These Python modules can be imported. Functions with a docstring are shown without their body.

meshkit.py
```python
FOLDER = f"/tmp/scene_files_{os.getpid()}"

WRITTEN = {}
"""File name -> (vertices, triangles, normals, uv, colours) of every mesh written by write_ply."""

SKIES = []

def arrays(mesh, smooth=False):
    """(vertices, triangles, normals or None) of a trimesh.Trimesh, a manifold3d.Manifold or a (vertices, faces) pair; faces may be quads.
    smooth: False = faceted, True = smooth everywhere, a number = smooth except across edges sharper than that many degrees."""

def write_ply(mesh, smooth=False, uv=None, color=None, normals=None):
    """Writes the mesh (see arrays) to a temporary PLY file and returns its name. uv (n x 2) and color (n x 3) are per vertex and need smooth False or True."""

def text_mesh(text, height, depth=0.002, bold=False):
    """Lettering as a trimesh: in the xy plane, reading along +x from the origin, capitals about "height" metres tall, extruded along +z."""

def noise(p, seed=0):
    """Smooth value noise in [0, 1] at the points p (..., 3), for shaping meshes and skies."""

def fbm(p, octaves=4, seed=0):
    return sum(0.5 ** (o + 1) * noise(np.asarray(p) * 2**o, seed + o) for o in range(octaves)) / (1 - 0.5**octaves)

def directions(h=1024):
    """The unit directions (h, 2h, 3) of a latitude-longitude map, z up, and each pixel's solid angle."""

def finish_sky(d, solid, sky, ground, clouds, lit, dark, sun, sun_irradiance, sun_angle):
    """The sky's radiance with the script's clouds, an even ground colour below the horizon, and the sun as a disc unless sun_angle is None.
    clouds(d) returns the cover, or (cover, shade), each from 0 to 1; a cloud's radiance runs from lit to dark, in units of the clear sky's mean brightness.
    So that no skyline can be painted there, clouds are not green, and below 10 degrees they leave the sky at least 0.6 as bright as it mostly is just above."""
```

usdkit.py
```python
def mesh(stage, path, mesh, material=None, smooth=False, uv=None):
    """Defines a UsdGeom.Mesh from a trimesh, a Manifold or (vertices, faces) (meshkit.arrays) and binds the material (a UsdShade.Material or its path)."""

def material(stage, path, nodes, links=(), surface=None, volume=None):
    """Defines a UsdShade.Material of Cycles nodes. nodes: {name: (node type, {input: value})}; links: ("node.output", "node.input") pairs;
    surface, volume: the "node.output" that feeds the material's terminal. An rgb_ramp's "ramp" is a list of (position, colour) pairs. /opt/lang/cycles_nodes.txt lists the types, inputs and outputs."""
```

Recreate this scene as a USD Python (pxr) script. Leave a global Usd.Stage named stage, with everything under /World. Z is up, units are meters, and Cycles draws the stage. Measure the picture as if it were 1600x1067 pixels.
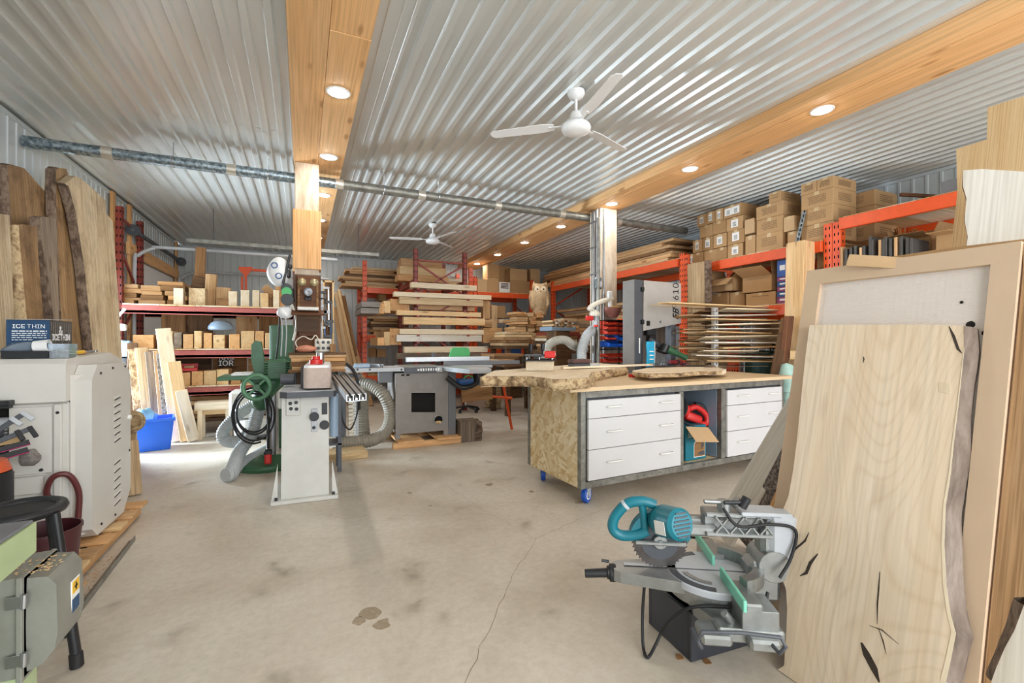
import math, random
import numpy as np, trimesh, usdkit, meshkit
from pxr import Usd, UsdGeom, UsdLux, UsdShade, Gf, Sdf, Vt

stage = Usd.Stage.CreateInMemory()
UsdGeom.SetStageUpAxis(stage, 'Z'); UsdGeom.SetStageMetersPerUnit(stage, 1.0)
UsdGeom.Xform.Define(stage, '/World'); UsdGeom.Scope.Define(stage, '/World/Looks')
rnd = random.Random(7)

# ---------------------------------------------------------------- camera, lights, exposure
FPX, CX, CY, CAMH = 712.0, 800.0, 533.5, 1.22
YAW = math.atan(327 / 712.0); S, C = math.sin(YAW), math.cos(YAW)
FWD, RGT, UPV = np.array([S, C, 0]), np.array([C, -S, 0]), np.array([0, 0, 1.0])
EYE = np.array([0, 0, CAMH])
cam = UsdGeom.Camera.Define(stage, '/World/camera')
cam.CreateHorizontalApertureAttr(36.0); cam.CreateVerticalApertureAttr(36.0 * 1067 / 1600)
cam.CreateFocalLengthAttr(36.0 * FPX / 1600); cam.CreateClippingRangeAttr(Gf.Vec2f(0.05, 200))
cam.CreateExposureAttr(0.30)
cam.AddTransformOp().Set(Gf.Matrix4d(C, -S, 0, 0, 0, 0, 1, 0, -S, -C, 0, 0, 0, 0, CAMH, 1))

def rect_light(name, w, h, loc, rot, color, intensity):
    l = UsdLux.RectLight.Define(stage, '/World/' + name)
    l.CreateWidthAttr(w); l.CreateHeightAttr(h); l.CreateColorAttr(Gf.Vec3f(*color)); l.CreateIntensityAttr(intensity)
    l.AddTranslateOp().Set(Gf.Vec3d(*loc)); l.AddRotateXYZOp().Set(Gf.Vec3f(*rot))
# daylight entering through the two open overhead doors behind the photographer
rect_light('daylight_near_door', 5.6, 2.7, (2.2, -2.4, 1.45), (90, 0, 0), (0.93, 0.97, 1.0), 3.8)
# daylight outside the open side door in the left wall
rect_light('daylight_side_door', 1.9, 2.0, (-3.1, 7.25, 1.1), (90, 0, -118), (0.72, 0.87, 1.0), 64.0)
dome = UsdLux.DomeLight.Define(stage, '/World/sky'); dome.CreateIntensityAttr(0.9); dome.CreateColorAttr(Gf.Vec3f(0.86, 0.93, 1.0))
LAMP_POWER = 150.0

# ---------------------------------------------------------------- pixels of the photograph to points in the room
def ray(px, py): return FWD + RGT * ((px - CX) / FPX) + UPV * ((CY - py) / FPX)
def onz(px, py, z=0.0):
    r = ray(px, py); return EYE + r * ((z - CAMH) / r[2])
def onY(px, py, Y):
    r = ray(px, py); return EYE + r * (Y / r[1])
def onX(px, py, X):
    r = ray(px, py); return EYE + r * (X / r[0])
def onP(px, py, p, n):
    r = ray(px, py); p, n = np.asarray(p, float), np.asarray(n, float); return EYE + r * (np.dot(p - EYE, n) / np.dot(r, n))
def FY(x0, x1, y0, y1, Y):
    xm, ym = (x0 + x1) / 2, (y0 + y1) / 2
    return onY(x0, ym, Y)[0], onY(x1, ym, Y)[0], onY(xm, y1, Y)[2], onY(xm, y0, Y)[2]
def FX(x0, x1, y0, y1, X):
    xm, ym = (x0 + x1) / 2, (y0 + y1) / 2
    a, b = onX(x0, ym, X)[1], onX(x1, ym, X)[1]
    return min(a, b), max(a, b), onX(xm, y1, X)[2], onX(xm, y0, X)[2]

# ---------------------------------------------------------------- meshes
V3 = lambda *a: np.array(a, float)
def unit(v): v = np.asarray(v, float); return v / np.linalg.norm(v)
def TR(x=0, y=0, z=0): m = np.eye(4); m[:3, 3] = (x, y, z); return m
def RZ(d): return trimesh.transformations.rotation_matrix(math.radians(d), [0, 0, 1])
def RX(d): return trimesh.transformations.rotation_matrix(math.radians(d), [1, 0, 0])
def RY(d): return trimesh.transformations.rotation_matrix(math.radians(d), [0, 1, 0])
def frame(o, x, z):
    x = unit(x); z = np.asarray(z, float); y = unit(np.cross(z, x)); z = np.cross(x, y)
    m = np.eye(4); m[:3, 0], m[:3, 1], m[:3, 2], m[:3, 3] = x, y, z, o; return m
def mv(m, M): m = m.copy(); m.apply_transform(M); return m
def J(*ms):
    out = []
    for m in ms: out += list(m) if isinstance(m, (list, tuple)) else [m]
    return trimesh.util.concatenate(out)
_sg = np.array([[a, b, c] for a in (-1, 1) for b in (-1, 1) for c in (-1, 1)], float)
_cb = np.concatenate([_sg * 1.0 - np.eye(3)[k] * _sg * 0.1 for k in range(3)])
_h = trimesh.convex.convex_hull(np.concatenate([_sg * (np.ones(3) * 0.9 + np.eye(3)[k] * 0.1) for k in range(3)]))
_ids = np.array([np.argmin([np.abs(v - np.concatenate([_sg * (np.ones(3) * 0.9 + np.eye(3)[k] * 0.1) for k in range(3)])[j]).sum() for j in range(24)]) for v in _h.vertices])
_CF = _ids[_h.faces]
def box(sx, sy, sz, c=(0, 0, 0), b=0.002):
    h = np.array([sx, sy, sz]) / 2; b = min(b, h.min() * 0.45)
    v = np.concatenate([_sg * (h - b + np.eye(3)[k] * b) for k in range(3)]) + np.asarray(c)
    return trimesh.Trimesh(v, _CF, process=False)
def bx(x0, x1, y0, y1, z0, z1, b=0.002): return box(abs(x1 - x0), abs(y1 - y0), abs(z1 - z0), ((x0 + x1) / 2, (y0 + y1) / 2, (z0 + z1) / 2), b)
def cyl(p0, p1, r, n=16, r1=None, b=None):
    p0, p1 = np.asarray(p0, float), np.asarray(p1, float); L = np.linalg.norm(p1 - p0); r1 = r if r1 is None else r1
    b = min(0.002, r * .2, L * .2) if b is None else b
    return mv(lathe([(0, 0), (r - b, 0), (r, b), (r1, L - b), (r1 - b, L), (0, L)], n), frame(p0, (V3(1, 0, 0) if abs(unit(p1 - p0)[0]) < .9 else V3(0, 1, 0)) - unit(p1 - p0) * (V3(1, 0, 0) if abs(unit(p1 - p0)[0]) < .9 else V3(0, 1, 0)).dot(unit(p1 - p0)), p1 - p0) @ np.eye(4))
def lathe(prof, n=24):
    prof = np.asarray(prof, float); k = len(prof); a = np.linspace(0, 2 * np.pi, n, endpoint=False)
    v = np.stack([np.outer(np.cos(a), prof[:, 0]), np.outer(np.sin(a), prof[:, 0]), np.tile(prof[:, 1], (n, 1))], -1).reshape(-1, 3)
    f = []
    for i in range(n):
        j = (i + 1) % n
        for q in range(k - 1):
            A, B, D, E = i * k + q, j * k + q, j * k + q + 1, i * k + q + 1
            if prof[q, 0] > 1e-9: f.append((A, B, D))
            if prof[q + 1, 0] > 1e-9: f.append((A, D, E))
    return trimesh.Trimesh(v, f, process=False)
def smoothpath(pts, n=8):
    pts = np.asarray(pts, float)
    if len(pts) < 3: return pts
    P = np.vstack([2 * pts[0] - pts[1], pts, 2 * pts[-1] - pts[-2]]); out = []
    for i in range(1, len(P) - 2):
        for t in np.linspace(0, 1, n, endpoint=False):
            out.append(0.5 * (2 * P[i] + (P[i + 1] - P[i - 1]) * t + (2 * P[i - 1] - 5 * P[i] + 4 * P[i + 1] - P[i + 2]) * t * t + (3 * P[i] - P[i - 1] - 3 * P[i + 1] + P[i + 2]) * t ** 3))
    return np.vstack([out, pts[-1:]])
def tube(pts, r, n=8, sm=6, ribs=None, cap=True):
    pts = smoothpath(pts, sm) if sm else np.asarray(pts, float)
    if ribs:  # ribbed hose: resample, alternate the radius
        d = np.concatenate([[0], np.cumsum(np.linalg.norm(np.diff(pts, axis=0), axis=1))]); m = max(4, int(d[-1] / ribs) * 2)
        q = np.linspace(0, d[-1], m); pts = np.stack([np.interp(q, d, pts[:, i]) for i in range(3)], 1)
    m = len(pts); rr = np.broadcast_to(r, m).astype(float).copy()
    if ribs: rr[1::2] *= 0.9
    T = np.gradient(pts, axis=0); T /= np.maximum(np.linalg.norm(T, axis=1, keepdims=True), 1e-9)
    u = np.cross(T[0], [0, 0, 1.0]); u = unit(u) if np.linalg.norm(u) > 1e-3 else V3(1, 0, 0)
    vs = []; a = np.linspace(0, 2 * np.pi, n, endpoint=False)
    for i in range(m):
        u = unit(u - T[i] * u.dot(T[i])); w = np.cross(T[i], u)
        vs.append(pts[i] + rr[i] * (np.outer(np.cos(a), u) + np.outer(np.sin(a), w)))
    v = np.vstack(vs); f = []
    for i in range(m - 1):
        for j in range(n):
            k = (j + 1) % n; A, B, D, E = i * n + j, i * n + k, (i + 1) * n + k, (i + 1) * n + j
            f += [(A, B, D), (A, D, E)]
    if cap:
        v = np.vstack([v, pts[:1], pts[-1:]]); c0 = m * n
        for j in range(n):
            k = (j + 1) % n; f += [(c0, k, j), (c0 + 1, (m - 1) * n + j, (m - 1) * n + k)]
    return trimesh.Trimesh(v, f, process=False)
def prism(poly, h, bev=0.0):
    """polygon in xy, extruded 0..h along z"""
    from shapely.geometry import Polygon
    p = Polygon(poly).buffer(0)
    if bev:
        q = p.buffer(-bev, join_style=2)
        if q.geom_type == 'Polygon' and len(q.exterior.coords) == len(p.exterior.coords):
            pass
    return trimesh.creation.extrude_polygon(p, h, engine='earcut')
def prismX(poly, x0, x1):   # polygon given in (y, z), extruded along x
    m = prism(poly, x1 - x0); M = np.array([[0, 0, 1, x0], [1, 0, 0, 0], [0, 1, 0, 0], [0, 0, 0, 1.0]]); return mv(m, M)
def prismY(poly, y0, y1):   # polygon given in (x, z), extruded along y
    m = prism(poly, y1 - y0); M = np.array([[1, 0, 0, 0], [0, 0, -1, y1], [0, 1, 0, 0], [0, 0, 0, 1.0]]); return mv(m, M)
def arc(cx, cy, r, a0, a1, n=10): return [(cx + r * math.cos(math.radians(a)), cy + r * math.sin(math.radians(a))) for a in np.linspace(a0, a1, n)]
def rrect(w, h, r, n=5, cx=0, cy=0):
    w, h = w / 2, h / 2; return arc(cx + w - r, cy + h - r, r, 0, 90, n) + arc(cx - w + r, cy + h - r, r, 90, 180, n) + arc(cx - w + r, cy - h + r, r, 180, 270, n) + arc(cx + w - r, cy - h + r, r, 270, 360, n)
def sweep_strip(poly, p0, p1, up=(0, 0, 1)):
    """a constant section (y, z) swept from p0 to p1"""
    L = np.linalg.norm(np.asarray(p1, float) - np.asarray(p0, float)); return mv(prismX(poly, 0, L), frame(p0, np.asarray(p1, float) - np.asarray(p0, float), up))
def ell(c, r, sub=2): m = trimesh.creation.icosphere(sub, 1.0); m.vertices = m.vertices * np.asarray(r) + np.asarray(c); return m
def ring(c, R, r, M=None, n=24, k=8):
    a = np.linspace(0, 2 * np.pi, k, endpoint=False); prof = [(R + r * math.cos(x), r * math.sin(x)) for x in a] ; prof.append(prof[0])
    m = lathe(prof, n); m = mv(m, M) if M is not None else m; return mv(m, TR(*c))
def wobble(m, amp, freq, seed=0):
    m = m.copy(); v = np.array(m.vertices); m.vertices = v + amp * (np.stack([meshkit.noise(v * freq + 13 * k, seed + k) for k in range(3)], -1) - .5) * 2; return m

# ---------------------------------------------------------------- prims
_names, WM = {}, {'/World': np.eye(4)}
def uniq(parent, name):
    k = (parent, name); n = _names.get(k, 0); _names[k] = n + 1
    return f'{parent}/{name}' if n == 0 else f'{parent}/{name}_{n:03d}'
def setx(prim, M): UsdGeom.Xformable(prim).AddTransformOp().Set(Gf.Matrix4d(*[float(x) for x in np.asarray(M).T.ravel()]))
def tag(prim, **kw):
    for k, v in kw.items():
        if v: prim.SetCustomDataByKey({'cat': 'category'}.get(k, k), v)
class Thing:
    def __init__(s, name, label, cat, loc=(0, 0, 0), rz=0, group=None, M=None, kind=None):
        s.path = uniq('/World', name); s.M = TR(*loc) @ RZ(rz) if M is None else np.asarray(M); WM[s.path] = s.M
        s.prim = UsdGeom.Xform.Define(stage, s.path).GetPrim(); setx(s.prim, s.M); tag(s.prim, label=label, cat=cat, group=group, kind=kind)
    def part(s, name, mesh, mat, M=None, label=None, smooth=False, world=False, under=None, kind=None):
        """M places the mesh's own frame in the thing's frame (in the world's with world=True)"""
        up = under or s.path; path = uniq(up, name); M = np.eye(4) if M is None else M
        W = M if world else s.M @ M; WM[path] = W
        g = usdkit.mesh(stage, path, mesh, mat, smooth)
        L = np.linalg.inv(WM[up]) @ W
        if np.abs(L - np.eye(4)).max() > 1e-9: setx(g.GetPrim(), L)
        tag(g.GetPrim(), label=label, kind=kind); return path
def solo(name, label, cat, mesh, mat, M=None, group=None, smooth=False, kind=None):
    path = uniq('/World', name); g = usdkit.mesh(stage, path, mesh, mat, smooth); M = np.eye(4) if M is None else M
    setx(g.GetPrim(), M); WM[path] = M; tag(g.GetPrim(), label=label, cat=cat, group=group, kind=kind); return path
def dup(t, label, M, group=None):
    path = uniq('/World', t.path.split('/')[-1]); p = UsdGeom.Xform.Define(stage, path).GetPrim()
    p.GetReferences().AddInternalReference(t.path); p.SetInstanceable(True)
    UsdGeom.Xformable(p).ClearXformOpOrder(); UsdGeom.Xformable(p).AddTransformOp(opSuffix='at').Set(Gf.Matrix4d(*[float(x) for x in np.asarray(M).T.ravel()]))
    tag(p, label=label, group=group); return path
ORD = 'first second third fourth fifth sixth seventh eighth ninth tenth eleventh twelfth thirteenth fourteenth fifteenth sixteenth seventeenth eighteenth nineteenth twentieth'.split()

# a timber: its own frame has x along the grain
def GRAIN(c, size, axis):
    """(size along own axes, matrix) of an axis-aligned block whose grain runs along the world axis"""
    sx, sy, sz = size
    if axis == 'x': return (sx, sy, sz), TR(*c)
    if axis == 'y': return (sy, sx, sz), TR(*c) @ RZ(90)
    return (sz, sy, sx), TR(*c) @ RY(-90)
def timber(name, label, cat, x0, x1, y0, y1, z0, z1, mat, grain='x', group=None, rz=0, tilt=0, b=0.003):
    sz, M = GRAIN(((x0 + x1) / 2, (y0 + y1) / 2, (z0 + z1) / 2), (abs(x1 - x0), abs(y1 - y0), abs(z1 - z0)), grain)
    c = TR(*M[:3, 3]); M = c @ RZ(rz) @ RY(tilt) @ np.linalg.inv(c) @ M
    return solo(name, label, cat, box(*sz, b=b), mat, M, group)
def plank(name, label, p0, p1, w, t, up, mat, cat='plank', group=None, warp=0.0, b=0.003):
    p0, p1 = np.asarray(p0, float), np.asarray(p1, float); L = np.linalg.norm(p1 - p0); m = box(L, w, t, b=b)
    return solo(name, label, cat, m, mat, frame((p0 + p1) / 2, p1 - p0, up), group)
# ---------------------------------------------------------------- materials
_mats = {}
def srgb(r, g=None, b=None):
    if g is None: r, g, b = (r >> 16) & 255, (r >> 8) & 255, r & 255
    return tuple((x / 255 / 12.92) if x / 255 <= .04045 else ((x / 255 + .055) / 1.055) ** 2.4 for x in (r, g, b))
def mul(c, k): return tuple(x * k for x in c)
def mat(key, nodes, links, surface='p.BSDF'):
    if key not in _mats: _mats[key] = usdkit.material(stage, '/World/Looks/' + key, nodes, links, surface=surface)
    return _mats[key]
def paint(key, col, rough=0.45, metal=0.0, dirt=0.12, scale=9.0, spec=0.5, bump=0.0, coat=0.0):
    if isinstance(col, int): col = srgb(col)
    n = {'t': ('texture_coordinate', {}), 'n': ('noise_texture', {'scale': scale, 'detail': 5.0, 'roughness': 0.65}),
         'r': ('rgb_ramp', {'ramp': [(0.3, mul(col, 1 - dirt)), (0.7, mul(col, 1 + dirt * .4))]}),
         'p': ('principled_bsdf', {'roughness': rough, 'metallic': metal, 'specular_ior_level': spec, 'coat_weight': coat})}
    l = [('t.object', 'n.vector'), ('n.fac', 'r.fac'), ('r.color', 'p.base_color')]
    if bump:
        n['b'] = ('bump', {'strength': bump, 'distance': 0.004}); l += [('n.fac', 'b.height'), ('b.normal', 'p.normal')]
    return mat(key, n, l)
def wood(key, light, dark, rough=0.62, across=11.0, along=0.9, fine=0.35, var=0.16, rings=0.0, knots=0.5, weather=0):
    """x of the mesh is the grain's direction; every mesh draws its own piece of grain"""
    if isinstance(light, int): light = srgb(light)
    if isinstance(dark, int): dark = srgb(dark)
    n = {'t': ('texture_coordinate', {}), 'o': ('object_info', {}), 'ro': ('math', {'math_type': 'multiply', 'value2': 57.0}),
         'cv': ('combine_xyz', {}), 'ad': ('vector_math', {'math_type': 'add'}),
         'm1': ('mapping', {'scale': (along, across, across)}), 'n1': ('noise_texture', {'scale': 1.0, 'detail': 4.0, 'roughness': 0.55, 'distortion': 0.7}),
         'm2': ('mapping', {'scale': (along * 3, across * 16, across * 16)}), 'n2': ('noise_texture', {'scale': 1.0, 'detail': 2.0}),
         'r1': ('rgb_ramp', {'ramp': [(0.25, dark), (0.45, mul(tuple((a + b) / 2 for a, b in zip(light, dark)), 1.05)), (0.62, light), (0.8, mul(light, 1.07))]}),
         'r2': ('rgb_ramp', {'ramp': [(0.35, (1 - fine, 1 - fine * 1.05, 1 - fine * 1.15)), (0.6, (1, 1, 1))]}),
         'mx': ('mix_color', {'blend_type': 'multiply', 'fac': 1.0}),
         'mk': ('mapping', {'scale': (2.2, 7.0, 7.0)}), 'vk': ('voronoi_texture', {'scale': 1.0, 'randomness': 1.0}), 'rk': ('rgb_ramp', {'ramp': [(0.0, (1 - knots, 1 - knots * 1.15, 1 - knots * 1.25)), (0.10, (1 - knots * .7, 1 - knots * .85, 1 - knots)), (0.17, (1, 1, 1))]}), 'mxk': ('mix_color', {'blend_type': 'multiply', 'fac': 1.0}),
         'vr': ('map_range', {'from_min': 0.0, 'from_max': 1.0, 'to_min': 1 - var, 'to_max': 1 + var * .6}), 'h': ('hsv', {}),
         'b': ('bump', {'strength': 0.25, 'distance': 0.002}), 'p': ('principled_bsdf', {'roughness': rough, 'specular_ior_level': 0.3})}
    l = [('o.random', 'ro.value1'), ('ro.value', 'cv.x'), ('ro.value', 'cv.y'), ('t.object', 'ad.vector1'), ('cv.vector', 'ad.vector2'),
         ('ad.vector', 'm1.vector'), ('m1.vector', 'n1.vector'), ('ad.vector', 'm2.vector'), ('m2.vector', 'n2.vector'), ('n1.fac', 'r1.fac'), ('n2.fac', 'r2.fac'),
         ('r1.color', 'mx.a'), ('r2.color', 'mx.b'), ('ad.vector', 'mk.vector'), ('mk.vector', 'vk.vector'), ('vk.distance', 'rk.fac'), ('mx.result', 'mxk.a'), ('rk.color', 'mxk.b'),
         ('o.random', 'vr.value'), ('vr.result', 'h.value'), ('mxk.result', 'h.color'), ('h.color', 'p.base_color'),
         ('n2.fac', 'b.height'), ('b.normal', 'p.normal')]
    if rings:   # flat-sawn cathedral figure
        n['mr'] = ('mapping', {'scale': (0.30, 1.25, 1.0)}); n['nr'] = ('noise_texture', {'scale': 2.3, 'detail': 1.0, 'distortion': 0.4})
        n['mm'] = ('math', {'math_type': 'multiply', 'value2': rings}); n['fr'] = ('math', {'math_type': 'pingpong', 'value2': 1.0})
        n['rr'] = ('rgb_ramp', {'ramp': [(0.0, (.94, .91, .87)), (0.4, (1, 1, 1)), (1.0, (1, 1, 1))]}); n['mz'] = ('mix_color', {'blend_type': 'multiply', 'fac': 1.0})
        l = [x for x in l if x[0] != 'h.color'] + [('ad.vector', 'mr.vector'), ('mr.vector', 'nr.vector'), ('nr.fac', 'mm.value1'), ('mm.value', 'fr.value1'), ('fr.value', 'rr.fac'), ('h.color', 'mz.a'), ('rr.color', 'mz.b'), ('mz.result', 'p.base_color')]
    if weather:
        n['nw'] = ('noise_texture', {'scale': 2.6, 'detail': 6.0, 'roughness': .7, 'distortion': .4}); n['rw'] = ('rgb_ramp', {'ramp': [(.36, (1 - weather, 1 - weather * 1.08, 1 - weather * 1.15)), (.52, (1, 1, 1))]}); n['mw'] = ('mix_color', {'blend_type': 'multiply', 'fac': 1.0})
        l = [x for x in l if x[0] != 'h.color'] + [('ad.vector', 'nw.vector'), ('nw.fac', 'rw.fac'), ('h.color', 'mw.a'), ('rw.color', 'mw.b'), ('mw.result', 'p.base_color')]
    return mat(key, n, l)
def glow(key, col, strength): return mat(key, {'p': ('emission', {'color': col, 'strength': strength})}, [], surface='p.emission')
def blotch(key, cols, scale, rough=0.8, metal=0.0, vec=(1, 1, 1), detail=6.0, bump=0.5, dist=0.01, distort=0.3):
    cols = [(p, srgb(c) if isinstance(c, int) else c) for p, c in cols]
    return mat(key, {'t': ('texture_coordinate', {}), 'o': ('object_info', {}), 'ro': ('math', {'math_type': 'multiply', 'value2': 31.0}), 'cv': ('combine_xyz', {}), 'ad': ('vector_math', {'math_type': 'add'}),
                     'm': ('mapping', {'scale': vec}), 'n': ('noise_texture', {'scale': scale, 'detail': detail, 'roughness': 0.65, 'distortion': distort}), 'r': ('rgb_ramp', {'ramp': cols}),
                     'b': ('bump', {'strength': bump, 'distance': dist}), 'p': ('principled_bsdf', {'roughness': rough, 'metallic': metal})},
               [('o.random', 'ro.value1'), ('ro.value', 'cv.x'), ('ro.value', 'cv.y'), ('t.object', 'ad.vector1'), ('cv.vector', 'ad.vector2'), ('ad.vector', 'm.vector'), ('m.vector', 'n.vector'), ('n.fac', 'r.fac'), ('r.color', 'p.base_color'), ('n.fac', 'b.height'), ('b.normal', 'p.normal')])

PINE = wood('pine', 0xE8C89A, 0xD4AA74, across=9, knots=.45, fine=.25)
PINE_W = wood('pine_whitewashed', 0xF2E2C8, 0xE0C8A2, across=9, knots=.4, fine=.15)
PINE_O = wood('pine_orange', 0xE3B481, 0xD09A60, across=8, knots=.5, fine=.25)
BEAMW = wood('beam_fir', 0xEABB86, 0xDDA970, across=5, along=.5, knots=.45, var=.07, fine=.2)
TAN = wood('tan_lumber', 0xD8B084, 0xB48756, across=12)
BROWN = wood('brown_lumber', 0xA57B50, 0x6E4B2C, across=12)
DARKW = wood('dark_lumber', 0x77573A, 0x3F2B1B, across=12)
GREYW = wood('weathered_lumber', 0x9C8A78, 0x5D5046, across=14, fine=.4)
GREYPL = wood('grey_board', 0x8C8580, 0x736C68, across=8, knots=.1)
SLABW = wood('pale_slab', 0xDCC19A, 0xB18F66, across=7, along=.6, knots=.3)
SLABA = wood('aged_pale_slab', 0xDCC8A8, 0xBFA27C, across=7, along=.6, knots=.3, weather=.3)
SLABB = wood('aged_brown_slab', 0xB8946A, 0x85643F, across=7, along=.6, knots=.3, weather=.45)
ASH = wood('ash_slab', 0xECDAC2, 0xE0C8A8, across=5, along=.5, fine=.12, var=.03, rings=64.0, knots=.15, rough=.5)
WHITESLAB = wood('white_slab', 0xE9E4DA, 0xCFC4B2, across=6, along=.6, fine=.15, knots=.3)
VENEER = wood('veneer_board', 0xD9B98C, 0xC59E6C, across=16, along=.7, fine=.2, knots=.1)
WALNUT = wood('old_oak', 0x7A4F33, 0x4A2C1B, across=14, knots=.1)
MDF = paint('mdf', 0xD8BD96, .6, dirt=.06)
PLY = wood('plywood', 0xDDBF92, 0xC9A673, across=5, knots=.15)
DOORV = wood('brown_door_veneer', 0xC09A72, 0xA98259, across=10, knots=.1)
BARK = blotch('bark', [(.3, 0x3B2F27), (.48, 0x6B5748), (.6, 0x8D7967), (.75, 0x4D4037)], 22, .9, vec=(.5, 1, 1), bump=1.0, dist=.02)
BARKSM = blotch('smooth_bark', [(.3, 0x54463C), (.5, 0x75665A), (.7, 0x8E8075)], 20, .85, vec=(.3, 1, 1), bump=.7, dist=.01)
BARKPALE = blotch('pale_bark', [(.3, 0x54402C), (.45, 0x8E7150), (.58, 0xCDB38A), (.72, 0x6E5538)], 16, .85, vec=(.6, 1, 1), bump=1.0, dist=.015)
BARKGREY = blotch('grey_bark', [(.35, 0x3A3634), (.5, 0x6E6660), (.62, 0x9A9088), (.75, 0x4B4541)], 45, .9, bump=1.0)
CARD = paint('cardboard', 0xB8946A, .75, dirt=.08, scale=5, spec=.2)
CARD2 = paint('cardboard_dark', 0xA9855C, .75, dirt=.1, scale=6, spec=.2)
CARD3 = paint('cardboard_light', 0xC7A67E, .75, dirt=.08, scale=5, spec=.2)
TAPE = paint('packing_tape', 0xC8AE84, .3, dirt=.05)
PAPER = paint('paper', 0xE8E6E0, .6, dirt=.03)
INK = paint('print_ink', 0x4B3B2C, .7, dirt=.02)
INKC = paint('carton_print', 0x8A6C4B, .75, dirt=.02)
INKB = paint('black_ink', 0x1A1A1C, .6, dirt=.02)
WHITEINK = paint('white_ink', 0xEDEDED, .6, dirt=.02)
ORANGE = paint('orange_steel', 0xE2551F, .38, dirt=.12, scale=14)
ORANGE_D = paint('red_orange_steel', 0xC8431F, .42, dirt=.15, scale=14)
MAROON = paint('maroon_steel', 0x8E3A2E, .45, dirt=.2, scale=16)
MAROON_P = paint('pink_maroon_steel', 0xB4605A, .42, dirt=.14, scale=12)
HOLE = paint('dark_hole', 0x15110F, .9, dirt=.02)
BLACK = paint('black_plastic', 0x1E1F22, .42, dirt=.25)
BLACKM = paint('black_melamine', 0x33343A, .4, dirt=.25, scale=6)
RUBBER = paint('black_rubber', 0x1C1B1C, .6, dirt=.2)
DGREY = paint('dark_grey_steel', 0x4B4E54, .45, dirt=.18)
GREY = paint('machine_grey', 0x8D8782, .5, dirt=.12)
MGREY = paint('mid_grey_steel', 0x6F7074, .45, dirt=.12)
LGREY = paint('light_grey_steel', 0xB9BCC0, .4, dirt=.1)
CAST = paint('cast_aluminium', 0x9C9E9C, .38, .75, dirt=.18, scale=20)
STEEL = paint('bare_steel', 0xA9AAAC, .3, .9, dirt=.15, scale=12)
CHROME = paint('chrome', 0xD8D8DA, .12, 1.0, dirt=.04)
ALU = paint('aluminium_extrusion', 0xBDBFC1, .32, .7, dirt=.08)
CREAM = paint('cream_enamel', 0xD2CEC6, .35, dirt=.06, scale=4)
WHITE = paint('white_enamel', 0xE9E9E8, .35, dirt=.03)
WHITEM = paint('white_melamine', 0xD0CECD, .3, dirt=.03, scale=3)
SANDERW = paint('grey_white_enamel', 0xCDCBC4, .4, dirt=.09, scale=5)
GREEN = paint('machine_green', 0x3E6A4A, .4, dirt=.2)
GREENL = paint('handwheel_green', 0x5E8F6C, .35, dirt=.15)
DOORG = paint('bandsaw_door_grey', 0xABA7A2, .45, dirt=.06)
LGREEN = paint('pale_green_enamel', 0xA5B488, .45, dirt=.14, scale=8)
OLIVE = paint('grey_hammered_enamel', 0x8A8A80, .4, dirt=.18, scale=7, metal=.2)
BGREEN = paint('bright_green_plastic', 0x3FA95A, .4, dirt=.06)
MINT = paint('mint_paint', 0x7CC9AE, .45, dirt=.1)
TEAL = paint('teal_plastic', 0x11707F, .36, dirt=.1)
TEALBOX = paint('teal_carton', 0x0E6F80, .5, dirt=.05)
CYAN = paint('cyan_box', 0x1FA5CF, .5, dirt=.05)
BLUE = paint('blue_plastic', 0x1560D8, .35, dirt=.06)
BLUED = paint('blue_drum', 0x1A4F8C, .4, dirt=.12)
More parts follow.
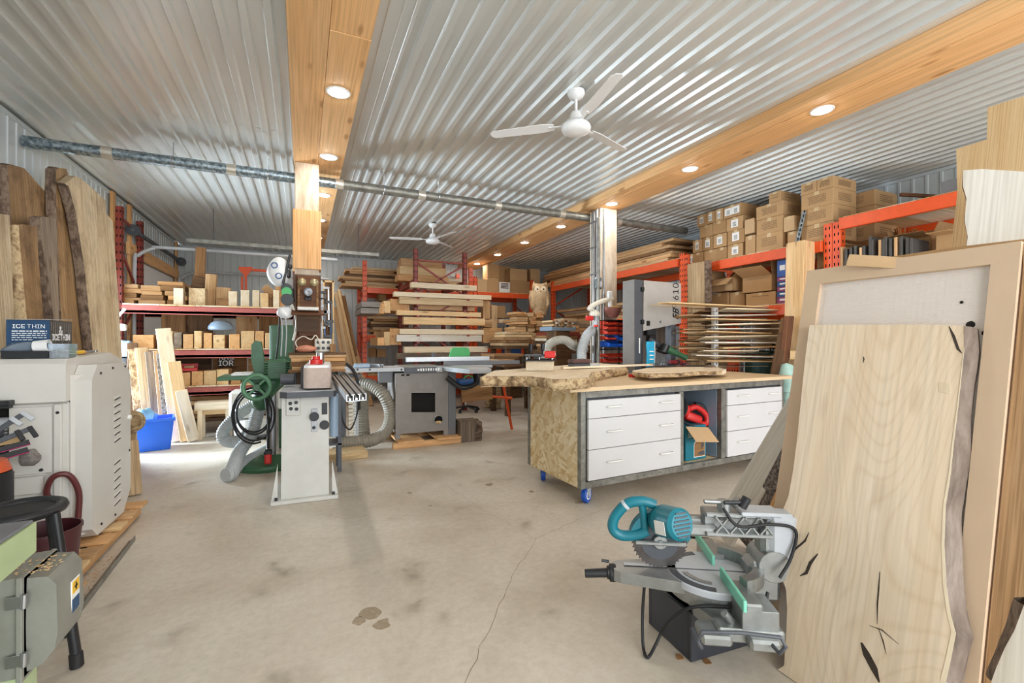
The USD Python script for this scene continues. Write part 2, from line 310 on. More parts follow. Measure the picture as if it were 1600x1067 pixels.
BLUEW = paint('blue_wheel', 0x1C55B8, .4, dirt=.1)
NAVY = paint('navy_carton', 0x1E4469, .5, dirt=.08)
DKCARD = paint('charcoal_carton', 0x4A4744, .55, dirt=.2)
RED = paint('red_plastic', 0xD22A26, .38, dirt=.08)
REDO = paint('red_bin', 0xE0452C, .4, dirt=.08)
YELLOW = paint('yellow_plastic', 0xE5B52A, .4, dirt=.06)
PINKB = paint('dusty_pink_bowl', 0xA76E66, .35, dirt=.1)
MAGENTA = paint('magenta_edge', 0xA01C5C, .45, dirt=.08)
BRASS = paint('brass', 0xC4B68E, .35, .6, dirt=.12)
BIRDGREY = paint('blue_grey_plastic', 0x8A9EB2, .3, dirt=.06)
CLOTHG = paint('grey_cloth', 0x6E7A86, .85, dirt=.2)
HOSEG = paint('grey_hose', 0xA9A69B, .5, dirt=.12)
HOSEB = paint('beige_grey_hose', 0x8C8577, .55, dirt=.14)
HOSEL = paint('silver_hose', 0xB6BABB, .42, dirt=.1)
GREENBOX = paint('green_carton', 0x5FB35B, .5, dirt=.05)
MAUVE = paint('mauve_carton', 0x8C3C6C, .5, dirt=.05)
PVC = paint('off_white_pvc', 0xDDD6C6, .4, dirt=.1)
BLADEM = paint('saw_blade_steel', 0x5B5654, .3, .8, dirt=.25, scale=18)
SANDBELT = paint('sanding_belt', 0xC3B0A4, .85, dirt=.12, scale=30)
STONEG = paint('plaster_green', 0xA8C8BE, .7, dirt=.2)
GALV = blotch('galvanised_spiral', [(.35, 0x5C6870), (.5, 0x8C9AA2), (.62, 0xB9C4C8), (.75, 0x717C84)], 34, .35, .75, bump=.05)
GALVM = blotch('galvanised_post', [(.3, 0x6A6862), (.5, 0x86847C), (.7, 0x9C998F)], 14, .45, .55, bump=.04)
SAWDUST = blotch('sawdust', [(.3, 0xB08A5A), (.5, 0xD2AE7C), (.7, 0xE5CBA0)], 60, .95, bump=.6)
POSTW = blotch('whitewashed_post', [(.28, 0x9E866C), (.45, 0xBFAB94), (.6, 0xD0C2B0), (.78, 0xAD957A)], 7, .75, vec=(.5, 2, 2), bump=.3)
LENS = None
STEELW = mat('painted_sheet_steel', {'t': ('texture_coordinate', {}), 'n': ('noise_texture', {'scale': 1.3, 'detail': 3.0}), 'r': ('rgb_ramp', {'ramp': [(.3, srgb(0xD2D3CF)), (.7, srgb(0xDBDCD8))]}), 'p': ('principled_bsdf', {'roughness': .3, 'metallic': .35, 'specular_ior_level': .6, 'coat_weight': .15, 'coat_roughness': .2})},
             [('t.object', 'n.vector'), ('n.fac', 'r.fac'), ('r.color', 'p.base_color')])
WALLST = mat('wall_sheet_steel', {'p': ('principled_bsdf', {'base_color': srgb(0xC2C8C9), 'roughness': .34, 'specular_ior_level': .5})}, [])
CONCRETE = mat('concrete', {'t': ('texture_coordinate', {}), 'n1': ('noise_texture', {'scale': .9, 'detail': 6.0, 'roughness': .6, 'distortion': .5}), 'r1': ('rgb_ramp', {'ramp': [(.28, srgb(0xB3A693)), (.46, srgb(0xC8BDAD)), (.6, srgb(0xD3CABC)), (.78, srgb(0xC2B5A0))]}),
    'n2': ('noise_texture', {'scale': 26.0, 'detail': 6.0, 'roughness': .7}), 'r2': ('rgb_ramp', {'ramp': [(.3, (.86, .85, .83)), (.6, (1, 1, 1))]}),
    'n3': ('noise_texture', {'scale': 3.1, 'detail': 3.0, 'roughness': .5, 'distortion': .3}), 'r3': ('rgb_ramp', {'ramp': [(.26, (.58, .56, .54)), (.32, (.86, .85, .83)), (.40, (1, 1, 1))]}),
    'a': ('mix_color', {'blend_type': 'multiply', 'fac': 1.0}), 'b2': ('mix_color', {'blend_type': 'multiply', 'fac': 1.0}),
    'bu': ('bump', {'strength': .12, 'distance': .004}), 'rr': ('map_range', {'from_min': .3, 'from_max': .7, 'to_min': .38, 'to_max': .6}), 'p': ('principled_bsdf', {'specular_ior_level': .45})},
    [('t.object', 'n1.vector'), ('t.object', 'n2.vector'), ('t.object', 'n3.vector'), ('n1.fac', 'r1.fac'), ('n2.fac', 'r2.fac'), ('n3.fac', 'r3.fac'), ('r1.color', 'a.a'), ('r2.color', 'a.b'), ('a.result', 'b2.a'), ('r3.color', 'b2.b'), ('b2.result', 'p.base_color'), ('n2.fac', 'bu.height'), ('bu.normal', 'p.normal'), ('n1.fac', 'rr.value'), ('rr.result', 'p.roughness')])
def _osb():
    n = {'t': ('texture_coordinate', {})}; l = []
    for k, (rot, sc) in enumerate([(25, (14, 40, 30)), (75, (16, 46, 34)), (140, (13, 38, 30))]):
        n[f'm{k}'] = ('mapping', {'scale': (1, 1, 1), 'rotation': (0, 0, math.radians(rot))}); n[f's{k}'] = ('mapping', {'scale': (sc[0] * .8, sc[1] * .9, 10)})
        n[f'v{k}'] = ('voronoi_texture', {'scale': 1.0}); n[f'c{k}'] = ('separate_color', {})
        l += [('t.object', f'm{k}.vector'), (f'm{k}.vector', f's{k}.vector'), (f's{k}.vector', f'v{k}.vector'), (f'v{k}.color', f'c{k}.color')]
    n['g'] = ('math', {'math_type': 'greater_than', 'value2': .55}); n['g2'] = ('math', {'math_type': 'greater_than', 'value2': .6})
    n['x'] = ('mix_float', {}); n['y'] = ('mix_float', {})
    n['r'] = ('rgb_ramp', {'ramp': [(0, srgb(0xC9A872)), (.25, srgb(0xDCC394)), (.55, srgb(0xE6D2A8)), (.8, srgb(0xEEDFBE)), (1, srgb(0xD2B47E))]})
    n['b'] = ('bump', {'strength': .25, 'distance': .003}); n['p'] = ('principled_bsdf', {'roughness': .6})
    l += [('c0.g', 'g.value1'), ('c1.g', 'g2.value1'), ('g.value', 'x.fac'), ('c0.r', 'x.b'), ('c1.r', 'x.a'), ('g2.value', 'y.fac'), ('x.result', 'y.b'), ('c2.r', 'y.a'), ('y.result', 'r.fac'), ('r.color', 'p.base_color'), ('y.result', 'b.height'), ('b.normal', 'p.normal')]
    return mat('osb', n, l)
OSB = _osb()
CLEARPL = mat('clear_plastic', {'g': ('glossy_bsdf', {'color': (.9, .95, 1), 'roughness': .15}), 't': ('transparent_bsdf', {'color': (.93, .95, .97)}), 'm': ('mix_closure', {'fac': .25})}, [('t.BSDF', 'm.closure1'), ('g.BSDF', 'm.closure2')], surface='m.closure')
# ---------------------------------------------------------------- the setting
CEIL, XL, XR, YB, YF = 3.05, -2.115, 6.05, 10.37, -2.6
def sheet_profile(w, pitch, depth, pan, flank, rib, off=0.0):
    """(u, v) polyline of a ribbed sheet: v = 0 pan, v = -depth rib"""
    pts, u = [], 0.0
    while u < w - 1e-6:
        for du, v in ((0, 0), (pan, 0), (pan + flank, -depth), (pan + flank + rib, -depth), (pan + 2 * flank + rib, 0)):
            if u + du <= w + 1e-6: pts.append((u + du, v))
        u += pitch
    out = [pts[0]]
    for p in pts[1:]:
        if abs(p[0] - out[-1][0]) > 1e-7 or abs(p[1] - out[-1][1]) > 1e-7: out.append(p)
    if out[-1][0] < w: out.append((w, out[-1][1]))
    return np.array(out)
def sheet(prof, length, th=0.0008):
    """profile in (x, z), swept along y; a closed thin shell with thickness upwards"""
    p = np.vstack([prof, prof[::-1] + [0, 0.004]]); n = len(p); v = np.vstack([np.c_[p[:, 0], np.zeros(n), p[:, 1]], np.c_[p[:, 0], np.full(n, length), p[:, 1]]])
    f = []
    for i in range(n):
        j = (i + 1) % n; f += [(i, n + j, j), (i, n + i, n + j)]
    return trimesh.Trimesh(v, f, process=False)
PITCH = 0.1235
ceiling = Thing('ceiling', None, None, (0, 0, CEIL), kind='structure')
def ceil_run(x0, x1, ys):
    n = max(1, round((x1 - x0) / (PITCH * 8))); u = x0; k = 0
    while u < x1 - 0.02:
        w = min(PITCH * 8, x1 - u); pr = sheet_profile(w, PITCH, 0.023, 0.060, 0.011, 0.036)
        for q in range(len(ys) - 1):
            ceiling.part('steel_panel', sheet(pr, ys[q + 1] - ys[q] + .05 * (q < len(ys) - 2)), STEELW, TR(u, ys[q], -0.002 * q - .0015 * (k % 2)))
        u += PITCH * 8; k += 1
BX1, BX2 = (-0.08, 0.36), (3.34, 3.795)
ceil_run(XL, BX1[0], [YF, 4.45, YB]); ceil_run(BX1[1] + .20, BX2[0], [YF, 5.0, YB]); ceil_run(BX2[1] + .02, XR, [YF, 5.0, YB])
ceiling.part('flat_trim', J(bx(.0, .21, YF, YB, -.022, -.004), bx(.06, .072, YF, YB, -.03, -.018), bx(.135, .145, YF, YB, -.03, -.018), bx(.19, .208, YF, YB, -.034, -.018)), STEELW, TR(BX1[1], 0, 0))
ceiling.part('flat_trim', bx(0, .03, YF, YB, -.022, -.004), STEELW, TR(BX2[1], 0, 0))
ceiling.part('flat_trim', bx(0, .012, YF, YB, -.06, .002), STEELW, TR(BX1[0] - .012, 0, 0))
scr = []
for y in np.arange(1.0, 10.0, 1.22):
    for x in np.arange(.53, 3.3, PITCH * 2): scr.append(box(.011, .011, .006, (x, y, -.006), .002))
    for x in np.arange(-2.05, -.15, PITCH * 2): scr.append(box(.011, .011, .006, (x, y + .4, -.006), .002))
ceiling.part('screw', J(scr), LGREY, kind='stuff')
ceiling.part('roof_deck', bx(XL - .1, XR + .1, YF - .1, YB + .1, .006, .05), WALLST)

floor = Thing('floor', None, None, kind='structure')
floor.part('slab', bx(XL - .1, XR + .1, YF - .6, YB + .1, -.15, 0, .0005), CONCRETE)
CRACK = paint('crack_shadow', 0x8C7A63, .9, dirt=.2)
def crack(pxs, w):
    P = [onz(a, b, 0) for a, b in pxs]; r = random.Random(3); q = []
    for a, b in zip(P[:-1], P[1:]):
        n = max(2, int(np.linalg.norm(b - a) / .05))
        for t in np.linspace(0, 1, n, endpoint=False): q.append(a + (b - a) * t + V3(r.uniform(-.008, .008), r.uniform(-.008, .008), 0))
    q.append(P[-1]); q = np.array(q); d = np.gradient(q, axis=0); s = np.stack([-d[:, 1], d[:, 0], 0 * d[:, 0]], 1); s /= np.linalg.norm(s, axis=1, keepdims=True)
    ww = np.array([[w * r.uniform(.3, 1)] for _ in q]); v = np.vstack([q + s * ww, q - s * ww]) + V3(0, 0, .0006); n = len(q)
    return trimesh.Trimesh(v, [f for i in range(n - 1) for f in ((i, n + i, i + 1), (i + 1, n + i, n + i + 1))], process=False)
floor.part('crack', crack([(728, 1067), (752, 1010), (800, 900), (838, 842), (902, 812), (968, 786), (1010, 770)], .0016), CRACK)
floor.part('crack', crack([(700, 760), (760, 800), (838, 842)], .001), CRACK)
def stain(px, py, r, seed):
    c = onz(px, py, 0); a = np.linspace(0, 2 * np.pi, 22, endpoint=False); rr = r * (.65 + .7 * meshkit.noise(np.stack([np.cos(a) * 1.6, np.sin(a) * 1.6, 0 * a + seed], 1)))
    return mv(prism(np.stack([rr * np.cos(a), rr * np.sin(a)], 1), .0007), TR(c[0], c[1], 0))
STAIN = blotch('oil_stain', [(.35, 0xA3927C), (.5, 0x96866F), (.65, 0xAE9D86)], 30, .6, bump=.05)
floor.part('stain', J([stain(*q) for q in ((578, 958, .05, 1), (596, 975, .035, 2), (560, 970, .03, 3), (765, 757, .035, 4), (830, 768, .02, 5), (905, 785, .03, 6), (672, 790, .015, 7), (640, 770, .02, 8))]), STAIN, kind='stuff')

def wall_run(thing, length, height, M, holes=()):
    u = 0.0
    while u < length - .02:
        w = min(PITCH * 8, length - u); pr = sheet_profile(w, PITCH, .009, .088, .007, .0215)
        thing.part('steel_panel', mv(sheet(pr, height), TR()), WALLST, M @ TR(u, 0, 0)); u += PITCH * 8
def vert(o, ux):   # frame: x along the wall, y up, z = -inward
    m = np.eye(4); m[:3, 0] = ux; m[:3, 1] = (0, 0, 1); m[:3, 2] = np.cross(ux, (0, 0, 1)); m[:3, 3] = o; return m
DY0, DY1, DZ = 7.62, 9.95, 2.36   # overhead door in the left wall
wall_left = Thing('wall_left', None, None, (XL, 0, 0), kind='structure')
def WL(y0, y1, z0, z1): wall_run(wall_left, y1 - y0, z1 - z0, vert((0, y0, z0), (0, 1, 0)) @ np.diag([1, 1, 1, 1.0]))
# the ribs point into the room: x runs towards +Y, so z = x cross up = +X; ribs are at -z, hence mirrored
def vertL(y0, z0): return frame((0, y0 , z0), (0, 1, 0), (-1, 0, 0))
def wl(y0, y1, z0, z1):
    # own frame: x = -Y direction so that y is up and z points out of the room
    m = np.eye(4); m[:3, 0] = (0, 1, 0); m[:3, 1] = (0, 0, 1); m[:3, 2] = (1, 0, 0); m[:3, 3] = (0, y0, z0)
    u = 0.0
    while u < (y1 - y0) - .02:
        w = min(PITCH * 8, (y1 - y0) - u); pr = sheet_profile(w, PITCH, .009, .088, .007, .0215); pr[:, 1] *= -1
        wall_left.part('steel_panel', sheet(pr, z1 - z0), WALLST, m @ TR(u, 0, 0)); u += PITCH * 8
wl(YF, 5.88, 0, CEIL - .02); wl(5.88, 6.96, 2.05, CEIL - .02); wl(6.96, DY0, 0, CEIL - .02); wl(DY0, DY1, DZ, CEIL - .02); wl(DY1, YB, 0, CEIL - .02)
wall_left.part('cornice', bx(0, .025, YF, YB, CEIL - .06, CEIL - .0245), WALLST); wall_left.part('backing', J(bx(-.09, -.03, YF, 5.88, 0, CEIL), bx(-.09, -.03, 5.88, 6.96, 2.05, CEIL), bx(-.09, -.03, 6.96, YB, 0, CEIL)), WALLST)
wall_back = Thing('wall_back', None, None, (0, YB, 0), kind='structure')
m = np.eye(4); m[:3, 0] = (1, 0, 0); m[:3, 1] = (0, 0, 1); m[:3, 2] = (0, -1, 0)
u = XL
while u < XR - .02:
    w = min(PITCH * 8, XR - u); pr = sheet_profile(w, PITCH, .009, .088, .007, .0215); pr[:, 1] *= -1
    mm = m.copy(); mm[:3, 3] = (u, 0, 0); wall_back.part('steel_panel', sheet(pr, CEIL - .02), WALLST, mm); u += PITCH * 8
wall_back.part('cornice', bx(XL, XR, -.025, .0, CEIL - .06, CEIL - .0245), WALLST); wall_back.part('backing', bx(XL, XR, .03, .09, 0, CEIL), WALLST)
wall_right = Thing('wall_right', None, None, (XR, 0, 0), kind='structure')
m = np.eye(4); m[:3, 0] = (0, 1, 0); m[:3, 1] = (0, 0, 1); m[:3, 2] = (-1, 0, 0)
u = YF
while u < YB - .02:
    w = min(PITCH * 8, YB - u); pr = sheet_profile(w, PITCH, .009, .088, .007, .0215); pr[:, 1] *= -1
    mm = m.copy(); mm[:3, 3] = (0, u, 0); wall_right.part('steel_panel', sheet(pr, CEIL - .02), WALLST, mm); u += PITCH * 8
wall_right.part('cornice', bx(-.025, 0, YF, YB, CEIL - .06, CEIL - .0245), WALLST); wall_right.part('backing', bx(.03, .09, YF, YB, 0, CEIL), WALLST)
wall_front = Thing('wall_front', None, None, (0, YF, 0), kind='structure')
wall_front.part('wall_panel', J(bx(XL, -.7, -.08, 0, 0, CEIL), bx(5.1, XR, -.08, 0, 0, CEIL), bx(-.7, 5.1, -.08, 0, 2.85, CEIL)), WALLST)
trim = Thing('trim_1', None, None, (XL + .02, 0, 0), kind='structure')   # timber framing round the overhead door
for y, z0, z1 in ((6.98, .0, CEIL - .03), (DY0 - .06, 0, CEIL - .03), (DY1 + .06, 0, CEIL - .03)):
    trim.part('stud', box(z1 - z0, .09, .035, b=.003), PINE_O, TR(.02, y, (z0 + z1) / 2) @ RY(-90))
trim.part('header', box(DY1 - DY0 + .3, .04, .16, b=.003), PINE_O, TR(.025, (DY0 + DY1) / 2, DZ + .08) @ RZ(90))
door1 = Thing('door_1', None, None, (XL - .01, (DY0 + DY1) / 2, 0), kind='structure')
for k in range(4):
    door1.part('door_panel', bx(-.03, .02, -(DY1 - DY0) / 2, (DY1 - DY0) / 2, k * DZ / 4 + .004, (k + 1) * DZ / 4 - .002, .006), WHITE)

# ---- timber beams with recessed lights
def ceiling_beam(X, label, rows, seed):
    t = Thing('ceiling_beam', label, 'beam', (X[0], 0, CEIL)); r = random.Random(seed)
    for x0, x1, joints in rows:
        ys = [YF] + joints + [YB]
        for a, b in zip(ys[:-1], ys[1:]):
            t.part('plank', box(b - a - .003, x1 - x0 - .002, .098, b=.002), BEAMW, TR((x0 + x1) / 2, (a + b) / 2, -.05 + r.uniform(-.002, .002)) @ RZ(90))
    return t
ceiling_beam(BX1, 'planked timber ceiling beam above the post with the wall telephone', [(0, .215, [6.2]), (.215, .44, [2.72, 7.4])], 1)
ceiling_beam(BX2, 'planked timber ceiling beam on the right, carried by the conduit post', [(0, .10, [4.2]), (.10, .34, [3.6, 8.2]), (.34, .455, [5.5])], 2)
LENS = glow('lamp_lens', (1.0, .93, .84), LAMP_POWER)
def downlight(label, loc):
    t = Thing('downlight', label, 'light', loc)
    t.part('bezel', lathe([(.062, -.001), (.066, -.006), (.078, -.005), (.082, 0), (.062, 0)], 28), WHITE, smooth=40)
    t.part('lens', lathe([(0, -.016), (.03, -.0145), (.05, -.010), (.061, -.003), (.061, .0)], 28), LENS, smooth=40); return t
dl = None
for k, y in enumerate([-.28, .94, 2.16, 3.38, 4.6, 5.82, 7.04, 8.26, 9.48]):
    lab = f"recessed white downlight in the left timber beam, {['behind the camera','overhead','overhead','nearest in view','just before the telephone post','just behind the telephone post','fourth in view','fifth in view','farthest'][k]}"
    if k > 2:
        M = TR(.225, y, 2.9505)
        if dl is None: dl = downlight(lab, (.225, y, 2.9505))
        else: dup(dl, lab, M, 'downlights in the timber beams')
for k, y in enumerate([2.13, 3.41, 4.68, 5.92, 7.15, 8.38, 9.55]):
    dup(dl, f'recessed white downlight in the right timber beam, {ORD[k]} from the camera', TR(3.53, y, 2.9505), 'downlights in the timber beams')
dl.prim.SetCustomDataByKey('group', 'downlights in the timber beams')

# ---- posts
def post(label, X, Y, clad, mat_main, zs=(0, 2.95)):
    t = Thing('wooden_post', label, 'post', ((X[0] + X[1]) / 2, (Y[0] + Y[1]) / 2, 0)); w, d = X[1] - X[0], Y[1] - Y[0]
    t.part('timber', box(zs[1] - zs[0], d, w, b=.006), mat_main, TR(0, 0, (zs[0] + zs[1]) / 2) @ RY(-90)); return t
p1 = post('whitewashed square post with pine boxing, antique telephone hung on it', (-.07, .145), (4.84, 5.04), None, POSTW)
zc0 = onY(480, 328, 4.815)[2]; zc1 = onY(480, 420, 4.815)[2]; zc2 = onY(480, 429, 4.815)[2]
p1.part('boxing_board', box(zc0 - zc1, .25, .022), PINE_O, TR(0.002, -.112, (zc0 + zc1) / 2) @ RY(-90) @ RX(90), label='orange pine boxing board')
for sx in (-1, 1): p1.part('boxing_board', box(zc0 - zc1, .20, .018), PINE_O, TR(sx * .118, .0, (zc0 + zc1) / 2) @ RY(-90))
p1.part('lower_board', box(zc2, .24, .02), GREYW, TR(0.002, -.111, zc2 / 2) @ RY(-90) @ RX(90), label='grey weathered backing board')
p2 = post('whitewashed square post with conduits and a switch box', (3.49, 3.75), (4.86, 5.06), None, POSTW)
for k, (dx, dy, r) in enumerate(((-.155, -.06, .013), (-.15, .02, .02), (-.155, .08, .011), (-.09, -.115, .011))):
    p2.part('conduit', cyl((dx, dy, .3), (dx, dy, 2.93), r, 10), (LGREY, STEEL, PVC, STEEL)[k], smooth=40)
for z in (2.78, 2.45, 2.1): p2.part('strap', box(.012, .2, .02, (-.165, .01, z)), STEEL)

# ---- spiral duct along the posts, with its hangers
duct = Thing('ventilation_duct', 'long galvanised round duct hung below the ceiling across the whole shop', 'duct', (0, 5.10, 2.87))
joints = [XL + .02, -1.55, -.62, .35, 1.22, 2.15, 3.05, 3.95, 5.2]
for a, b in zip(joints[:-1], joints[1:]):
    duct.part('duct_section', cyl((a + .002, 0, 0), (b - .002, 0, 0), .05, 24), GALV if a < -.1 else GALVM, smooth=40)
TAPEF = paint('foil_tape', 0xD0C8BA, .3, .5, dirt=.1)
for x in joints[1:-1]: duct.part('tape_band', cyl((x - .04, 0, 0), (x + .04, 0, 0), .0518, 24), TAPEF, smooth=40, label='foil tape wrap')
for px in (271, 685, 841, 420, 600):
    x = onY(px, 300, 5.1)[0]; duct.part('hanger', J(cyl((x, 0, .05), (x, 0, CEIL - 2.87), .004, 6), cyl((x - .008, 0, 0), (x + .008, 0, 0), .053, 20)), STEEL)

# ---- ceiling fans
def fan(label, loc, a0):
    t = Thing('ceiling_fan', label, 'fan', loc)
    t.part('canopy', lathe([(0, 0), (.062, 0), (.064, -.02), (.05, -.045), (.02, -.06), (0, -.06)], 24), WHITE, smooth=50)
    t.part('rod', cyl((0, 0, -.05), (0, 0, -.17), .011, 12), WHITE, smooth=40)
    t.part('motor', lathe([(0, -.15), (.035, -.152), (.045, -.17), (.05, -.21), (.075, -.225), (.1, -.245), (.108, -.265), (.1, -.29), (.07, -.305), (0, -.31)], 28), WHITE, smooth=50)
    for k in range(3):
        M = RZ(a0 + 120 * k)
        b = t.part('blade', mv(prism([(.16, -.035), (.25, -.05), (.62, -.042), (.645, -.02), (.645, .02), (.62, .042), (.25, .05), (.16, .035)], .004), RX(9)), WHITE, TR(0, 0, -.24) @ M)
        t.part('bracket', bx(.085, .2, -.012, .012, -.245, -.238), WHITE, M, under=None)
    return t
f1 = fan('white three-blade ceiling fan in the middle bay, nearest the camera', onz(900, 143, CEIL - .02), 20)
dup(f1, 'white three-blade ceiling fan farther back above the lumber rack', TR(*onz(676, 350, CEIL - .02)) @ RZ(25), 'white ceiling fans')
f1.prim.SetCustomDataByKey('group', 'white ceiling fans')
# ---- overhead door track and spring on the left wall
tr = Thing('door_track', 'grey curved overhead-door track with a torsion spring on the left wall', 'track', (XL + .1, DY0, 0))
ys = (DY0 - .05, DY1 + .0)
for k, y in enumerate(ys):
    zt = DZ + .12
    pts = [(XL + .09, y, .1), (XL + .09, y, zt - .32), (XL + .13, y, zt - .12), (XL + .3, y, zt - .01), (XL + .5, y, zt + .01), (XL + 2.6, y, zt + .01)]
    tr.part('rail', tube(pts, .024, 8, 6), LGREY, world=True, smooth=50)
zs = DZ + .3
tr.part('spring', tube([(XL + .12, DY0 + .1, zs), (XL + .12, DY1 - .2, zs)], .03, 10, 0, ribs=.02), DGREY, world=True)
tr.part('shaft', cyl((XL + .12, DY0 - .25, zs), (XL + .12, DY1 + .1, zs), .013, 10), STEEL, world=True, smooth=40)
for y in (DY0 - .2, DY1 + .02): tr.part('cable_drum', cyl((XL + .12, y - .03, zs), (XL + .12, y + .03, zs), .075, 20), DGREY, world=True, smooth=40)
op = Thing('opener_rail', 'long grey steel angle hung across the shop in front of the back wall', 'rail', (0, 7.35, 0))
a, b = onY(292, 378, 7.35), onY(592, 394, 7.35)
op.part('angle_bar', J(mv(box(b[0] - a[0], .04, .005), TR((a[0] + b[0]) / 2, 0, a[2])), mv(box(b[0] - a[0], .005, .05), TR((a[0] + b[0]) / 2, -.02, a[2] + .022))), GALVM)
for x in (a[0] + .3, b[0] - .3): op.part('hanger_rod', cyl((x, 0, a[2]), (x, 0, CEIL - .02), .004, 6), DGREY)
# ---------------------------------------------------------------- rolling workbench
B0 = V3(1.857, 2.83, 0); BRZ = math.degrees(math.atan2(.10, 2.173)); BL, BD, BZ0, BZ1 = 2.42, .80, .13, .885
wb = Thing('workbench', 'large rolling workbench with white drawers, steel frame and OSB side', 'workbench', tuple(B0), BRZ)
fr = .045
for x in (0, BL - fr):
    for y in (0, BD - fr): wb.part('frame_post', bx(x, x + fr, y, y + fr, BZ0, BZ1 - .03), GALVM)
for y in (0, BD - fr):
    wb.part('frame_rail', bx(fr + .001, BL - fr - .001, y, y + fr, BZ0, BZ0 + .05), GALVM); wb.part('frame_rail', bx(fr + .001, BL - fr - .001, y, y + fr, BZ1 - .085, BZ1 - .031), GALVM)
DR = (.055, 1.0); OP = (1.06, 1.52); DR2 = (1.58, 2.365)
for x in (1.005, 1.525): wb.part('divider', bx(x, x + .05, .0, BD - .05, BZ0 + .051, BZ1 - .086), GALVM)
wb.part('side_panel', box(BZ1 - .03 - BZ0, BD - 2 * fr, .018), OSB, TR(.012, BD / 2, (BZ0 + BZ1 - .03) / 2) @ RY(90), label='oriented strand board side panel')
wb.part('side_panel', mv(bx(-.009, .009, -.35, .35, BZ0 + .05, BZ1 - .09), TR(BL - .012, BD / 2, 0)), OSB)
wb.part('back_panel', bx(fr, BL - fr, BD - .016, BD - .002, BZ0 + .05, BZ1 - .09), OSB)
wb.part('bottom_shelf', bx(fr, BL - fr, .05, BD - .05, BZ0 + .03, BZ0 + .048), OSB)
wb.part('carcass', J(bx(.06, .995, .035, BD - .06, BZ0 + .055, BZ1 - .09)), DGREY); wb.part('carcass', J(bx(1.585, 2.36, .035, BD - .06, BZ0 + .055, BZ1 - .09)), DGREY)
wb.part('cubby_lining', bx(1.52, 1.524, .05, BD - .06, BZ0 + .051, BZ1 - .09), BIRDGREY)
for (x0, x1) in (DR, DR2):
    zs = [(.19, .415), (.419, .645), (.649, .785)]
    for z0, z1 in zs:
        d = wb.part('drawer', bx(x0, x1, -.019, .006, z0, z1, .0025), WHITEM)
        for hx in (x0 + .24 * (x1 - x0) + .01, x0 + .82 * (x1 - x0)):
            zc = (z0 + z1) / 2 + .012
            wb.part('handle', tube([(hx - .068, -.019, zc), (hx - .058, -.043, zc), (hx + .058, -.043, zc), (hx + .068, -.019, zc)], .0062, 8, 3), PAPER, under=d, smooth=50)
            
wb.part('bolt_hole', J([cyl((x, -.0012, .157), (x, .003, .157), .005, 8) for x in (.62, .7, .78, 1.3, 1.36)]), HOLE, kind='stuff')
wb.part('worktop', bx(-.13, BL + .10, -.05, BD + .12, BZ1 - .03, BZ1), MDF, label='pale fibreboard worktop')
for x, y, a in ((.10, .07, 30), (.10, BD - .10, 60), (BL - .12, .07, 20), (BL - .12, BD - .1, 10)):
    cst = wb.part('caster', J(bx(-.05, .05, -.045, .045, BZ0 - .008, BZ0), mv(prism([(-.04, 0), (.04, 0), (.012, -.075), (-.012, -.075)], .004), TR(0, .026, BZ0 - .006) @ RX(90)), mv(prism([(-.04, 0), (.04, 0), (.012, -.075), (-.012, -.075)], .004), TR(0, -.022, BZ0 - .006) @ RX(90)), cyl((0, -.032, .0625), (0, .032, .0625), .007, 10)), LGREY, TR(x, y, 0) @ RZ(a))
    wb.part('wheel', J(cyl((0, -.02, .0625), (0, .02, .0625), .0625, 28, b=.006)), BLUEW, TR(x, y, 0) @ RZ(a), under=cst, smooth=30)
    wb.part('wheel_hub', J(cyl((0, -.0215, .0625), (0, .0215, .0625), .04, 24)), WHITE, TR(x, y, 0) @ RZ(a), under=cst, smooth=30)
    wb.part('hub_disc', J(cyl((0, -.023, .0625), (0, .023, .0625), .027, 20)), BLUEW, TR(x, y, 0) @ RZ(a), under=cst, smooth=30)
WBM = wb.M
def onb(x, y, z=0): return (WBM @ np.array([x, y, BZ1 + z, 1]))[:3]
# teal carton and red tool in the open cubby
c = Thing('tool_carton', 'teal power tool carton with open cardboard flaps in the workbench cubby', 'box', M=WBM @ TR(1.165, .08, BZ0 + .0505))
c.part('carton', bx(0, .255, 0, .17, 0, .30), TEALBOX)
c.part('picture_panel', mv(prism([(.10, .02), (.24, .02), (.24, .19), (.145, .19), (.10, .14)], .0015), TR(0, -.0005, 0) @ RX(90)), PAPER)
c.part('picture_panel', mv(prism([(.107, .027), (.235, .027), (.235, .183), (.15, .183), (.107, .137)], .0015), TR(0, -.0018, 0) @ RX(90)), BROWN)
c.part('drill_picture', mv(J(prism([(.15, .04), (.23, .04), (.23, .07), (.19, .07), (.15, .055)], .001), prism([(.19, .085), (.225, .12), (.215, .15), (.195, .135)], .001)), TR(0, -.0035, 0) @ RX(90)), DGREY)
c.part('print_line', J([bx(.03, .03 + w, -.0015, 0, .275 - .018 * k, .282 - .018 * k, .0003) for k, w in enumerate((.05, .06, .06, .055, .045))]), WHITEINK, kind='stuff')
c.part('flap', bx(0, .25, -.17, 0, -.002, .002), CARD3, TR(.0, .0, .30) @ RX(38) @ RZ(-8)); c.part('flap', bx(0, .16, -.003, .003, 0, .13), CARD3, TR(.26, .17, .30) @ RY(100) @ RZ(40))
rt = Thing('power_saw', 'red corded power tool lying on the teal carton in the cubby', 'power tool', M=WBM @ TR(1.315, .2, .55) @ RY(22) @ RZ(-12) @ np.diag([1.25, 1.25, 1.25, 1]))
rt.part('housing', wobble(J(bx(-.13, .0, -.045, .045, -.02, .07, .03), bx(-.02, .12, -.035, .035, -.03, .03, .025)), .004, 20), RED, smooth=60)
rt.part('handle', tube([(.0, 0, .05), (.06, 0, .085), (.15, 0, .06), (.175, 0, -.0), (.10, 0, -.025)], .021, 10), RED, smooth=60)
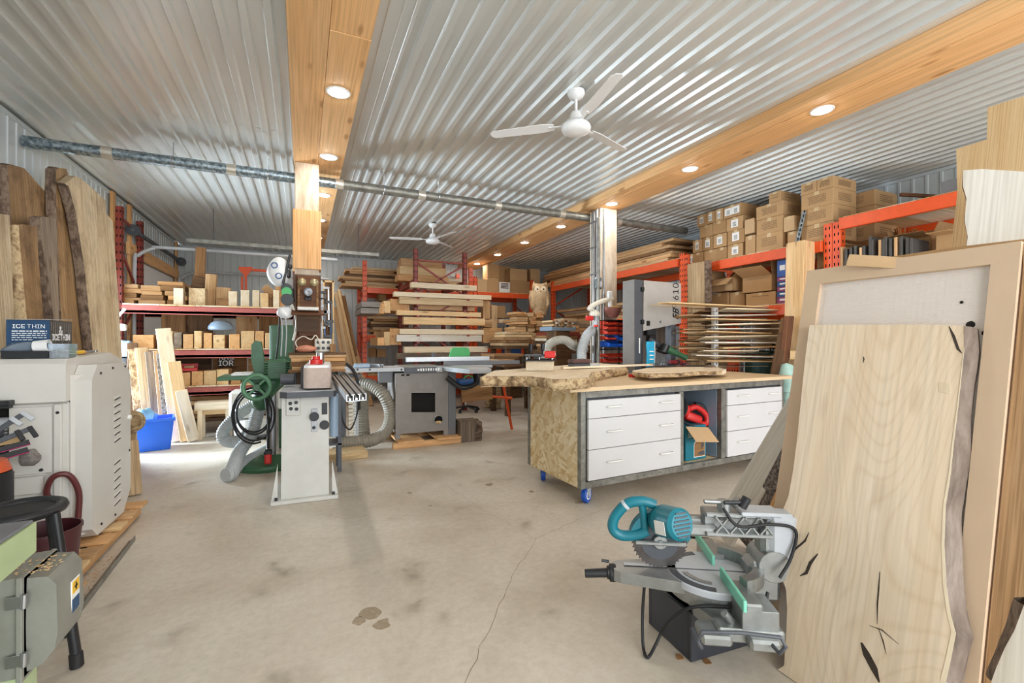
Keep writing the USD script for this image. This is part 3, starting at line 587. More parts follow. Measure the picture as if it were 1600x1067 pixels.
rt.part('grip', tube([(.04, 0, .102), (.1, 0, .108), (.16, 0, .075)], .016, 8), BLACK, smooth=60)
rt.part('guard', cyl((-.15, -.01, .02), (-.13, .01, .02), .11, 24), BLACK, smooth=40)
rt.part('base_plate', bx(-.165, -.160, -.07, .07, -.14, .14), CHROME)
rt.part('cord', tube([(.17, 0, 0), (.22, -.03, -.06), (.16, -.1, -.09), (.02, -.1, -.075), (-.08, -.07, -.06)], .006, 6), RUBBER, smooth=60)
solo('tool_bag', 'black canvas tool bag at the back of the workbench cubby', 'bag', wobble(box(.19, .22, .48, b=.06).subdivide(), .015, 8, 3), RUBBER, WBM @ TR(1.17, .36, BZ0 + .30), smooth=60)
solo('blue_can', 'small grey-blue metal canister standing behind the teal carton', 'can', cyl((0, 0, 0), (0, 0, .2), .06, 24), BIRDGREY, WBM @ TR(1.455, .42, BZ0 + .0505), smooth=40)

# live-edge slabs lying on the bench
def topslab(name, label, pxs, z0, th, M_, bark_pts=None, seed=1, bark=BARKPALE):
    """outline traced on the top surface"""
    P = np.array([onz(a, b, z0 + th)[:2] for a, b in pxs]); o = P.mean(0); P = P - o; d = P[np.argmax(np.linalg.norm(P, axis=1))]; a = math.degrees(math.atan2(d[1], d[0])); a = 0 if abs(a) > 150 else a
    R = RZ(a)[:2, :2]; Q = P @ R
    t = Thing(name, label, 'slab', M=TR(o[0], o[1], z0) @ RZ(a))
    from shapely.geometry import Polygon
    pg = Polygon(Q).buffer(0)
    t.part('slab', mv(prism(np.array(pg.exterior.coords)[:-1], th), TR()), M_)
    return t, Q, pg
def edge_strip(Q, th, inset=.012, seed=0, out=.012, n=4):
    """a rough bark strip along the open polyline Q (own xy), height th"""
    pts = np.asarray(Q, float); d = np.concatenate([[0], np.cumsum(np.linalg.norm(np.diff(pts, axis=0), axis=1))]); m = max(6, int(d[-1] / .02)); q = np.linspace(0, d[-1], m)
    p = np.stack([np.interp(q, d, pts[:, 0]), np.interp(q, d, pts[:, 1])], 1); tan = np.gradient(p, axis=0); nn = np.stack([tan[:, 1], -tan[:, 0]], 1); nn /= np.linalg.norm(nn, axis=1, keepdims=True)
    rows = []; prof = [(-inset, th + .001), (.002, th + .001), (out, th * .6), (out * .9, th * .25), (.0, -.0005), (-inset, -.0005)]
    for k, (o, z) in enumerate(prof):
        nz = (meshkit.fbm(np.stack([q * 16, q * 0 + k * 1.3, q * 0 + seed], 1), 3) - .5) * .018 * (1 if 0 < k < 5 else 0)
        rows.append(np.c_[p + nn * (o + nz)[:, None], np.full(m, z) + (nz * .3 if 1 < k < 4 else 0)])
    v = np.stack(rows, 1).reshape(-1, 3); K = len(prof); f = []
    for i in range(m - 1):
        for k in range(K):
            k2 = (k + 1) % K; f += [(i * K + k, (i + 1) * K + k, (i + 1) * K + k2), (i * K + k, (i + 1) * K + k2, i * K + k2)]
    f += [(0, k, k + 1) for k in range(1, K - 1)] + [((m - 1) * K, (m - 1) * K + k + 1, (m - 1) * K + k) for k in range(1, K - 1)]
    return trimesh.Trimesh(v, f, process=False)
zt = BZ1 + .001
t, Q, pg = topslab('live_edge_slab', 'thick pale live-edge slab with rough bark lying across the workbench end', [(752, 589), (772, 579), (850, 573), (930, 567), (976, 570), (979, 574), (955, 577), (926, 582), (922, 590), (895, 592), (865, 593), (845, 590), (825, 588), (790, 588), (770, 588)], zt, .075, PINE_W)
t.part('bark_edge', edge_strip(Q[[12, 11, 10, 9, 8, 7, 6, 5]][::1], .075, seed=2, out=.02), BARKPALE, smooth=50)
t.part('bark_edge', edge_strip(Q[[0, 14, 13, 12]], .075, seed=5, out=.015), BARKPALE, smooth=50)
t, Q, pg = topslab('driftwood_plank', 'narrow pale live-edge offcut with a dark knotty end on the workbench', [(988, 579), (1010, 575), (1060, 573), (1096, 573), (1122, 574), (1135, 577), (1128, 580), (1100, 580), (1060, 583), (1015, 584), (992, 582)], zt + .03, .035, PINE_W)
t.part('bark_edge', edge_strip(Q[[10, 9, 8, 7, 6]], .035, seed=4, out=.012), BARKPALE, smooth=50)
t.part('knotty_end', wobble(ell(np.r_[(Q[4] + Q[3]) / 2, .032], (.08, .035, .02)), .014, 30), BARK, smooth=60)
p = onz(990, 589, zt); solo('spacer_block', 'small red spacer block under the narrow offcut on the workbench', 'block', box(.04, .05, .028), RED, TR(p[0] - .02, p[1], zt + .0145) @ RZ(10))
p = onz(1008, 590, zt); solo('spacer_block', 'pale wooden spacer block under the narrow offcut on the workbench', 'block', box(.05, .06, .028), PINE_W, TR(p[0] + .05, p[1] + .02, zt + .0145) @ RZ(10))
# wood block with a clamp-like jig
p = onz(848, 580, zt + .076)
jg = Thing('timber_block', 'pale square timber block standing on the live-edge slab', 'block', (p[0] + .04, p[1] + .12, zt + .0765), -32)
jg.part('block', box(.2, .24, .085), PINE_W, TR(0, 0, .0435) @ RZ(90))
rj = Thing('router_jig', 'black and red router jig plate with two black knobs on the timber block', 'jig', (p[0] + .04, p[1] + .12, zt + .0765 + .087), -32)
rj.part('base_plate', bx(-.13, .13, -.14, .14, 0, .014), BLACK); rj.part('upper_plate', bx(-.13, .13, -.12, .12, .04, .056), DGREY)
rj.part('red_bar', bx(.045, .135, -.15, .15, .03, .085, .006), RED, label='red bar with white lettering')
rj.part('lettering', mv(J([box(.007, .015 if k % 3 else .02, .001, (.0105 * k, .008, 0), .0002) for k in range(9)]), TR(.1355, -.045, .05) @ RZ(90) @ RX(90)), WHITEINK)
for x, y in ((-.08, -.05), (.02, .02)): rj.part('knob', J(cyl((x, y, .05), (x, y, .13), .006, 10), cyl((x, y, .085), (x, y, .15), .016, 14, .02)), BLACK, smooth=40)
rj.part('screw', J([cyl((x, y, .0), (x, y, .034), .007, 8) for x in (-.11, .0, .11) for y in (-.12, .12)]), STEEL, kind='stuff')
# ---------------------------------------------------------------- right foreground: leaning panels and slabs
# plane of the live-edge slab: bottom X 1.6 at the floor, top X 1.93 at z 1.28
SN = unit(np.cross([0, -1, 0], [.33, 0, 1.28]))   # its outward (towards -X) normal
def lean_frame(p0, n, up): # own x up the plane (grain), y sideways (-Y world), z = outward normal
    up = unit(np.asarray(up, float)); n = unit(n); y = np.cross(n, up); m = np.eye(4); m[:3, 0] = up; m[:3, 1] = y; m[:3, 2] = n; m[:3, 3] = p0; return m
def leaner(name, label, cat, pxs, X0, slope, th, M_, part='board', ext=None):
    """traced outline on a plane that leaves the floor at X0 and leans by slope towards +X"""
    up = unit([slope, 0, 1]); n = unit(np.cross([0, 1, 0], up)); n = n if n[0] < 0 else -n
    P = np.array([onP(a, b, (X0, 0, 0), n) for a, b in pxs]); 
    if ext: P = np.vstack([P, ext])
    F_ = lean_frame((X0, P[:, 1].mean(), 0), n, up); Q = (np.linalg.inv(F_) @ np.c_[P, np.ones(len(P))].T).T[:, :2]
    return F_, Q
from shapely.geometry import Polygon as _P
def tri_smooth(Q, closed=True): return np.asarray(Q)

# live-edge ash slab
px = [(1265, 508), (1345, 507), (1450, 507), (1506, 509), (1507, 545), (1503, 585), (1497, 640), (1491, 690), (1486, 740), (1478, 790), (1476, 850), (1479, 915), (1486, 960), (1494, 990), (1484, 1040), (1478, 1066)]
F_, Q = leaner('x', '', '', px, 1.60, .2578, .05, ASH)
lf = [(1225, 1040), (1228, 1000), (1230, 950), (1228, 920), (1216, 890), (1208, 850), (1209, 828), (1222, 800), (1232, 775), (1240, 730), (1246, 680), (1252, 620), (1258, 560)]
up = unit([.2578, 0, 1]); n_ = unit(np.cross([0, 1, 0], up)); n_ = n_ if n_[0] < 0 else -n_
def toQ(pts): P = np.array([onP(a, b, (1.60, 0, 0), n_) for a, b in pts]); return (np.linalg.inv(F_) @ np.c_[P, np.ones(len(P))].T).T[:, :2]
QL = toQ(lf); yR = Q[-1, 1]
poly = np.vstack([Q, [(0.003, yR + .01)], [(0.003, QL[0, 1] + .02)], QL])
sl = Thing('live_edge_slab', 'wide pale ash live-edge slab leaning in front of the cardboard-wrapped panel', 'slab', M=F_)
sl.part('slab', mv(prism(poly, .05), TR(0, 0, -.05)), ASH)
qe = np.asarray(_P(Q[4:]).exterior.coords) if False else Q[3:]
def bark_side(Qp, depth, seed, w, mat_, nm='bark_edge', lab=None, side=1):
    m = max(8, int(np.sum(np.linalg.norm(np.diff(Qp, axis=0), axis=1)) / .015)); d = np.concatenate([[0], np.cumsum(np.linalg.norm(np.diff(Qp, axis=0), axis=1))]); q = np.linspace(0, d[-1], m)
    p = np.stack([np.interp(q, d, Qp[:, 0]), np.interp(q, d, Qp[:, 1])], 1); ww = w * (.6 + .8 * meshkit.fbm(np.stack([q * 5, q * 0, q * 0 + seed], 1), 3))
    rows = [np.c_[p, np.full(m, .0008)], np.c_[p + np.c_[0 * q, side * ww * .55], np.full(m, -.012) + .006 * (meshkit.noise(np.stack([q * 30, q * 0, q * 0 + seed + 3], 1)) - .5)],
            np.c_[p + np.c_[0 * q, side * ww], np.full(m, -.032)], np.c_[p + np.c_[0 * q, side * ww * .9], np.full(m, -depth)], np.c_[p, np.full(m, -depth)]]
    v = np.stack(rows, 1).reshape(-1, 3); K = 5; f = []
    for i in range(m - 1):
        for k in range(K):
            k2 = (k + 1) % K; f += [(i * K + k, (i + 1) * K + k, (i + 1) * K + k2), (i * K + k, (i + 1) * K + k2, i * K + k2)]
    return trimesh.Trimesh(v, f, process=False)
sgn = 1 if F_[1, 1] < 0 else -1   # own y points to -Y (to the right in the picture)
sl.part('bark_edge', bark_side(Q[3:], .05, 3, .022, BARK, side=sgn), BARKSM, smooth=40, label='rough grey bark edge on the right')
sl.part('sapwood_band', mv(prism(np.vstack([Q[4:], (Q[4:] - np.c_[0 * Q[4:, 0], sgn * .012 * np.linspace(.1, 1, len(Q) - 4)])[::-1]]), .0012), TR()), paint('sapwood', 0xEEDDC0, .5, dirt=.05))
KNOT = paint('knot_dark', 0x3E342C, .8, dirt=.3, scale=60)
def on_slab(pts, w, nm):
    q = toQ(pts); d = np.gradient(q, axis=0); s = np.stack([-d[:, 1], d[:, 0]], 1); s /= np.linalg.norm(s, axis=1, keepdims=True); k = len(q); ww = w * np.sin(np.linspace(.25, math.pi - .15, k))[:, None]
    sl.part(nm, mv(prism(np.vstack([q + s * ww, (q - s * ww)[::-1]]), .001), TR()), KNOT)
on_slab([(1264, 832), (1258, 845), (1246, 855), (1240, 862)], .0035, 'check_crack'); on_slab([(1226, 845), (1224, 855), (1230, 866), (1238, 872)], .004, 'check_crack'); on_slab([(1278, 865), (1266, 880), (1260, 895), (1250, 900)], .006, 'knot')
on_slab([(1375, 893), (1373, 920), (1371, 945), (1371, 975)], .0022, 'check_crack'); on_slab([(1358, 977), (1378, 984), (1404, 1006)], .0016, 'check_crack'); on_slab([(1373, 982), (1380, 1002), (1385, 1022)], .0018, 'check_crack')
on_slab([(1346, 1004), (1354, 1022), (1366, 1045), (1374, 1066)], .012, 'knot'); on_slab([(1349, 557), (1350, 561), (1349, 567)], .002, 'knot')
on_slab([(1483, 510), (1490, 525), (1497, 545), (1503, 552)], .004, 'check_crack')
sl.part('wood_filler', mv(prism(toQ([(1467, 597), (1485, 599), (1485, 616), (1467, 612)]), .0009), TR()), PINE_W)

# cardboard framed panel behind it
PX, PS = 1.69, .2157
pup = unit([PS, 0, 1]); pn = unit(np.cross([0, 1, 0], pup)); pn = pn if pn[0] < 0 else -pn
PF = lean_frame((PX, .95, 0), pn, pup)
def toP(pts): P = np.array([onP(a, b, (PX, 0, 0), pn) for a, b in pts]); return (np.linalg.inv(PF) @ np.c_[P, np.ones(len(P))].T).T[:, :2]
pc = toP([(1262, 423), (1597, 378)]); L_ = pc[:, 0].mean(); y0, y1 = pc[0, 1], pc[1, 1]; s_ = 1 if y1 > y0 else -1; W_ = abs(y1 - y0)
pan = Thing('packed_panel', 'large panel in a cardboard edge frame leaning behind the ash slab', 'panel', M=PF @ TR(0, min(y0, y1), 0))
FABRIC = mat('dimpled_foam_sheet', {'t': ('texture_coordinate', {}), 'm': ('mapping', {'scale': (110, 55, 60)}), 'v': ('voronoi_texture', {'scale': 1.0, 'randomness': .3}), 'b': ('bump', {'strength': .3, 'distance': .003}), 'p': ('principled_bsdf', {'base_color': srgb(0xD9CFC6), 'roughness': .55})}, [('t.object', 'm.vector'), ('m.vector', 'v.vector'), ('v.distance', 'b.height'), ('b.normal', 'p.normal')])
CARDP = paint('pale_cardboard', 0xCDB397, .7, dirt=.05, scale=4, spec=.2)
pan.part('sheet', bx(0.01, L_ - .02, .03, W_ - .03, -.035, -.012), FABRIC)
fw = .065
pan.part('edge_board', mv(prism([(L_, 0), (L_, W_), (L_ - fw, W_ - fw), (L_ - fw, fw)], .05), TR(0, 0, -.045)), CARDP)
pan.part('edge_board', mv(prism([(0, 0), (L_, 0), (L_ - fw, fw), (fw, fw)][::-1], .049), TR(0, 0, -.0445)), CARDP); pan.part('edge_board', mv(prism([(0, W_), (L_, W_), (L_ - fw, W_ - fw), (fw, W_ - fw)], .049), TR(0, 0, -.0445)), CARDP)
pan.part('edge_board', mv(prism([(0, 0), (fw, fw), (fw, W_ - fw), (0, W_)], .048), TR(0, 0, -.044)), CARDP)
yy = W_ * .42 if s_ > 0 else W_ * .58
pan.part('torn_flap', mv(wobble(box(.045, .22, .004).subdivide(), .004, 20, 2), TR(L_ - .01, W_ * (.44 if s_ > 0 else .56), .012) @ RZ(10 * s_) @ RX(-14 * s_)), CARD3, label='torn loose cardboard strip')
pan.part('torn_top', mv(wobble(box(.02, .38, .012).subdivide(), .006, 14, 5), TR(L_ + .006, W_ * (.72 if s_ > 0 else .28), -.02)), CARD2, label='dark torn top edge')
for a, b, r in ((1514, 506, .012), (1536, 519, .008), (1500, 471, .005)):
    q = toP([(a, b)])[0]; pan.part('puncture', mv(prism(arc(0, 0, r, 0, 340, 9), .0012), TR(q[0], q[1] - min(y0, y1), -.0115)), HOLE)
# its right edge: brown strip beyond
px_ = toP([(1597, 700)])[0]
# diagonal planks behind the saw
def leanY(name, label, pxb, pxt, Xb, Xt, w, t, M_, group=None, nrm=(-1, 0, 0)):
    a = onX(pxb[0], pxb[1], Xb); a = a if a[2] > 0 else onz(pxb[0], pxb[1], .01); b = onX(pxt[0], pxt[1], Xt)
    return plank(name, label, a, b, w, t, nrm, M_, group=group)
a = onz(1128, 838, .03); plank('leaning_board', 'pale plank leaning diagonally right behind the mitre saw', a, onX(1282, 590, 2.32), .16, .028, (-.9, -.1, .3), WHITESLAB)
a = onz(1168, 850, .03); plank('leaning_board', 'dark bark-faced plank leaning diagonally beside the pale plank', a, onX(1296, 612, 2.24), .13, .045, (-.9, -.1, .3), BARKGREY)
a = onz(1193, 872, .03); plank('leaning_board', 'orange-brown plank leaning diagonally nearest the ash slab', a, onX(1300, 650, 2.1), .16, .03, (-.9, -.1, .3), PINE_O)

# boards standing behind the panel at the right edge
def stander(name, label, pxs, X0, slope, th, M_, cat='slab', zmin=.003, ycut=None, nm='board'):
    up = unit([slope, 0, 1]); n = unit(np.cross([0, 1, 0], up)); n = n if n[0] < 0 else -n
    P = np.array([onP(a, b, (X0, 0, 0), n) for a, b in pxs]); F_ = lean_frame((X0, P[:, 1].mean(), 0), n, up); Q = (np.linalg.inv(F_) @ np.c_[P, np.ones(len(P))].T).T[:, :2]
    poly = np.vstack([Q, [(zmin, Q[-1, 1]), (zmin, Q[0, 1])]])
    t = Thing(name, label, cat, M=F_); t.part(nm, mv(prism(poly, th), TR(0, 0, -th)), M_); return t, Q, F_
t, Q, _ = stander('live_edge_slab', 'white-washed live-edge slab standing behind the panel top right', [(1500, 420), (1508, 395), (1512, 370), (1507, 345), (1510, 310), (1504, 290), (1505, 266), (1535, 264), (1600, 268), (1660, 272)], 1.86, .21, .04, WHITESLAB)
t.part('bark_edge', bark_side(Q[:7], .04, 9, .012, BARK, side=-sgn), WALNUT, smooth=40)
stander('veneer_board', 'tall tan veneer sheet with a stepped top at the right edge', [(1496, 300), (1494, 233), (1542, 218), (1543, 168), (1600, 150), (1680, 128)], 2.0, .22, .02, VENEER, 'board')
stander('hardboard_sheet', 'brown hardboard strip showing past the right edge of the packed panel', [(1599, 420), (1599, 380), (1640, 374), (1700, 366)], 1.70, .2157, .02, DOORV, 'board')
t, Q, _ = stander('bark_offcut', 'pale bark-edged offcut at the bottom right corner', [(1549, 1064), (1556, 1045), (1570, 1012), (1585, 985), (1600, 945), (1640, 900), (1700, 930)], 1.33, .15, .07, WHITESLAB, 'offcut')
t.part('bark_edge', bark_side(Q[:5], .07, 12, .02, BARK, side=-sgn), BARK, smooth=40)

# big square timber in front of the rack, with a scroll saw-like casting
X_ = 4.765
a, b = onX(1246, 575, X_), onX(1252, 378, X_)
q = Thing('square_timber', 'tall square pine timber leaning on the orange rack behind the workbench', 'timber', M=frame((a + b) / 2 * [1, 1, 0] + [-.02, 0, b[2] / 2], (.08, .0, b[2]), (-1, 0, .07)))
q.part('timber', box(b[2], .2, .18, b=.006), PINE)
timber('board_offcut', 'short pale board lying level against the square timber', 'board', *(lambda f: (X_ - .28, X_ - .14, f[0], f[1], f[2], f[3]))(FX(1234, 1262, 548, 562, X_ - .28)), PINE, 'y')
bs = Thing('plaster_cast', 'mint green and white plaster cast standing at the bench end', 'sculpture', tuple(onX(1232, 690, 4.48) * [1, 1, 0]))
bz = onX(1232, 590, 4.48)[2]
bs.part('body', wobble(lathe([(0, 0), (.09, 0), (.09, .2), (.07, .45), (.08, .7), (.1, bz - .15), (.08, bz + .05), (.05, bz + .13), (0, bz + .15)], 20), .02, 7), STONEG, smooth=60)
# ---------------------------------------------------------------- black box and mitre saw
pa, pb, pc_ = onz(1080, 1036, 0), onz(1013, 974, 0), onz(1177, 1007, 0)
bxm = Thing('black_box', 'low black melamine box on the floor under the mitre saw', 'box', M=frame(pa, pc_ - pa, (0, 0, 1)))
bw, bd, bh = np.linalg.norm(pc_ - pa), np.linalg.norm(pb - pa), .185
bxm.part('panel', bx(0, bw, 0, .016, .001, bh), BLACKM); bxm.part('panel', bx(0, bw, bd - .016, bd, .001, bh), BLACKM)
bxm.part('panel', bx(0, .016, .017, bd - .017, .001, bh), BLACKM); bxm.part('panel', bx(bw - .016, bw, .017, bd - .017, .001, bh), BLACKM); bxm.part('panel', bx(.017, bw - .017, .017, bd - .017, .001, .017), BLACKM)
Mc = onz(1118, 893, .30); hp = onz(945, 895, .27)
ang = math.degrees(math.atan2(hp[1] - Mc[1], hp[0] - Mc[0]))
ms = Thing('mitre_saw', 'teal sliding mitre saw with a round aluminium table on the black box', 'mitre saw', M=TR(Mc[0] - .012, Mc[1] + .012, .186) @ RZ(ang))
# own frame: x towards the operator's handle, y to the operator's right (away from us is -y), z up; table top at z = .115
TZ = .115
ms.part('base', J(mv(prism([(-.16, -.2), (.05, -.235), (.1, -.12), (.1, .12), (.05, .235), (-.16, .2)], .045), TR(0, 0, 0.001)), mv(prism(arc(0, 0, .165, 0, 360, 40)[:-1], .05), TR(0, 0, .04))), CAST)
for sy in (-1, 1): ms.part('base_wing', J(bx(-.14, -.02, sy * .15, sy * .27, .045, TZ - .001), bx(-.16, .06, sy * .2, sy * .275, .002, .05, .008)), CAST)
ms.part('turntable', J(lathe([(0, .085), (.165, .085), (.172, .09), (.172, TZ - .004), (.168, TZ), (0, TZ)], 48)), LGREY, smooth=30)
ms.part('table_arm', mv(prism([(.10, -.11), (.36, -.05), (.385, -.035), (.385, .035), (.36, .05), (.10, .11)], .045), TR(0, 0, TZ - .046)), CAST)
ms.part('insert_strip', J(bx(-.17, .34, -.0055, -.001, TZ, TZ + .0015, .0003)), BLACK); ms.part('insert_strip', bx(-.17, .34, -.03, -.007, TZ, TZ + .001, .0003), LGREY)
ms.part('angle_scale', mv(prism(arc(0, 0, .166, -80, 80, 24) + arc(0, 0, .135, 80, -80, 24), .001), TR(0, 0, TZ)), DGREY)
ms.part('angle_scale', mv(prism(arc(0, 0, .12, 15, 75, 12) + arc(0, 0, .10, 75, 15, 12), .004), TR(0, 0, TZ)), CAST)
ms.part('handle', J(cyl((.38, 0, TZ - .03), (.41, 0, TZ - .03), .026, 16), cyl((.405, 0, TZ - .031), (.50, 0, TZ - .04), .018, 16, .0165), cyl((.40, -.02, TZ + .006), (.43, -.02, TZ + .008), .006, 8)), BLACK, smooth=40)
ms.part('handle', J(cyl((.375, 0, TZ - .03), (.40, 0, TZ - .03), .034, 18), cyl((.36, .0, TZ - .03), (.378, 0, TZ - .03), .02, 12)), RUBBER, smooth=40)
ms.part('fence', J(bx(-.03, -.018, -.285, -.045, TZ, TZ + .04), bx(-.03, -.018, .045, .285, TZ, TZ + .04)), MINT, label='mint green fence strips')
ms.part('fence_casting', J(mv(prism(arc(-.02, .0, .17, 110, 170, 8) + arc(-.02, 0, .13, 170, 110, 8), .05), TR(0, 0, TZ - .005)), mv(prism(arc(-.02, .0, .17, 190, 250, 8) + arc(-.02, 0, .13, 250, 190, 8), .05), TR(0, 0, TZ - .005)), bx(-.09, -.031, -.27, -.1, TZ - .01, TZ + .02, .006), bx(-.09, -.031, .1, .27, TZ - .01, TZ + .02, .006)), CAST)
# near wire support loop and clamp foot (towards us: +y)
for sy in (-1, 1):
    ms.part('support_wire', tube([(-.10, sy * .27, .03), (-.10, sy * .36, .035), (-.10, sy * .365, .09), (.14, sy * .365, .09), (.14, sy * .36, .035), (.14, sy * .25, .03)], .0062, 8, 2), RUBBER if sy < 0 else DGREY, smooth=60)
    ms.part('foot', J(bx(-.13, -.03, sy * .22, sy * .315, .001, .04, .012), bx(.02, .12, sy * .2, sy * .30, .001, .036, .012)), CAST)
ms.part('clamp_knob', J(cyl((.0, .23, .05), (.03, .24, .085), .014, 12)), CAST, smooth=40)
# pivot, arm with sliding rails, head
ms.part('pivot', J(bx(-.25, -.13, -.06, .05, .02, TZ + .06, .02), cyl((-.22, -.075, TZ + .05), (-.22, .055, TZ + .05), .06, 24), bx(-.27, -.18, -.05, .035, TZ, TZ + .20, .015)), CAST, smooth=30)
web = []
for k in range(5):
    x = -.25 + .055 * k; web += [mv(bx(-.004, .004, .036, .046, -.042, .042), TR(x, 0, TZ + .2) @ RY(38)), mv(bx(-.004, .004, .036, .046, -.042, .042), TR(x, 0, TZ + .2) @ RY(-38))]
ms.part('arm', J(bx(-.30, .03, -.045, .036, TZ + .225, TZ + .245, .006), bx(-.30, .03, -.045, .046, TZ + .155, TZ + .17, .005), bx(-.30, .03, -.045, .0, TZ + .16, TZ + .24, .008), web), CAST)
ms.part('arm', J(bx(-.31, -.20, -.05, .05, TZ + .03, TZ + .25, .02), bx(-.25, -.1, -.048, .048, TZ + .24, TZ + .255, .006)), LGREY)
ms.part('spring_post', J(cyl((-.05, .0, TZ + .21), (-.05, 0, TZ + .285), .026, 18), cyl((-.07, .01, TZ + .28), (.03, .01, TZ + .28), .009, 10), cyl((-.10, .01, TZ + .272), (-.085, .01, TZ + .288), .022, 14)), CAST, smooth=40)
ms.part('lock_lever', J(cyl((-.04, .03, TZ + .285), (-.11, .035, TZ + .29), .008, 8), cyl((-.105, .035, TZ + .27), (-.125, .035, TZ + .31), .017, 12)), BLACK, smooth=40)
hx, hz = .20, TZ + .105
teeth = []
nb = 40; pol = []
for k in range(nb):
    a = 2 * math.pi * k / nb; pol += [(.105 * math.cos(a), .105 * math.sin(a)), (.113 * math.cos(a + .02), .113 * math.sin(a + .02)), (.106 * math.cos(a + .09), .106 * math.sin(a + .09))]
ms.part('blade', mv(prism(pol, .0025), TR(hx, -.002, hz + .005) @ RX(90)), BLADEM, label='toothed steel saw blade')
ms.part('blade_washer', mv(J(prism(arc(0, 0, .075, 0, 350, 30), .001), ), TR(hx, .0003, hz + .005) @ RX(90) @ TR(0, 0, -.0015)), DGREY)
ms.part('blade_flange', J(cyl((hx, -.004, hz + .005), (hx, .02, hz + .005), .028, 20), cyl((hx, .02, hz + .005), (hx, .028, hz + .005), .012, 6)), CAST, smooth=30)
ms.part('blade_guard', J(mv(prism(arc(0, 0, .12, 5, 175, 24) + [(-.12, -.01), (.12, -.01)], .018), TR(hx, -.014, hz + .01) @ RX(90)), mv(prism(arc(0, 0, .12, 5, 175, 24) + arc(0, 0, .09, 175, 5, 24), .03), TR(hx, .012, hz + .01) @ RX(90))), TEAL)
ms.part('head_casting', J(bx(-.03, .17, -.06, -.02, hz + .03, hz + .10, .012), bx(-.02, .12, -.03, .03, hz + .04, hz + .085, .01), bx(.1, .3, -.02, .03, hz - .004, hz + .012, .004)), CAST)
mA, mB = V3(hx - .0, .03, hz + .10), V3(hx - .055, .135, hz + .125)
ms.part('motor', J(cyl(mA, mB, .062, 32, .06, b=.012), cyl(mA - V3(0, .05, 0.015), mA, .05, 24)), TEAL, smooth=35)
ax = unit(mB - mA); FM = frame(mB, (V3(0, 0, 1) - ax * ax[2]), ax)
ms.part('motor_vent', J([mv(box(.006, .08 - .02 * abs(k) / 2, .004), FM @ TR(.014 * k, 0, .001)) for k in range(-3, 4)]), DGREY, kind='stuff')
ms.part('motor_label', mv(box(.05, .06, .002), TR(*(mA + (mB - mA) * .55)) @ frame((0, 0, 0), (V3(0, 0, 1) - ax * ax[2]), unit(np.cross(V3(0, 0, 1), ax)) * -1) @ TR(-.01, 0, .062)), PAPER)
ms.part('grip', tube([(hx + .02, .015, hz + .155), (hx + .07, .015, hz + .168), (hx + .13, .012, hz + .155), (hx + .18, .008, hz + .095), (hx + .185, .005, hz + .045), (hx + .15, .005, hz + .022), (hx + .09, .008, hz + .03), (hx + .05, .01, hz + .05)], .021, 12), TEAL, smooth=60, label='teal D-shaped grip')
ms.part('grip', tube([(hx + .075, .015, hz + .165), (hx + .065, .012, hz + .11), (hx + .06, .01, hz + .05)], .015, 10), TEAL, smooth=60)
ms.part('grip_ring', mv(cyl((0, 0, -.007), (0, 0, .007), .0225, 16), frame((hx + .137, .0115, hz + .149), (0, 1, 0), (.75, 0, -.66))), LGREY, smooth=40)
ms.part('power_cord', tube([(-.03, .05, TZ + .27), (-.08, .07, TZ + .21), (-.2, .065, TZ + .22), (-.29, .06, TZ + .2), (-.27, .07, TZ + .1), (-.22, .09, TZ + .03)], .006, 8), RUBBER, smooth=60)
pts = [(1200, 925, .31), (1190, 945, .27), (1140, 948, .255), (1085, 948, .24), (1050, 965, .17), (1035, 985, .08), (1023, 1010, .03), (1012, 1027, .012), (1005, 1010, .02), (1004, 960, .12), (1007, 912, .24)]
ms.part('power_cord', tube([onz(*q) for q in pts], .006, 8, 8), RUBBER, world=True, smooth=60)
for q in ((1062, 1027), (1105, 1034)):
    p = onz(q[0], q[1], 0); solo('leaf_litter', ('small dry wood chip on the floor by the black box corner', 'brown dry leaf on the floor in front of the black box')[q[0] > 1100], 'leaf', wobble(prism(arc(0, 0, .016, 0, 340, 9), .003).subdivide(), .004, 60), BROWN, TR(p[0], p[1], .001))
# ---------------------------------------------------------------- left foreground: cream planer on a pallet
mx0, mx1, my0, my1 = -1.5, -1.13, 3.2, 3.95      # main body in plan
pl = Thing('cream_machine', 'large cream enamelled planing machine with a louvred side cover on a pallet', 'machine', ((mx0 + mx1) / 2, (my0 + my1) / 2, 0))
P0 = .125
def W(*a, **k): return pl.part(*a, world=True, **k)
ztop = 1.13
W('hood', mv(prism([(my0 - .05, .905), (my0 - .05, 1.105), (my0 - .02, 1.13), (my1 - .2, 1.15), (my1, 1.10), (my1, .905)], mx1 - mx0), np.array([[0, 0, 1, mx0], [1, 0, 0, 0], [0, 1, 0, 0], [0, 0, 0, 1.0]])), CREAM)
W('body_column', bx(mx1 - .24, mx1, my0, my1, .15, .90, .012), CREAM); W('body_column', bx(mx0, mx0 + .05, my0 + .12, my1, .15, .90, .012), CREAM)
W('body_base', bx(mx0, mx1 - .002, my0 + .02, my1, P0, .42, .012), CREAM)
W('column_panel', bx(mx1 - .235, mx1 - .07, my0 - .012, my0, .53, .88, .004), CREAM); W('column_trim', bx(mx1 - .062, mx1 - .03, my0 - .016, my0, .17, .89, .004), CREAM)
W('lower_panel', bx(mx1 - .30, mx1 - .10, my0 + .008, my0 + .02, .30, .41, .003), CREAM)
W('front_lip', bx(mx0, mx1 - .10, my0 - .03, my0 + .01, .43, .52, .005), CREAM)
W('screw', J([cyl((x, my0 - .02, z), (x, my0 - .005, z), .008, 8) for x, z in ((mx1 - .045, .845), (mx1 - .22, .55), (mx1 - .11, .55), (mx1 - .18, .36))]), BLACK, kind='stuff')
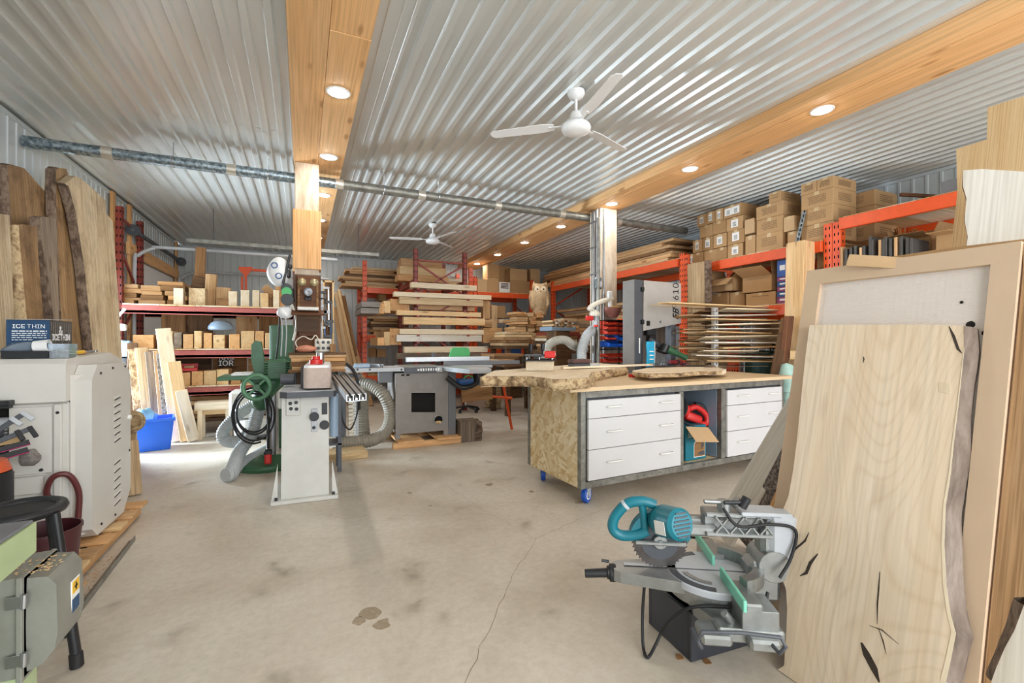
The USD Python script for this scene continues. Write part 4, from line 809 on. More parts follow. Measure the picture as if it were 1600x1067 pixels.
W('feed_opening', bx(mx0 + .051, mx1 - .24, my0 + .06, my1 - .04, .43, .9), HOLE)
for k, (z, r) in enumerate(((.80, .03), (.745, .025))): W('feed_roller', cyl((mx0 + .051, my0 + .02 + .03 * k, z), (mx1 - .24, my0 + .02 + .03 * k, z), r, 20), (LGREY, DGREY)[k], smooth=40)
W('feed_table', bx(mx0 + .02, mx1 - .235, my0 - .10, my0 + .06, .60, .645, .006), STEEL)
W('adjuster_bracket', J(bx(-1.56, -1.325, my0 - .10, my0 - .05, .90, .925, .003), bx(-1.55, -1.33, my0 - .09, my0 - .055, .885, .9)), BLACK)
for x in (-1.52, -1.45, -1.38): W('bolt', cyl((x, my0 - .085, .9), (x, my0 - .085, .94), .011, 8), BLACK, smooth=40)
W('roller_spring', J([cyl((mx1 - .255, my0 + .0, .68 + .018 * k), (mx1 - .242, my0, .68 + .018 * k), .009, 8) for k in range(8)]), STEEL, kind='stuff')
# side cover: bevelled prism standing out of the right side
cp = [(mx1 + .002, 3.215), (mx1 + .035, 3.215), (-1.045, 3.30), (-1.045, 3.86), (mx1 + .002, 3.90)]
zc0, zc1 = .125, 1.09
cov = W('side_cover', mv(prism([(3.215, zc0 + .07), (3.215, zc1 - .08), (3.29, zc1), (3.74, zc1 - .005), (3.83, zc1 - .10), (3.83, zc0 + .12), (3.70, zc0), (3.29, zc0 + .01)], mx1 * 0 + .083), np.array([[0, 0, 1, mx1 + .002], [1, 0, 0, 0], [0, 1, 0, 0], [0, 0, 0, 1.0]])), CREAM, label='louvred cream side cover')
W('cover_bevel', J(mv(prism([(mx1 + .0, 3.20), (mx1 + .083, 3.286), (mx1 + .083, 3.32), (mx1 + .0, 3.32)], zc1 - zc0 - .09), TR(0, 0, zc0 + .04))), CREAM)
fy = [3.36, 3.86]
for k in range(13):
    z = .885 - .043 * k if k < 7 else .49 - .05 * (k - 7)
    W('louvre', mv(mv(prism([(0, 0), (.007, -.003), (0, -.014)], .10), RX(90)), TR(mx1 + .085, 3.64, z) @ RX(4)), CREAM, under=cov); W('louvre_slot', mv(bx(0, .0022, -.1, 0, -.0195, -.014, .0004), TR(mx1 + .0845, 3.64, z) @ RX(4)), HOLE, under=cov)
W('screw', J([cyl((mx1 + .083, y, z), (mx1 + .091, y, z), .007, 8) for y, z in ((3.33, zc1 - .05), (3.51, zc1 - .03), (3.72, zc1 - .03), (3.80, .5), (3.34, .18), (3.55, .16))]), BLACK, kind='stuff')
W('stop_button', J(cyl((mx1 + .083, 3.79, .72), (mx1 + .10, 3.79, .72), .016, 14)), PAPER, smooth=40)
W('air_hose', tube([(-1.20, my0 - .005, .36), (-1.205, my0 - .05, .44), (-1.17, my0 - .075, .52), (-1.115, my0 - .06, .52), (-1.085, my0 - .03, .42), (-1.09, my0 - .02, .28), (-1.10, my0 - .02, .10)], .014, 10), paint('dark_red_hose', 0x5E2A2A, .4), smooth=60)
# pallet
pt = Thing('pallet', 'worn softwood pallet under the cream machine with a steel angle along its edge', 'pallet', (-1.43, 3.4, 0))
for x in (-1.05, -1.27, -1.48):
    pt.part('stringer', box(1.14, .04, .085), PINE_O, TR(x, 3.42, .055) @ RZ(90), world=True)
for k, y in enumerate((2.90, 3.06, 3.24, 3.44, 3.64, 3.84)):
    pt.part('deck_board', box(.53, .115, .018), (PINE, TAN, PINE_O)[k % 3], TR(-1.245, y + .05, .1065), world=True)
pt.part('deck_board', box(.52, .1, .0115), PINE, TR(-1.245, 2.93, .0062), world=True)
pt.part('splinter', wobble(box(.12, .05, .02, b=.004).subdivide(), .01, 30), PINE, TR(-1.1, 3.08, .125) @ RZ(70), world=True)
solo('steel_angle', 'thin grey steel angle lying on the floor along the pallet', 'angle iron', J(box(.86, .03, .004, (0, 0, .002)), box(.86, .004, .03, (0, -.015, .015))), GALVM, frame(onz(168, 895, 0) + V3(.0, 0, .001), onz(213, 845, 0) - onz(135, 950, 0), (0, 0, 1)))
sd = []
r = random.Random(4)
for k in range(160):
    x, y = r.uniform(-1.1, -.93), r.uniform(2.85, 3.3); sd.append(mv(box(r.uniform(.004, .014), r.uniform(.002, .006), .0015, b=.0003), TR(x, y, .003) @ RZ(r.uniform(0, 180))))
solo('sawdust_litter', 'loose sawdust and chips scattered on the floor by the pallet', 'sawdust', J(sd), SAWDUST, kind='stuff')

# things on top of the machine
def topz(y): return 1.131 + .02 * (y - my0) / .6
yb = 3.34
bx0, bx1 = onY(9, 540, yb)[0], onY(78, 540, yb)[0]
bzt = onY(60, 500, yb)[2]; zb = 1.142
ib = Thing('printed_carton', 'blue and charcoal printed carton with white lettering on the cream machine', 'box', (bx0, yb, zb))
bw_ = bx1 - bx0; bh_ = bzt - zb; bdp = .26
ib.part('carton', bx(0, bw_, 0, bdp, 0, bh_), NAVY); ib.part('side_print', bx(bw_, bw_ + .0012, .0, bdp, 0, bh_), DKCARD, label='charcoal end panel')
ib.part('lid_flap', mv(bx(0, bw_ + .005, -.012, bdp, 0, .004), TR(0, 0, bh_ + .001) @ RX(2)), paint('carton_lid', 0xA9A49C, .6)); 
ib.part('lettering', mv(meshkit.text_mesh('ICE', .0215, .001, True), TR(bw_ * .14, -.0005, bh_ - .045) @ RX(90)), WHITEINK); ib.part('lettering', mv(meshkit.text_mesh('THIN', .0215, .001), TR(bw_ * .14 + .058, -.0005, bh_ - .045) @ RX(90)), WHITEINK)
ib.part('lettering', mv(meshkit.text_mesh('ICETHIN', .034, .001, True), TR(bw_ + .0015, .02, .085) @ RZ(90) @ RX(90) @ np.diag([1.05, 1, 1, 1])), WHITEINK); ib.part('lettering', mv(meshkit.text_mesh('ICE', .02, .001, True), TR(bw_ + .0015, .095, bh_ - .075) @ RZ(90) @ RX(90)), WHITEINK)
ib.part('emblem', mv(J(cyl((.115, bh_ - .04, 0), (.115, bh_ - .04, .001), .011, 12), box(.012, .012, .001, (.115, bh_ - .054, .0005), .0002)), TR(bw_ + .0015, 0, 0) @ RZ(90) @ RX(90)), WHITEINK)
r = random.Random(2); ln = []
for k in range(13):
    if k in (5, 7): continue
    z = bh_ - .064 - .0115 * k; x = bw_ * .13; e = bw_ * (.93 if k not in (4, 8) else .6)
    while x < e: w = r.uniform(.008, .026); ln.append(bx(x, min(x + w, e), -.0012, 0, z, z + .0048 + .0016 * (k in (0, 8)), .0003)); x += w + .004
ib.part('print_line', J(ln), WHITEINK, kind='stuff')
ib.part('side_pattern', J([bx(bw_ + .001, bw_ + .002, y, y + .006, .1 + .05 * math.sin(y * 80), bh_ - .01, .0003) for y in np.arange(.01, .25, .022)]), GREYPL, kind='stuff')
yt = 3.21
def onT(px, py, y=yt): return onY(px, py, y)
trx0, trx1 = onT(8, 575)[0], onT(80, 575)[0]; zt_ = 1.133
ty = Thing('plastic_tray', 'black plastic tray holding a grey cloth and a white cup on the cream machine', 'tray', ((trx0 + trx1) / 2, yt + .03, zt_))
tw = trx1 - trx0
ty.part('tray', J(bx(-tw / 2, tw / 2, -.06, .06, 0, .004), bx(-tw / 2, tw / 2, -.064, -.06, 0, .038), bx(-tw / 2, tw / 2, .06, .064, 0, .038), bx(-tw / 2 - .004, -tw / 2, -.06, .06, 0, .038), bx(tw / 2, tw / 2 + .004, -.06, .06, 0, .038)), BLACK)
cx_ = onT(38, 560)
solo('grey_cloth', 'crumpled grey-blue cloth lying over the black tray', 'cloth', wobble(ell((0, 0, 0), (.10, .05, .03), 3), .022, 18, 4), CLOTHG, TR(cx_[0], yt + .03, zt_ + .052) @ RY(-8), smooth=70)
c_ = onT(66, 565)
solo('white_cup', 'small white plastic cup lying in the black tray', 'cup', lathe([(0, 0), (.03, 0), (.034, .06), (.031, .06), (.027, .004), (0, .004)], 24), WHITE, TR(c_[0] - .03, yt + .0, zt_ + .06) @ RY(86), smooth=40)
c_ = onT(94, 572)
cl_ = Thing('clear_tub', 'clear plastic tub of shiny hardware on the cream machine corner', 'tub', (c_[0], yt + .03, zt_))
cl_.part('tub', J(bx(-.042, .042, -.045, .045, 0, .002), bx(-.042, .042, -.047, -.045, 0, .075), bx(-.042, .042, .045, .047, 0, .075), bx(-.044, -.042, -.045, .045, 0, .075), bx(.042, .044, -.045, .045, 0, .075)), CLEARPL)
r = random.Random(5); cl_.part('hardware', J([mv(cyl((0, 0, -.012), (0, 0, .012), .003, 6), TR(r.uniform(-.03, .03), r.uniform(-.033, .033), r.uniform(.008, .04)) @ RX(r.uniform(0, 180)) @ RY(r.uniform(0, 180))) for _ in range(60)]), CHROME, kind='stuff')
for k, (a, b, cc, lab, col, cat) in enumerate((((104, 583), (134, 576), YELLOW, 'yellow-handled screwdriver on the cream machine', YELLOW, 'screwdriver'), ((108, 566), (136, 574), RED, 'red-handled pliers behind the screwdriver on the cream machine', RED, 'pliers'), ((112, 576), (146, 578), DGREY, 'grey steel wrench behind the clear tub on the cream machine', STEEL, 'wrench'))):
    p, q = onY(a[0] + 8, a[1], 3.42 + .06 * k), onY(b[0] + 2, b[1], 3.56 + .07 * k); p[2], q[2] = 1.154, 1.160
    t = Thing({'screwdriver': 'screwdriver', 'pliers': 'pliers', 'wrench': 'wrench'}[cat], lab, cat, M=frame(p, q - p, (0, 0, 1)))
    L = np.linalg.norm(q - p)
    if cat == 'wrench': t.part('shaft', J(bx(0, L, -.008, .008, -.004, .004), cyl((0, 0, -.005), (0, 0, .005), .016, 14), cyl((L, 0, -.005), (L, 0, .005), .016, 14)), STEEL)
    else:
        for s in ((0,) if cat == 'screwdriver' else (-.014, .014)): t.part('handle', tube([(0, s, 0), (L * .4, s * 1.3, 0), (L * .75, s * .4, 0)], .0115 if s == 0 else .008, 10), col, smooth=60)
        t.part('shaft', cyl((L * .7, 0, 0), (L * 1.3, 0, 0), .005, 8), STEEL)
# clamps and bars lying in the feed opening
for k, (a, b, col, lab) in enumerate((((-6, 674), (41, 644), BLACK, 'black clamp bar sticking out of the feed opening, steepest'), ((-4, 690), (52, 668), BLACK, 'black clamp bar lying lower in the feed opening'), ((-6, 704), (46, 690), MAGENTA, 'dark strip with a magenta edge in the feed opening'), ((-6, 716), (44, 702), MAGENTA, 'second dark strip with a magenta edge, lowest in the feed opening'))):
    p, q = onY(*a, 3.02 - .03 * k), onY(*b, 3.08 - .03 * k); t = Thing('clamp_bar' if k < 2 else 'magenta_strip', lab, 'clamp' if k < 2 else 'strip', M=frame(p, q - p, (0, -1, .3))); L = np.linalg.norm(q - p)
    t.part('bar', bx(0, L, -.012, .012, -.004, .004), DGREY if k < 2 else BLACK)
    if k < 2: t.part('jaw', J(bx(L - .02, L, -.05, .012, -.008, .008), bx(L * .5, L * .5 + .02, -.04, .016, -.01, .01)), (LGREY, BLACK)[k])
    else: t.part('coloured_edge', bx(0, L, -.016, -.012, -.004, .004), col)
p = onY(16, 688, 3.1); solo('wood_offcut', 'small pale wood offcut lying among the clamps in the feed opening', 'offcut', box(.09, .05, .03), PINE, TR(*p) @ RZ(10) @ RY(-8))
p = onY(47, 715, 3.05); solo('grey_casting', 'rough beige casting hanging at the feed opening corner', 'casting', wobble(ell((0, 0, 0), (.04, .03, .045)), .012, 40), STONEG if False else GREYPL, TR(*p), smooth=60)
# log slice and pale plank behind the cover
lg = Thing('log_slice', 'thick round log slice with rough bark standing behind the louvred cover', 'log', tuple(onz(203, 735, 0)))
q = onz(203, 735, 0); lz = onY(203, 660, q[1])[2]
lg.part('wood', mv(cyl((0, -.07, 0), (0, .07, 0), .105, 28), TR(0, 0, lz)), BARKPALE, smooth=30); lg.part('support_board', bx(-.05, .05, -.02, .02, 0, lz - .1), SLABW)
a, b = onz(206, 775, 0), None
plank('short_board', 'short pale board end leaning low behind the cream machine', a + V3(0, 0, .005), onY(200, 690, a[1] + .12), .13, .03, (.2, -1, .3), SLABW)

# ---------------------------------------------------------------- green-topped machine with a grey switch box, bottom left
gm = Thing('green_table_saw', 'pale green machine with a grey hammered motor box in the bottom left corner', 'machine', tuple(onz(40, 1150, 0)))
# motor box: front-right corner edges traced at its depth
q0 = onY(118, 950, 1.78)
def Gx(px, py, Y): return onY(px, py, Y)
bxf = Gx(40, 900, 1.62); 
yF = 1.55
x_l, x_r = Gx(-60, 950, yF)[0], Gx(38, 950, yF)[0]; z_t, z_b = Gx(20, 905, yF)[2], Gx(20, 1062, yF)[2]
M_ = TR(x_r, yF, 0) @ RZ(0)
wd = .17
shell = [(-.02, z_b + .02), (.06, z_b + .05), (0, z_t + .0), (-.02, z_t - .0)]
zm = (z_t + z_b) / 2
gm.part('motor_box', mv(prismY([(-.45, z_b), (0, z_b), (0, z_t), (-.45, z_t)], 0, wd), M_), OLIVE, world=True)
gm.part('motor_cover', mv(wobble(prismY([(.001, z_b + .01), (.03, z_b + .02), (.054, z_b + .05), (.06, z_b + .09), (.057, z_t - .035), (.04, z_t - .01), (.001, z_t - .005)], .008, wd - .008).subdivide(), .002, 10), M_), OLIVE, world=True, smooth=35, label='domed grey cover')
gm.part('flange', mv(bx(-.012, .0, -.012, wd, z_b - .01, z_t + .004), M_), OLIVE, world=True)
for z in (z_b + .05, z_t - .055): gm.part('hinge', mv(J(cyl((.004, -.012, z - .018), (.004, -.012, z + .018), .007, 10), bx(-.03, .0, -.014, -.010, z - .015, z + .015)), M_), STEEL, world=True, smooth=40)
gm.part('latch', mv(J(cyl((-.07, -.006, zm - .005), (-.07, .002, zm - .005), .022, 18), bx(-.078, -.062, -.022, -.004, zm - .02, zm)), M_), BRASS, world=True, smooth=40)
gm.part('knockout', mv(ring((-.09, -.001, z_b + .05), .022, .002, RX(90)), M_), OLIVE, world=True)
zm = (z_t + z_b) / 2 + .0
lm = TR(x_r + .0585, yF + .085, 0)
gm.part('label_plate', mv(bx(0, .002, 0, .05, zm - .03, zm + .06), lm @ RZ(0)), WHITE, world=True)
gm.part('label_plate', mv(bx(.002, .003, .005, .045, zm + .022, zm + .055), lm), YELLOW, world=True, label='yellow square label'); gm.part('label_plate', mv(bx(.002, .003, .004, .046, zm - .027, zm + .008), lm), NAVY, world=True, label='blue square label')
gm.part('emblem', mv(J(bx(.003, .0036, .016, .034, zm + .036, zm + .041, .0002), bx(.003, .0036, .022, .028, zm + .028, zm + .049, .0002)), lm), INKB, world=True)
gm.part('stand', mv(J(bx(-.42, -.02, .03, wd - .05, .001, z_b - .005, .01)), M_), LGREEN, world=True)
tb = Gx(57, 800, 1.95)
yT = 1.95
te = onY(57, 840, 1.30)
gm.part('table', prismX([(.8, te[2] - .05), (1.30, te[2] - .028), (1.30, te[2] + .034), (.8, te[2] + .034)], te[0] - .5, te[0]), LGREEN, world=True)
gm.part('table_top', bx(te[0] - .5, te[0] - .004, .805, 1.297, te[2] + .034, te[2] + .04), MGREY, world=True)
gm.part('column', bx(te[0] - .42, te[0] - .14, .95, 1.25, .001, te[2] - .06, .01), LGREEN, world=True)
r = random.Random(6); gm.part('sawdust', J([mv(box(r.uniform(.003, .009), r.uniform(.002, .005), .0015, b=.0003), TR(x_r + r.uniform(-.13, .05), yF + r.uniform(.01, wd - .05), z_t + .003) @ RZ(r.uniform(0, 180))) for _ in range(110)]), SAWDUST, world=True, kind='stuff')
# black stool and bucket behind
sc_ = onz(75, 985, 0); sx, sy = onY(30, 800, 2.3)[0], 2.3; sz = onY(62, 795, 2.3)[2]
st = Thing('black_stool', 'black round-topped steel stool between the green and cream machines', 'stool', (sx, sy, 0))
st.part('seat_ring', ring((0, 0, sz), .115, .02), BLACK, smooth=60); st.part('seat', cyl((0, 0, sz - .01), (0, 0, sz + .006), .10, 28), RUBBER, smooth=40)
for k in range(4):
    a = math.radians(-20 + 90 * k); t_, b_ = V3(.12 * math.cos(a), .12 * math.sin(a), sz - .01), V3(.2 * math.cos(a), .2 * math.sin(a), .02)
    lg_ = st.part('leg', cyl(b_, t_, .017, 12), BLACK, smooth=40); st.part('foot_tip', cyl(b_ - V3(0, 0, .018), b_ + (t_ - b_) * .06, .021, 12), RUBBER, under=lg_, smooth=40)
st.part('footrest', ring((0, 0, sz * .42), .165, .009), BLACK, smooth=60)
bk = Thing('maroon_bucket', 'dark maroon bucket standing behind the black stool', 'bucket', (onY(60, 840, 2.72)[0], 2.76, 0))
bk.part('bucket', lathe([(0, 0.001), (.10, 0.001), (.13, .36), (.135, .36), (.135, .372), (.127, .372), (.098, .01), (0, .01)], 28), paint('maroon_bucket_plastic', 0x4A1F24, .4), smooth=35)
cd = Thing('black_vacuum', 'black shop vacuum with an orange lid edge at the left picture edge', 'vacuum', (onY(6, 780, 2.55)[0] - .17, 2.72, 0))
z1 = onY(10, 735, 2.55)[2]
cd.part('body', lathe([(0, 0.001), (.12, 0.001), (.12, z1 - .06), (.115, z1 - .04), (0, z1 - .04)], 24), BLACK, smooth=35); cd.part('lid', lathe([(0, z1 + .03), (.10, z1 + .01), (.115, z1 - .035), (0, z1 - .035)], 24), paint('vacuum_lid', 0xC8572E, .4), smooth=35)
hs = tube([onY(118, 862, 2.3) + V3(.02, 0, -.02), onY(112, 885, 2.3), onY(118, 930, 2.3), onY(125, 985, 2.3) * [1, 1, 0] + V3(0, 0, .03)], .02, 10)
# ---------------------------------------------------------------- tall slabs leaning on the left wall
def wslab(label, X, pxs, th, mat_, bark=None, barkmat=None, lean=.12, edge='front', cat='slab', name='tall_slab'):
    """outline (upper part) traced on a near-vertical plane at X (top) that comes forward towards the floor"""
    up = unit([-lean, 0, 1]); n = unit([1, 0, lean]); P = np.array([onP(a, b, (X, 0, 2.6), n) for a, b in pxs])
    zf = lambda y: None
    base = V3(X + lean * 2.6, 0, 0); F_ = lean_frame(base + V3(0, P[:, 1].mean(), 0), n, up)
    Q = (np.linalg.inv(F_) @ np.c_[P, np.ones(len(P))].T).T[:, :2]
    y0, y1 = Q[0, 1], Q[-1, 1]; poly = np.vstack([Q, [(.004, y1 + (Q[-1, 1] - Q[-2, 1]) * .2)], [(.004, y0)]])
    t = Thing(name, label, cat, M=F_)
    t.part('slab', mv(prism(poly, th), TR(0, 0, -th)), mat_)
    if bark:
        E = np.vstack([[(.004, y0)], Q[:bark]]); s = 1 if Q[0, 1] > Q[-1, 1] else -1
        t.part('bark_edge', bark_side(E, th, rnd.randint(1, 99), .02, barkmat or BARK, side=s), barkmat or BARK, smooth=40)
    return t
wslab('big pale slab with a grey bark edge, rightmost of the tall slabs', -1.78, [(146, 560), (132, 420), (118, 330), (107, 291), (101, 287), (118, 275), (128, 280), (165, 313), (166, 333), (176, 345), (186, 480), (192, 590)], .06, SLABA, 5, BARK, .06)
wslab('dark-edged tall slab just left of the big pale slab', -1.85, [(100, 560), (92, 440), (88, 330), (87, 266), (92, 262), (104, 264), (112, 290), (122, 420), (140, 560)], .06, SLABB, 5, BARK, .06)
wslab('short grey weathered slab left of the dark-edged slab', -1.78, [(92, 560), (76, 440), (65, 380), (62, 340), (66, 338), (88, 341), (90, 400), (94, 560)], .05, GREYW, 4, None, .06)
wslab('narrow brown board top peeking out between two tall slabs', -1.99, [(84, 500), (80, 380), (79, 285), (82, 284), (90, 284), (91, 380)], .04, TAN, 0, None, .06)
wslab('mid-height brown bark slab in front of the wide tan slab', -1.71, [(48, 560), (38, 460), (31, 380), (29, 352), (34, 350), (58, 354), (60, 400), (66, 470), (72, 560)], .06, SLABB, 4, BARKPALE, .06)
wslab('wide tan slab with a dark bark edge and a pale sawn strip', -1.92, [(34, 560), (26, 440), (16, 330), (12, 258), (18, 257), (38, 263), (62, 290), (80, 310), (82, 400), (84, 560)], .06, SLABB, 5, BARK, .06)
wslab('pale smooth board leaning at the left picture edge', -1.71, [(-14, 560), (-14, 420), (-14, 334), (-6, 333), (15, 336), (18, 400), (24, 560)], .05, SLABA, 0, None, .06)
wslab('dark tall slab behind the pale board at the left picture edge', -1.99, [(-24, 560), (-24, 400), (-24, 280), (-4, 280), (13, 290), (16, 400), (20, 560)], .06, DARKW, 0, None, .06)

# ---------------------------------------------------------------- maroon pallet rack at the end of the left wall
RY0, RD = 7.0, .76
xa, xb_ = XL + .09, onY(462, 485, RY0)[0]
SH = [(.637, 'bottom'), (1.11, 'middle'), (1.665, 'top')]
rk = Thing('pallet_rack', 'maroon steel pallet rack in the far left corner, loaded with timber blocks', 'rack', (xa, RY0, 0))
def upright(t, x, y, z1, M1, holes=True, side=1):
    u = t.part('upright', J(bx(x - .035, x + .035, y, y + .008, 0, z1, .001), bx(x - .035, x - .029, y, y + .07, 0, z1, .001), bx(x + .029, x + .035, y, y + .07, 0, z1, .001)), M1, world=True)
    if holes:
        hh = [box(.012, .003, .03, (x + s * .017, y - .0005, z), .0005) for z in np.arange(.1, z1, .1) for s in (-1, 1)] + [box(.003, .016, .03, (x + s * .0355, y + .035, z), .0005) for z in np.arange(.1, z1, .1) for s in (-1, 1)]
        t.part('slot_hole', J(hh), HOLE, world=True, under=u, kind='stuff')
    return u
def brace(t, p, q, M1, r=.017): L = np.linalg.norm(np.subtract(q, p)); return t.part('brace', box(L, .035, .022), M1, frame((np.asarray(p) + np.asarray(q)) / 2, np.subtract(q, p), (1, 0, 0) if abs(p[0] - q[0]) < .01 else (0, 1, 0)), world=True)
for x in (xa, xb_):
    z1 = 2.86 if x < 0 else 1.75
    upright(rk, x, RY0, z1, MAROON); upright(rk, x, RY0 + RD, z1, MAROON)
    for k, z in enumerate(np.arange(.2, z1 - .5, .55)): brace(rk, (x, RY0 + .06, z + (.5 if k % 2 else 0)), (x, RY0 + RD, z + (0 if k % 2 else .5)), MAROON)
    brace(rk, (x, RY0 + .06, z1 - .12), (x, RY0 + RD, z1 - .18), MAROON)
for z, nm in SH:
    for y in (RY0 - .045, RY0 + RD + .075):
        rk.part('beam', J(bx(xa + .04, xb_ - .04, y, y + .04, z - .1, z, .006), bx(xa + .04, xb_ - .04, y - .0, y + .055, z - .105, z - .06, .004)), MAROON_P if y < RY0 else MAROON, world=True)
    n = 5; w = (xb_ - xa - .1) / n
    for k in range(n): rk.part('shelf_board', box(RD + .16, w - .004, .018), PINE if k % 2 else PINE_W, TR(xa + .05 + w * (k + .5), RY0 + RD / 2 + .02, z + .0095) @ RZ(90), world=True)
def rblocks(lst, Y, z, label, group, mats, depth=(.25, .4), cat='timber block', name='timber_block', grain='y', zb=None):
    for k, q in enumerate(lst):
        x0, x1, y0, y1 = q[:4]; a = FY(x0, x1, y0, y1, Y); zz = a[2] if zb is None else zb; M1 = q[4] if len(q) > 4 else mats[k % len(mats)]; dep = rnd.uniform(*depth)
        timber(name, label(k), cat, a[0] + .002, a[1] - .002, Y, Y + dep, zz, a[3], M1, grain, group, rz=rnd.uniform(-2.5, 2.5))
ZS = {k: z + .0195 for z, k in SH}
# middle shelf: a row of square timber ends
mid = [(207, 240, 523, 541, PINE_O), (246, 262, 517, 541, PINE_O), (263, 271, 517, 541, PINE), (272, 285, 519, 541, GREYW), (286, 302, 522, 542), (304, 316, 517, 542), (318, 331, 520, 542), (333, 351, 523, 542), (357, 374, 522, 542), (376, 397, 517, 542), (399, 413, 517, 543), (414, 424, 520, 543)]
rblocks(mid, RY0 + .02, 0, lambda k: f'square timber end on the middle shelf of the maroon rack, {ORD[k]} from the left', 'timber ends on the middle shelf', [PINE_O, PINE], zb=ZS['middle'])
bot = [(286, 298, 582, 606), (299, 317, 580, 606), (318, 338, 579, 606), (339, 358, 577, 606, PINE), (360, 376, 587, 606), (378, 394, 582, 606), (398, 412, 585, 606)]
rblocks(bot, RY0 + .02, 0, lambda k: f'square timber end on the bottom shelf of the maroon rack, {ORD[k]} from the left', 'timber ends on the bottom shelf', [PINE_O, PINE_O, PINE], zb=ZS['bottom'])
# top shelf: stacked flat boards at the left, upright blocks to the right
stk = [[(179, 208, 6), (180, 220, 4.5), (180, 213, 7), (181, 222, 7.5), (180, 214, 6.5)], [(216, 258, 7), (220, 256, 8), (222, 254, 6), (219, 250, 9)], [(260, 290, 8), (262, 292, 7), (257, 290, 7), (250, 288, 9), (246, 286, 6)]]
for si, s in enumerate(stk):
    z = ZS['top']
    for k, (x0, x1, h) in enumerate(s):
        yy = RY0 + .09 + rnd.uniform(0, .03); a = FY(x0, x1, 460, 460 + h, yy); hh = a[3] - a[2]
        timber('stacked_board', f'{ORD[k]} board up in the {("left", "middle", "right")[si]} stack on the maroon rack top', 'board', max(a[0], XL + .05), a[1], yy, yy + .5, z, z + hh - .001, (PINE_O, TAN, BROWN)[(k + si) % 3], 'x', 'boards stacked on the top shelf', rz=rnd.uniform(-2, 2)); z += hh
ZT = ZS['top']
for k, (x0, x1, y0, y1, dy, m_, lab) in enumerate(((271, 286, 450, 471, -.03, PINE_W, 'pale square block end in front of the right board stack'), (295, 321, 450, 471, -.02, SLABW, 'wide pale block beside the brown upright board on the top shelf'),
        (338, 357, 466, 473, -.02, BROWN, 'dark low bark offcut on the top shelf of the maroon rack'), (357, 370, 455, 473, -.02, PINE_W, 'pale block left of the orange roller stand'), (376, 389, 453, 474, -.03, PINE_W, 'pale block right in front of the orange roller stand'),
        (394, 405, 453, 474, -.02, PINE_W, 'pinkish pale block just right of the orange roller stand'), (407, 419, 458, 475, -.03, PINE, 'low tan block third right of the orange roller stand'), (427, 436, 453, 476, -.03, PINE_W, 'pale block nearest the telephone post on the top shelf'))):
    a = FY(x0, x1, y0, y1, RY0 + dy); timber('timber_block', lab, 'timber block', a[0], a[1], RY0 + dy, RY0 + dy + .1, ZT, a[3], m_, 'y', rz=rnd.uniform(-3, 3))
for x0, x1, y0, y1, Y, m_, lab, rz in ((320, 337, 428, 470, .12, TAN, 'square-topped brown board standing on end on the top shelf', 0), (304, 319, 386, 430, .30, BROWN, 'tall narrow brown board standing highest on the top shelf', 0), (337, 360, 449, 466, .10, TAN, 'brown board end behind the dark bark offcut', 0), (430, 446, 438, 470, .2, PINE_O, 'orange pine block standing behind the pale block by the post', 0), (412, 428, 452, 470, .15, TAN, 'tan block behind the low tan block on the top shelf', 0)):
    a = FY(x0, x1, y0, y1, RY0 + Y); timber('upright_board', lab, 'board', a[0], a[1], RY0 + Y, RY0 + Y + .07, ZT, a[3], m_, 'z', rz=rz, tilt=2)
a = FY(297, 322, 432, 470, RY0 + .2); timber('gnarled_board', 'gnarled brown board leaning behind the wide pale block', 'board', a[0], a[1], RY0 + .2, RY0 + .27, ZT, a[3], DARKW, 'x', tilt=9)
a = onY(420, 443, RY0 + .1); solo('timber_block', 'small square block balanced on its corner near the hanging masks', 'timber block', box(.17, .1, .1), TAN, TR(a[0], RY0 + .15, ZT + .23) @ RY(45))
# boards stored upright behind the middle shelf
for x0, x1, y0, y1, Y, m_, lab in ((252, 290, 491, 540, .45, BROWN, 'brown live-edge board at the back of the middle shelf, left'), (290, 332, 489, 540, .5, DARKW, 'dark live-edge board at the back of the middle shelf, centre'), (369, 402, 494, 540, .55, TAN, 'brown board at the back of the middle shelf behind the orange leg'), (404, 440, 492, 540, .5, BROWN, 'brown board at the back of the middle shelf, rightmost')):
    a = FY(x0, x1, y0, y1, RY0 + Y); timber('upright_board', lab, 'board', a[0], a[1], RY0 + Y, RY0 + Y + .05, ZS['middle'], a[3], m_, 'z')
for x0, x1, y0, y1, Y, m_, lab in ((272, 330, 553, 600, .6, DARKW, 'dark wide board at the back of the bottom shelf, left'), (332, 385, 556, 600, .6, BROWN, 'brown wide board at the back of the bottom shelf, centre'), (388, 440, 560, 600, .6, TAN, 'tan wide board at the back of the bottom shelf, right')):
    a = FY(x0, x1, y0, y1, RY0 + Y); timber('upright_board', lab, 'board', a[0], a[1], RY0 + Y, RY0 + Y + .05, ZS['bottom'], a[3], m_, 'x')
# orange roller stand behind
rs = Thing('roller_stand', 'orange steel roller stand with a triangular head behind the top shelf', 'stand', tuple(onY(381, 470, RY0 + 1.0) * [1, 1, 0]))
Y = RY0 + 1.0
def s2(px, py): q = onY(px, py, Y); return (q[0], q[2])
rs.part('head', prismY([s2(373, 417), s2(394, 417), s2(394, 421), s2(386, 430), s2(385, 436), s2(382, 436), s2(381, 430), s2(373, 421)], Y, Y + .05), ORANGE, world=True)
rs.part('arm', bx(s2(394, 0)[0], s2(425, 0)[0], Y, Y + .03, s2(400, 424)[1], s2(400, 420)[1]), ORANGE, world=True)
for x in (378, 384): rs.part('leg', bx(s2(x - 1.6, 0)[0], s2(x + 1.6, 0)[0], Y + .005, Y + .045, 0.001, s2(x, 432)[1]), ORANGE, world=True)
rs.part('foot', bx(s2(370, 0)[0], s2(392, 0)[0], Y - .15, Y + .2, .001, .03), ORANGE, world=True)
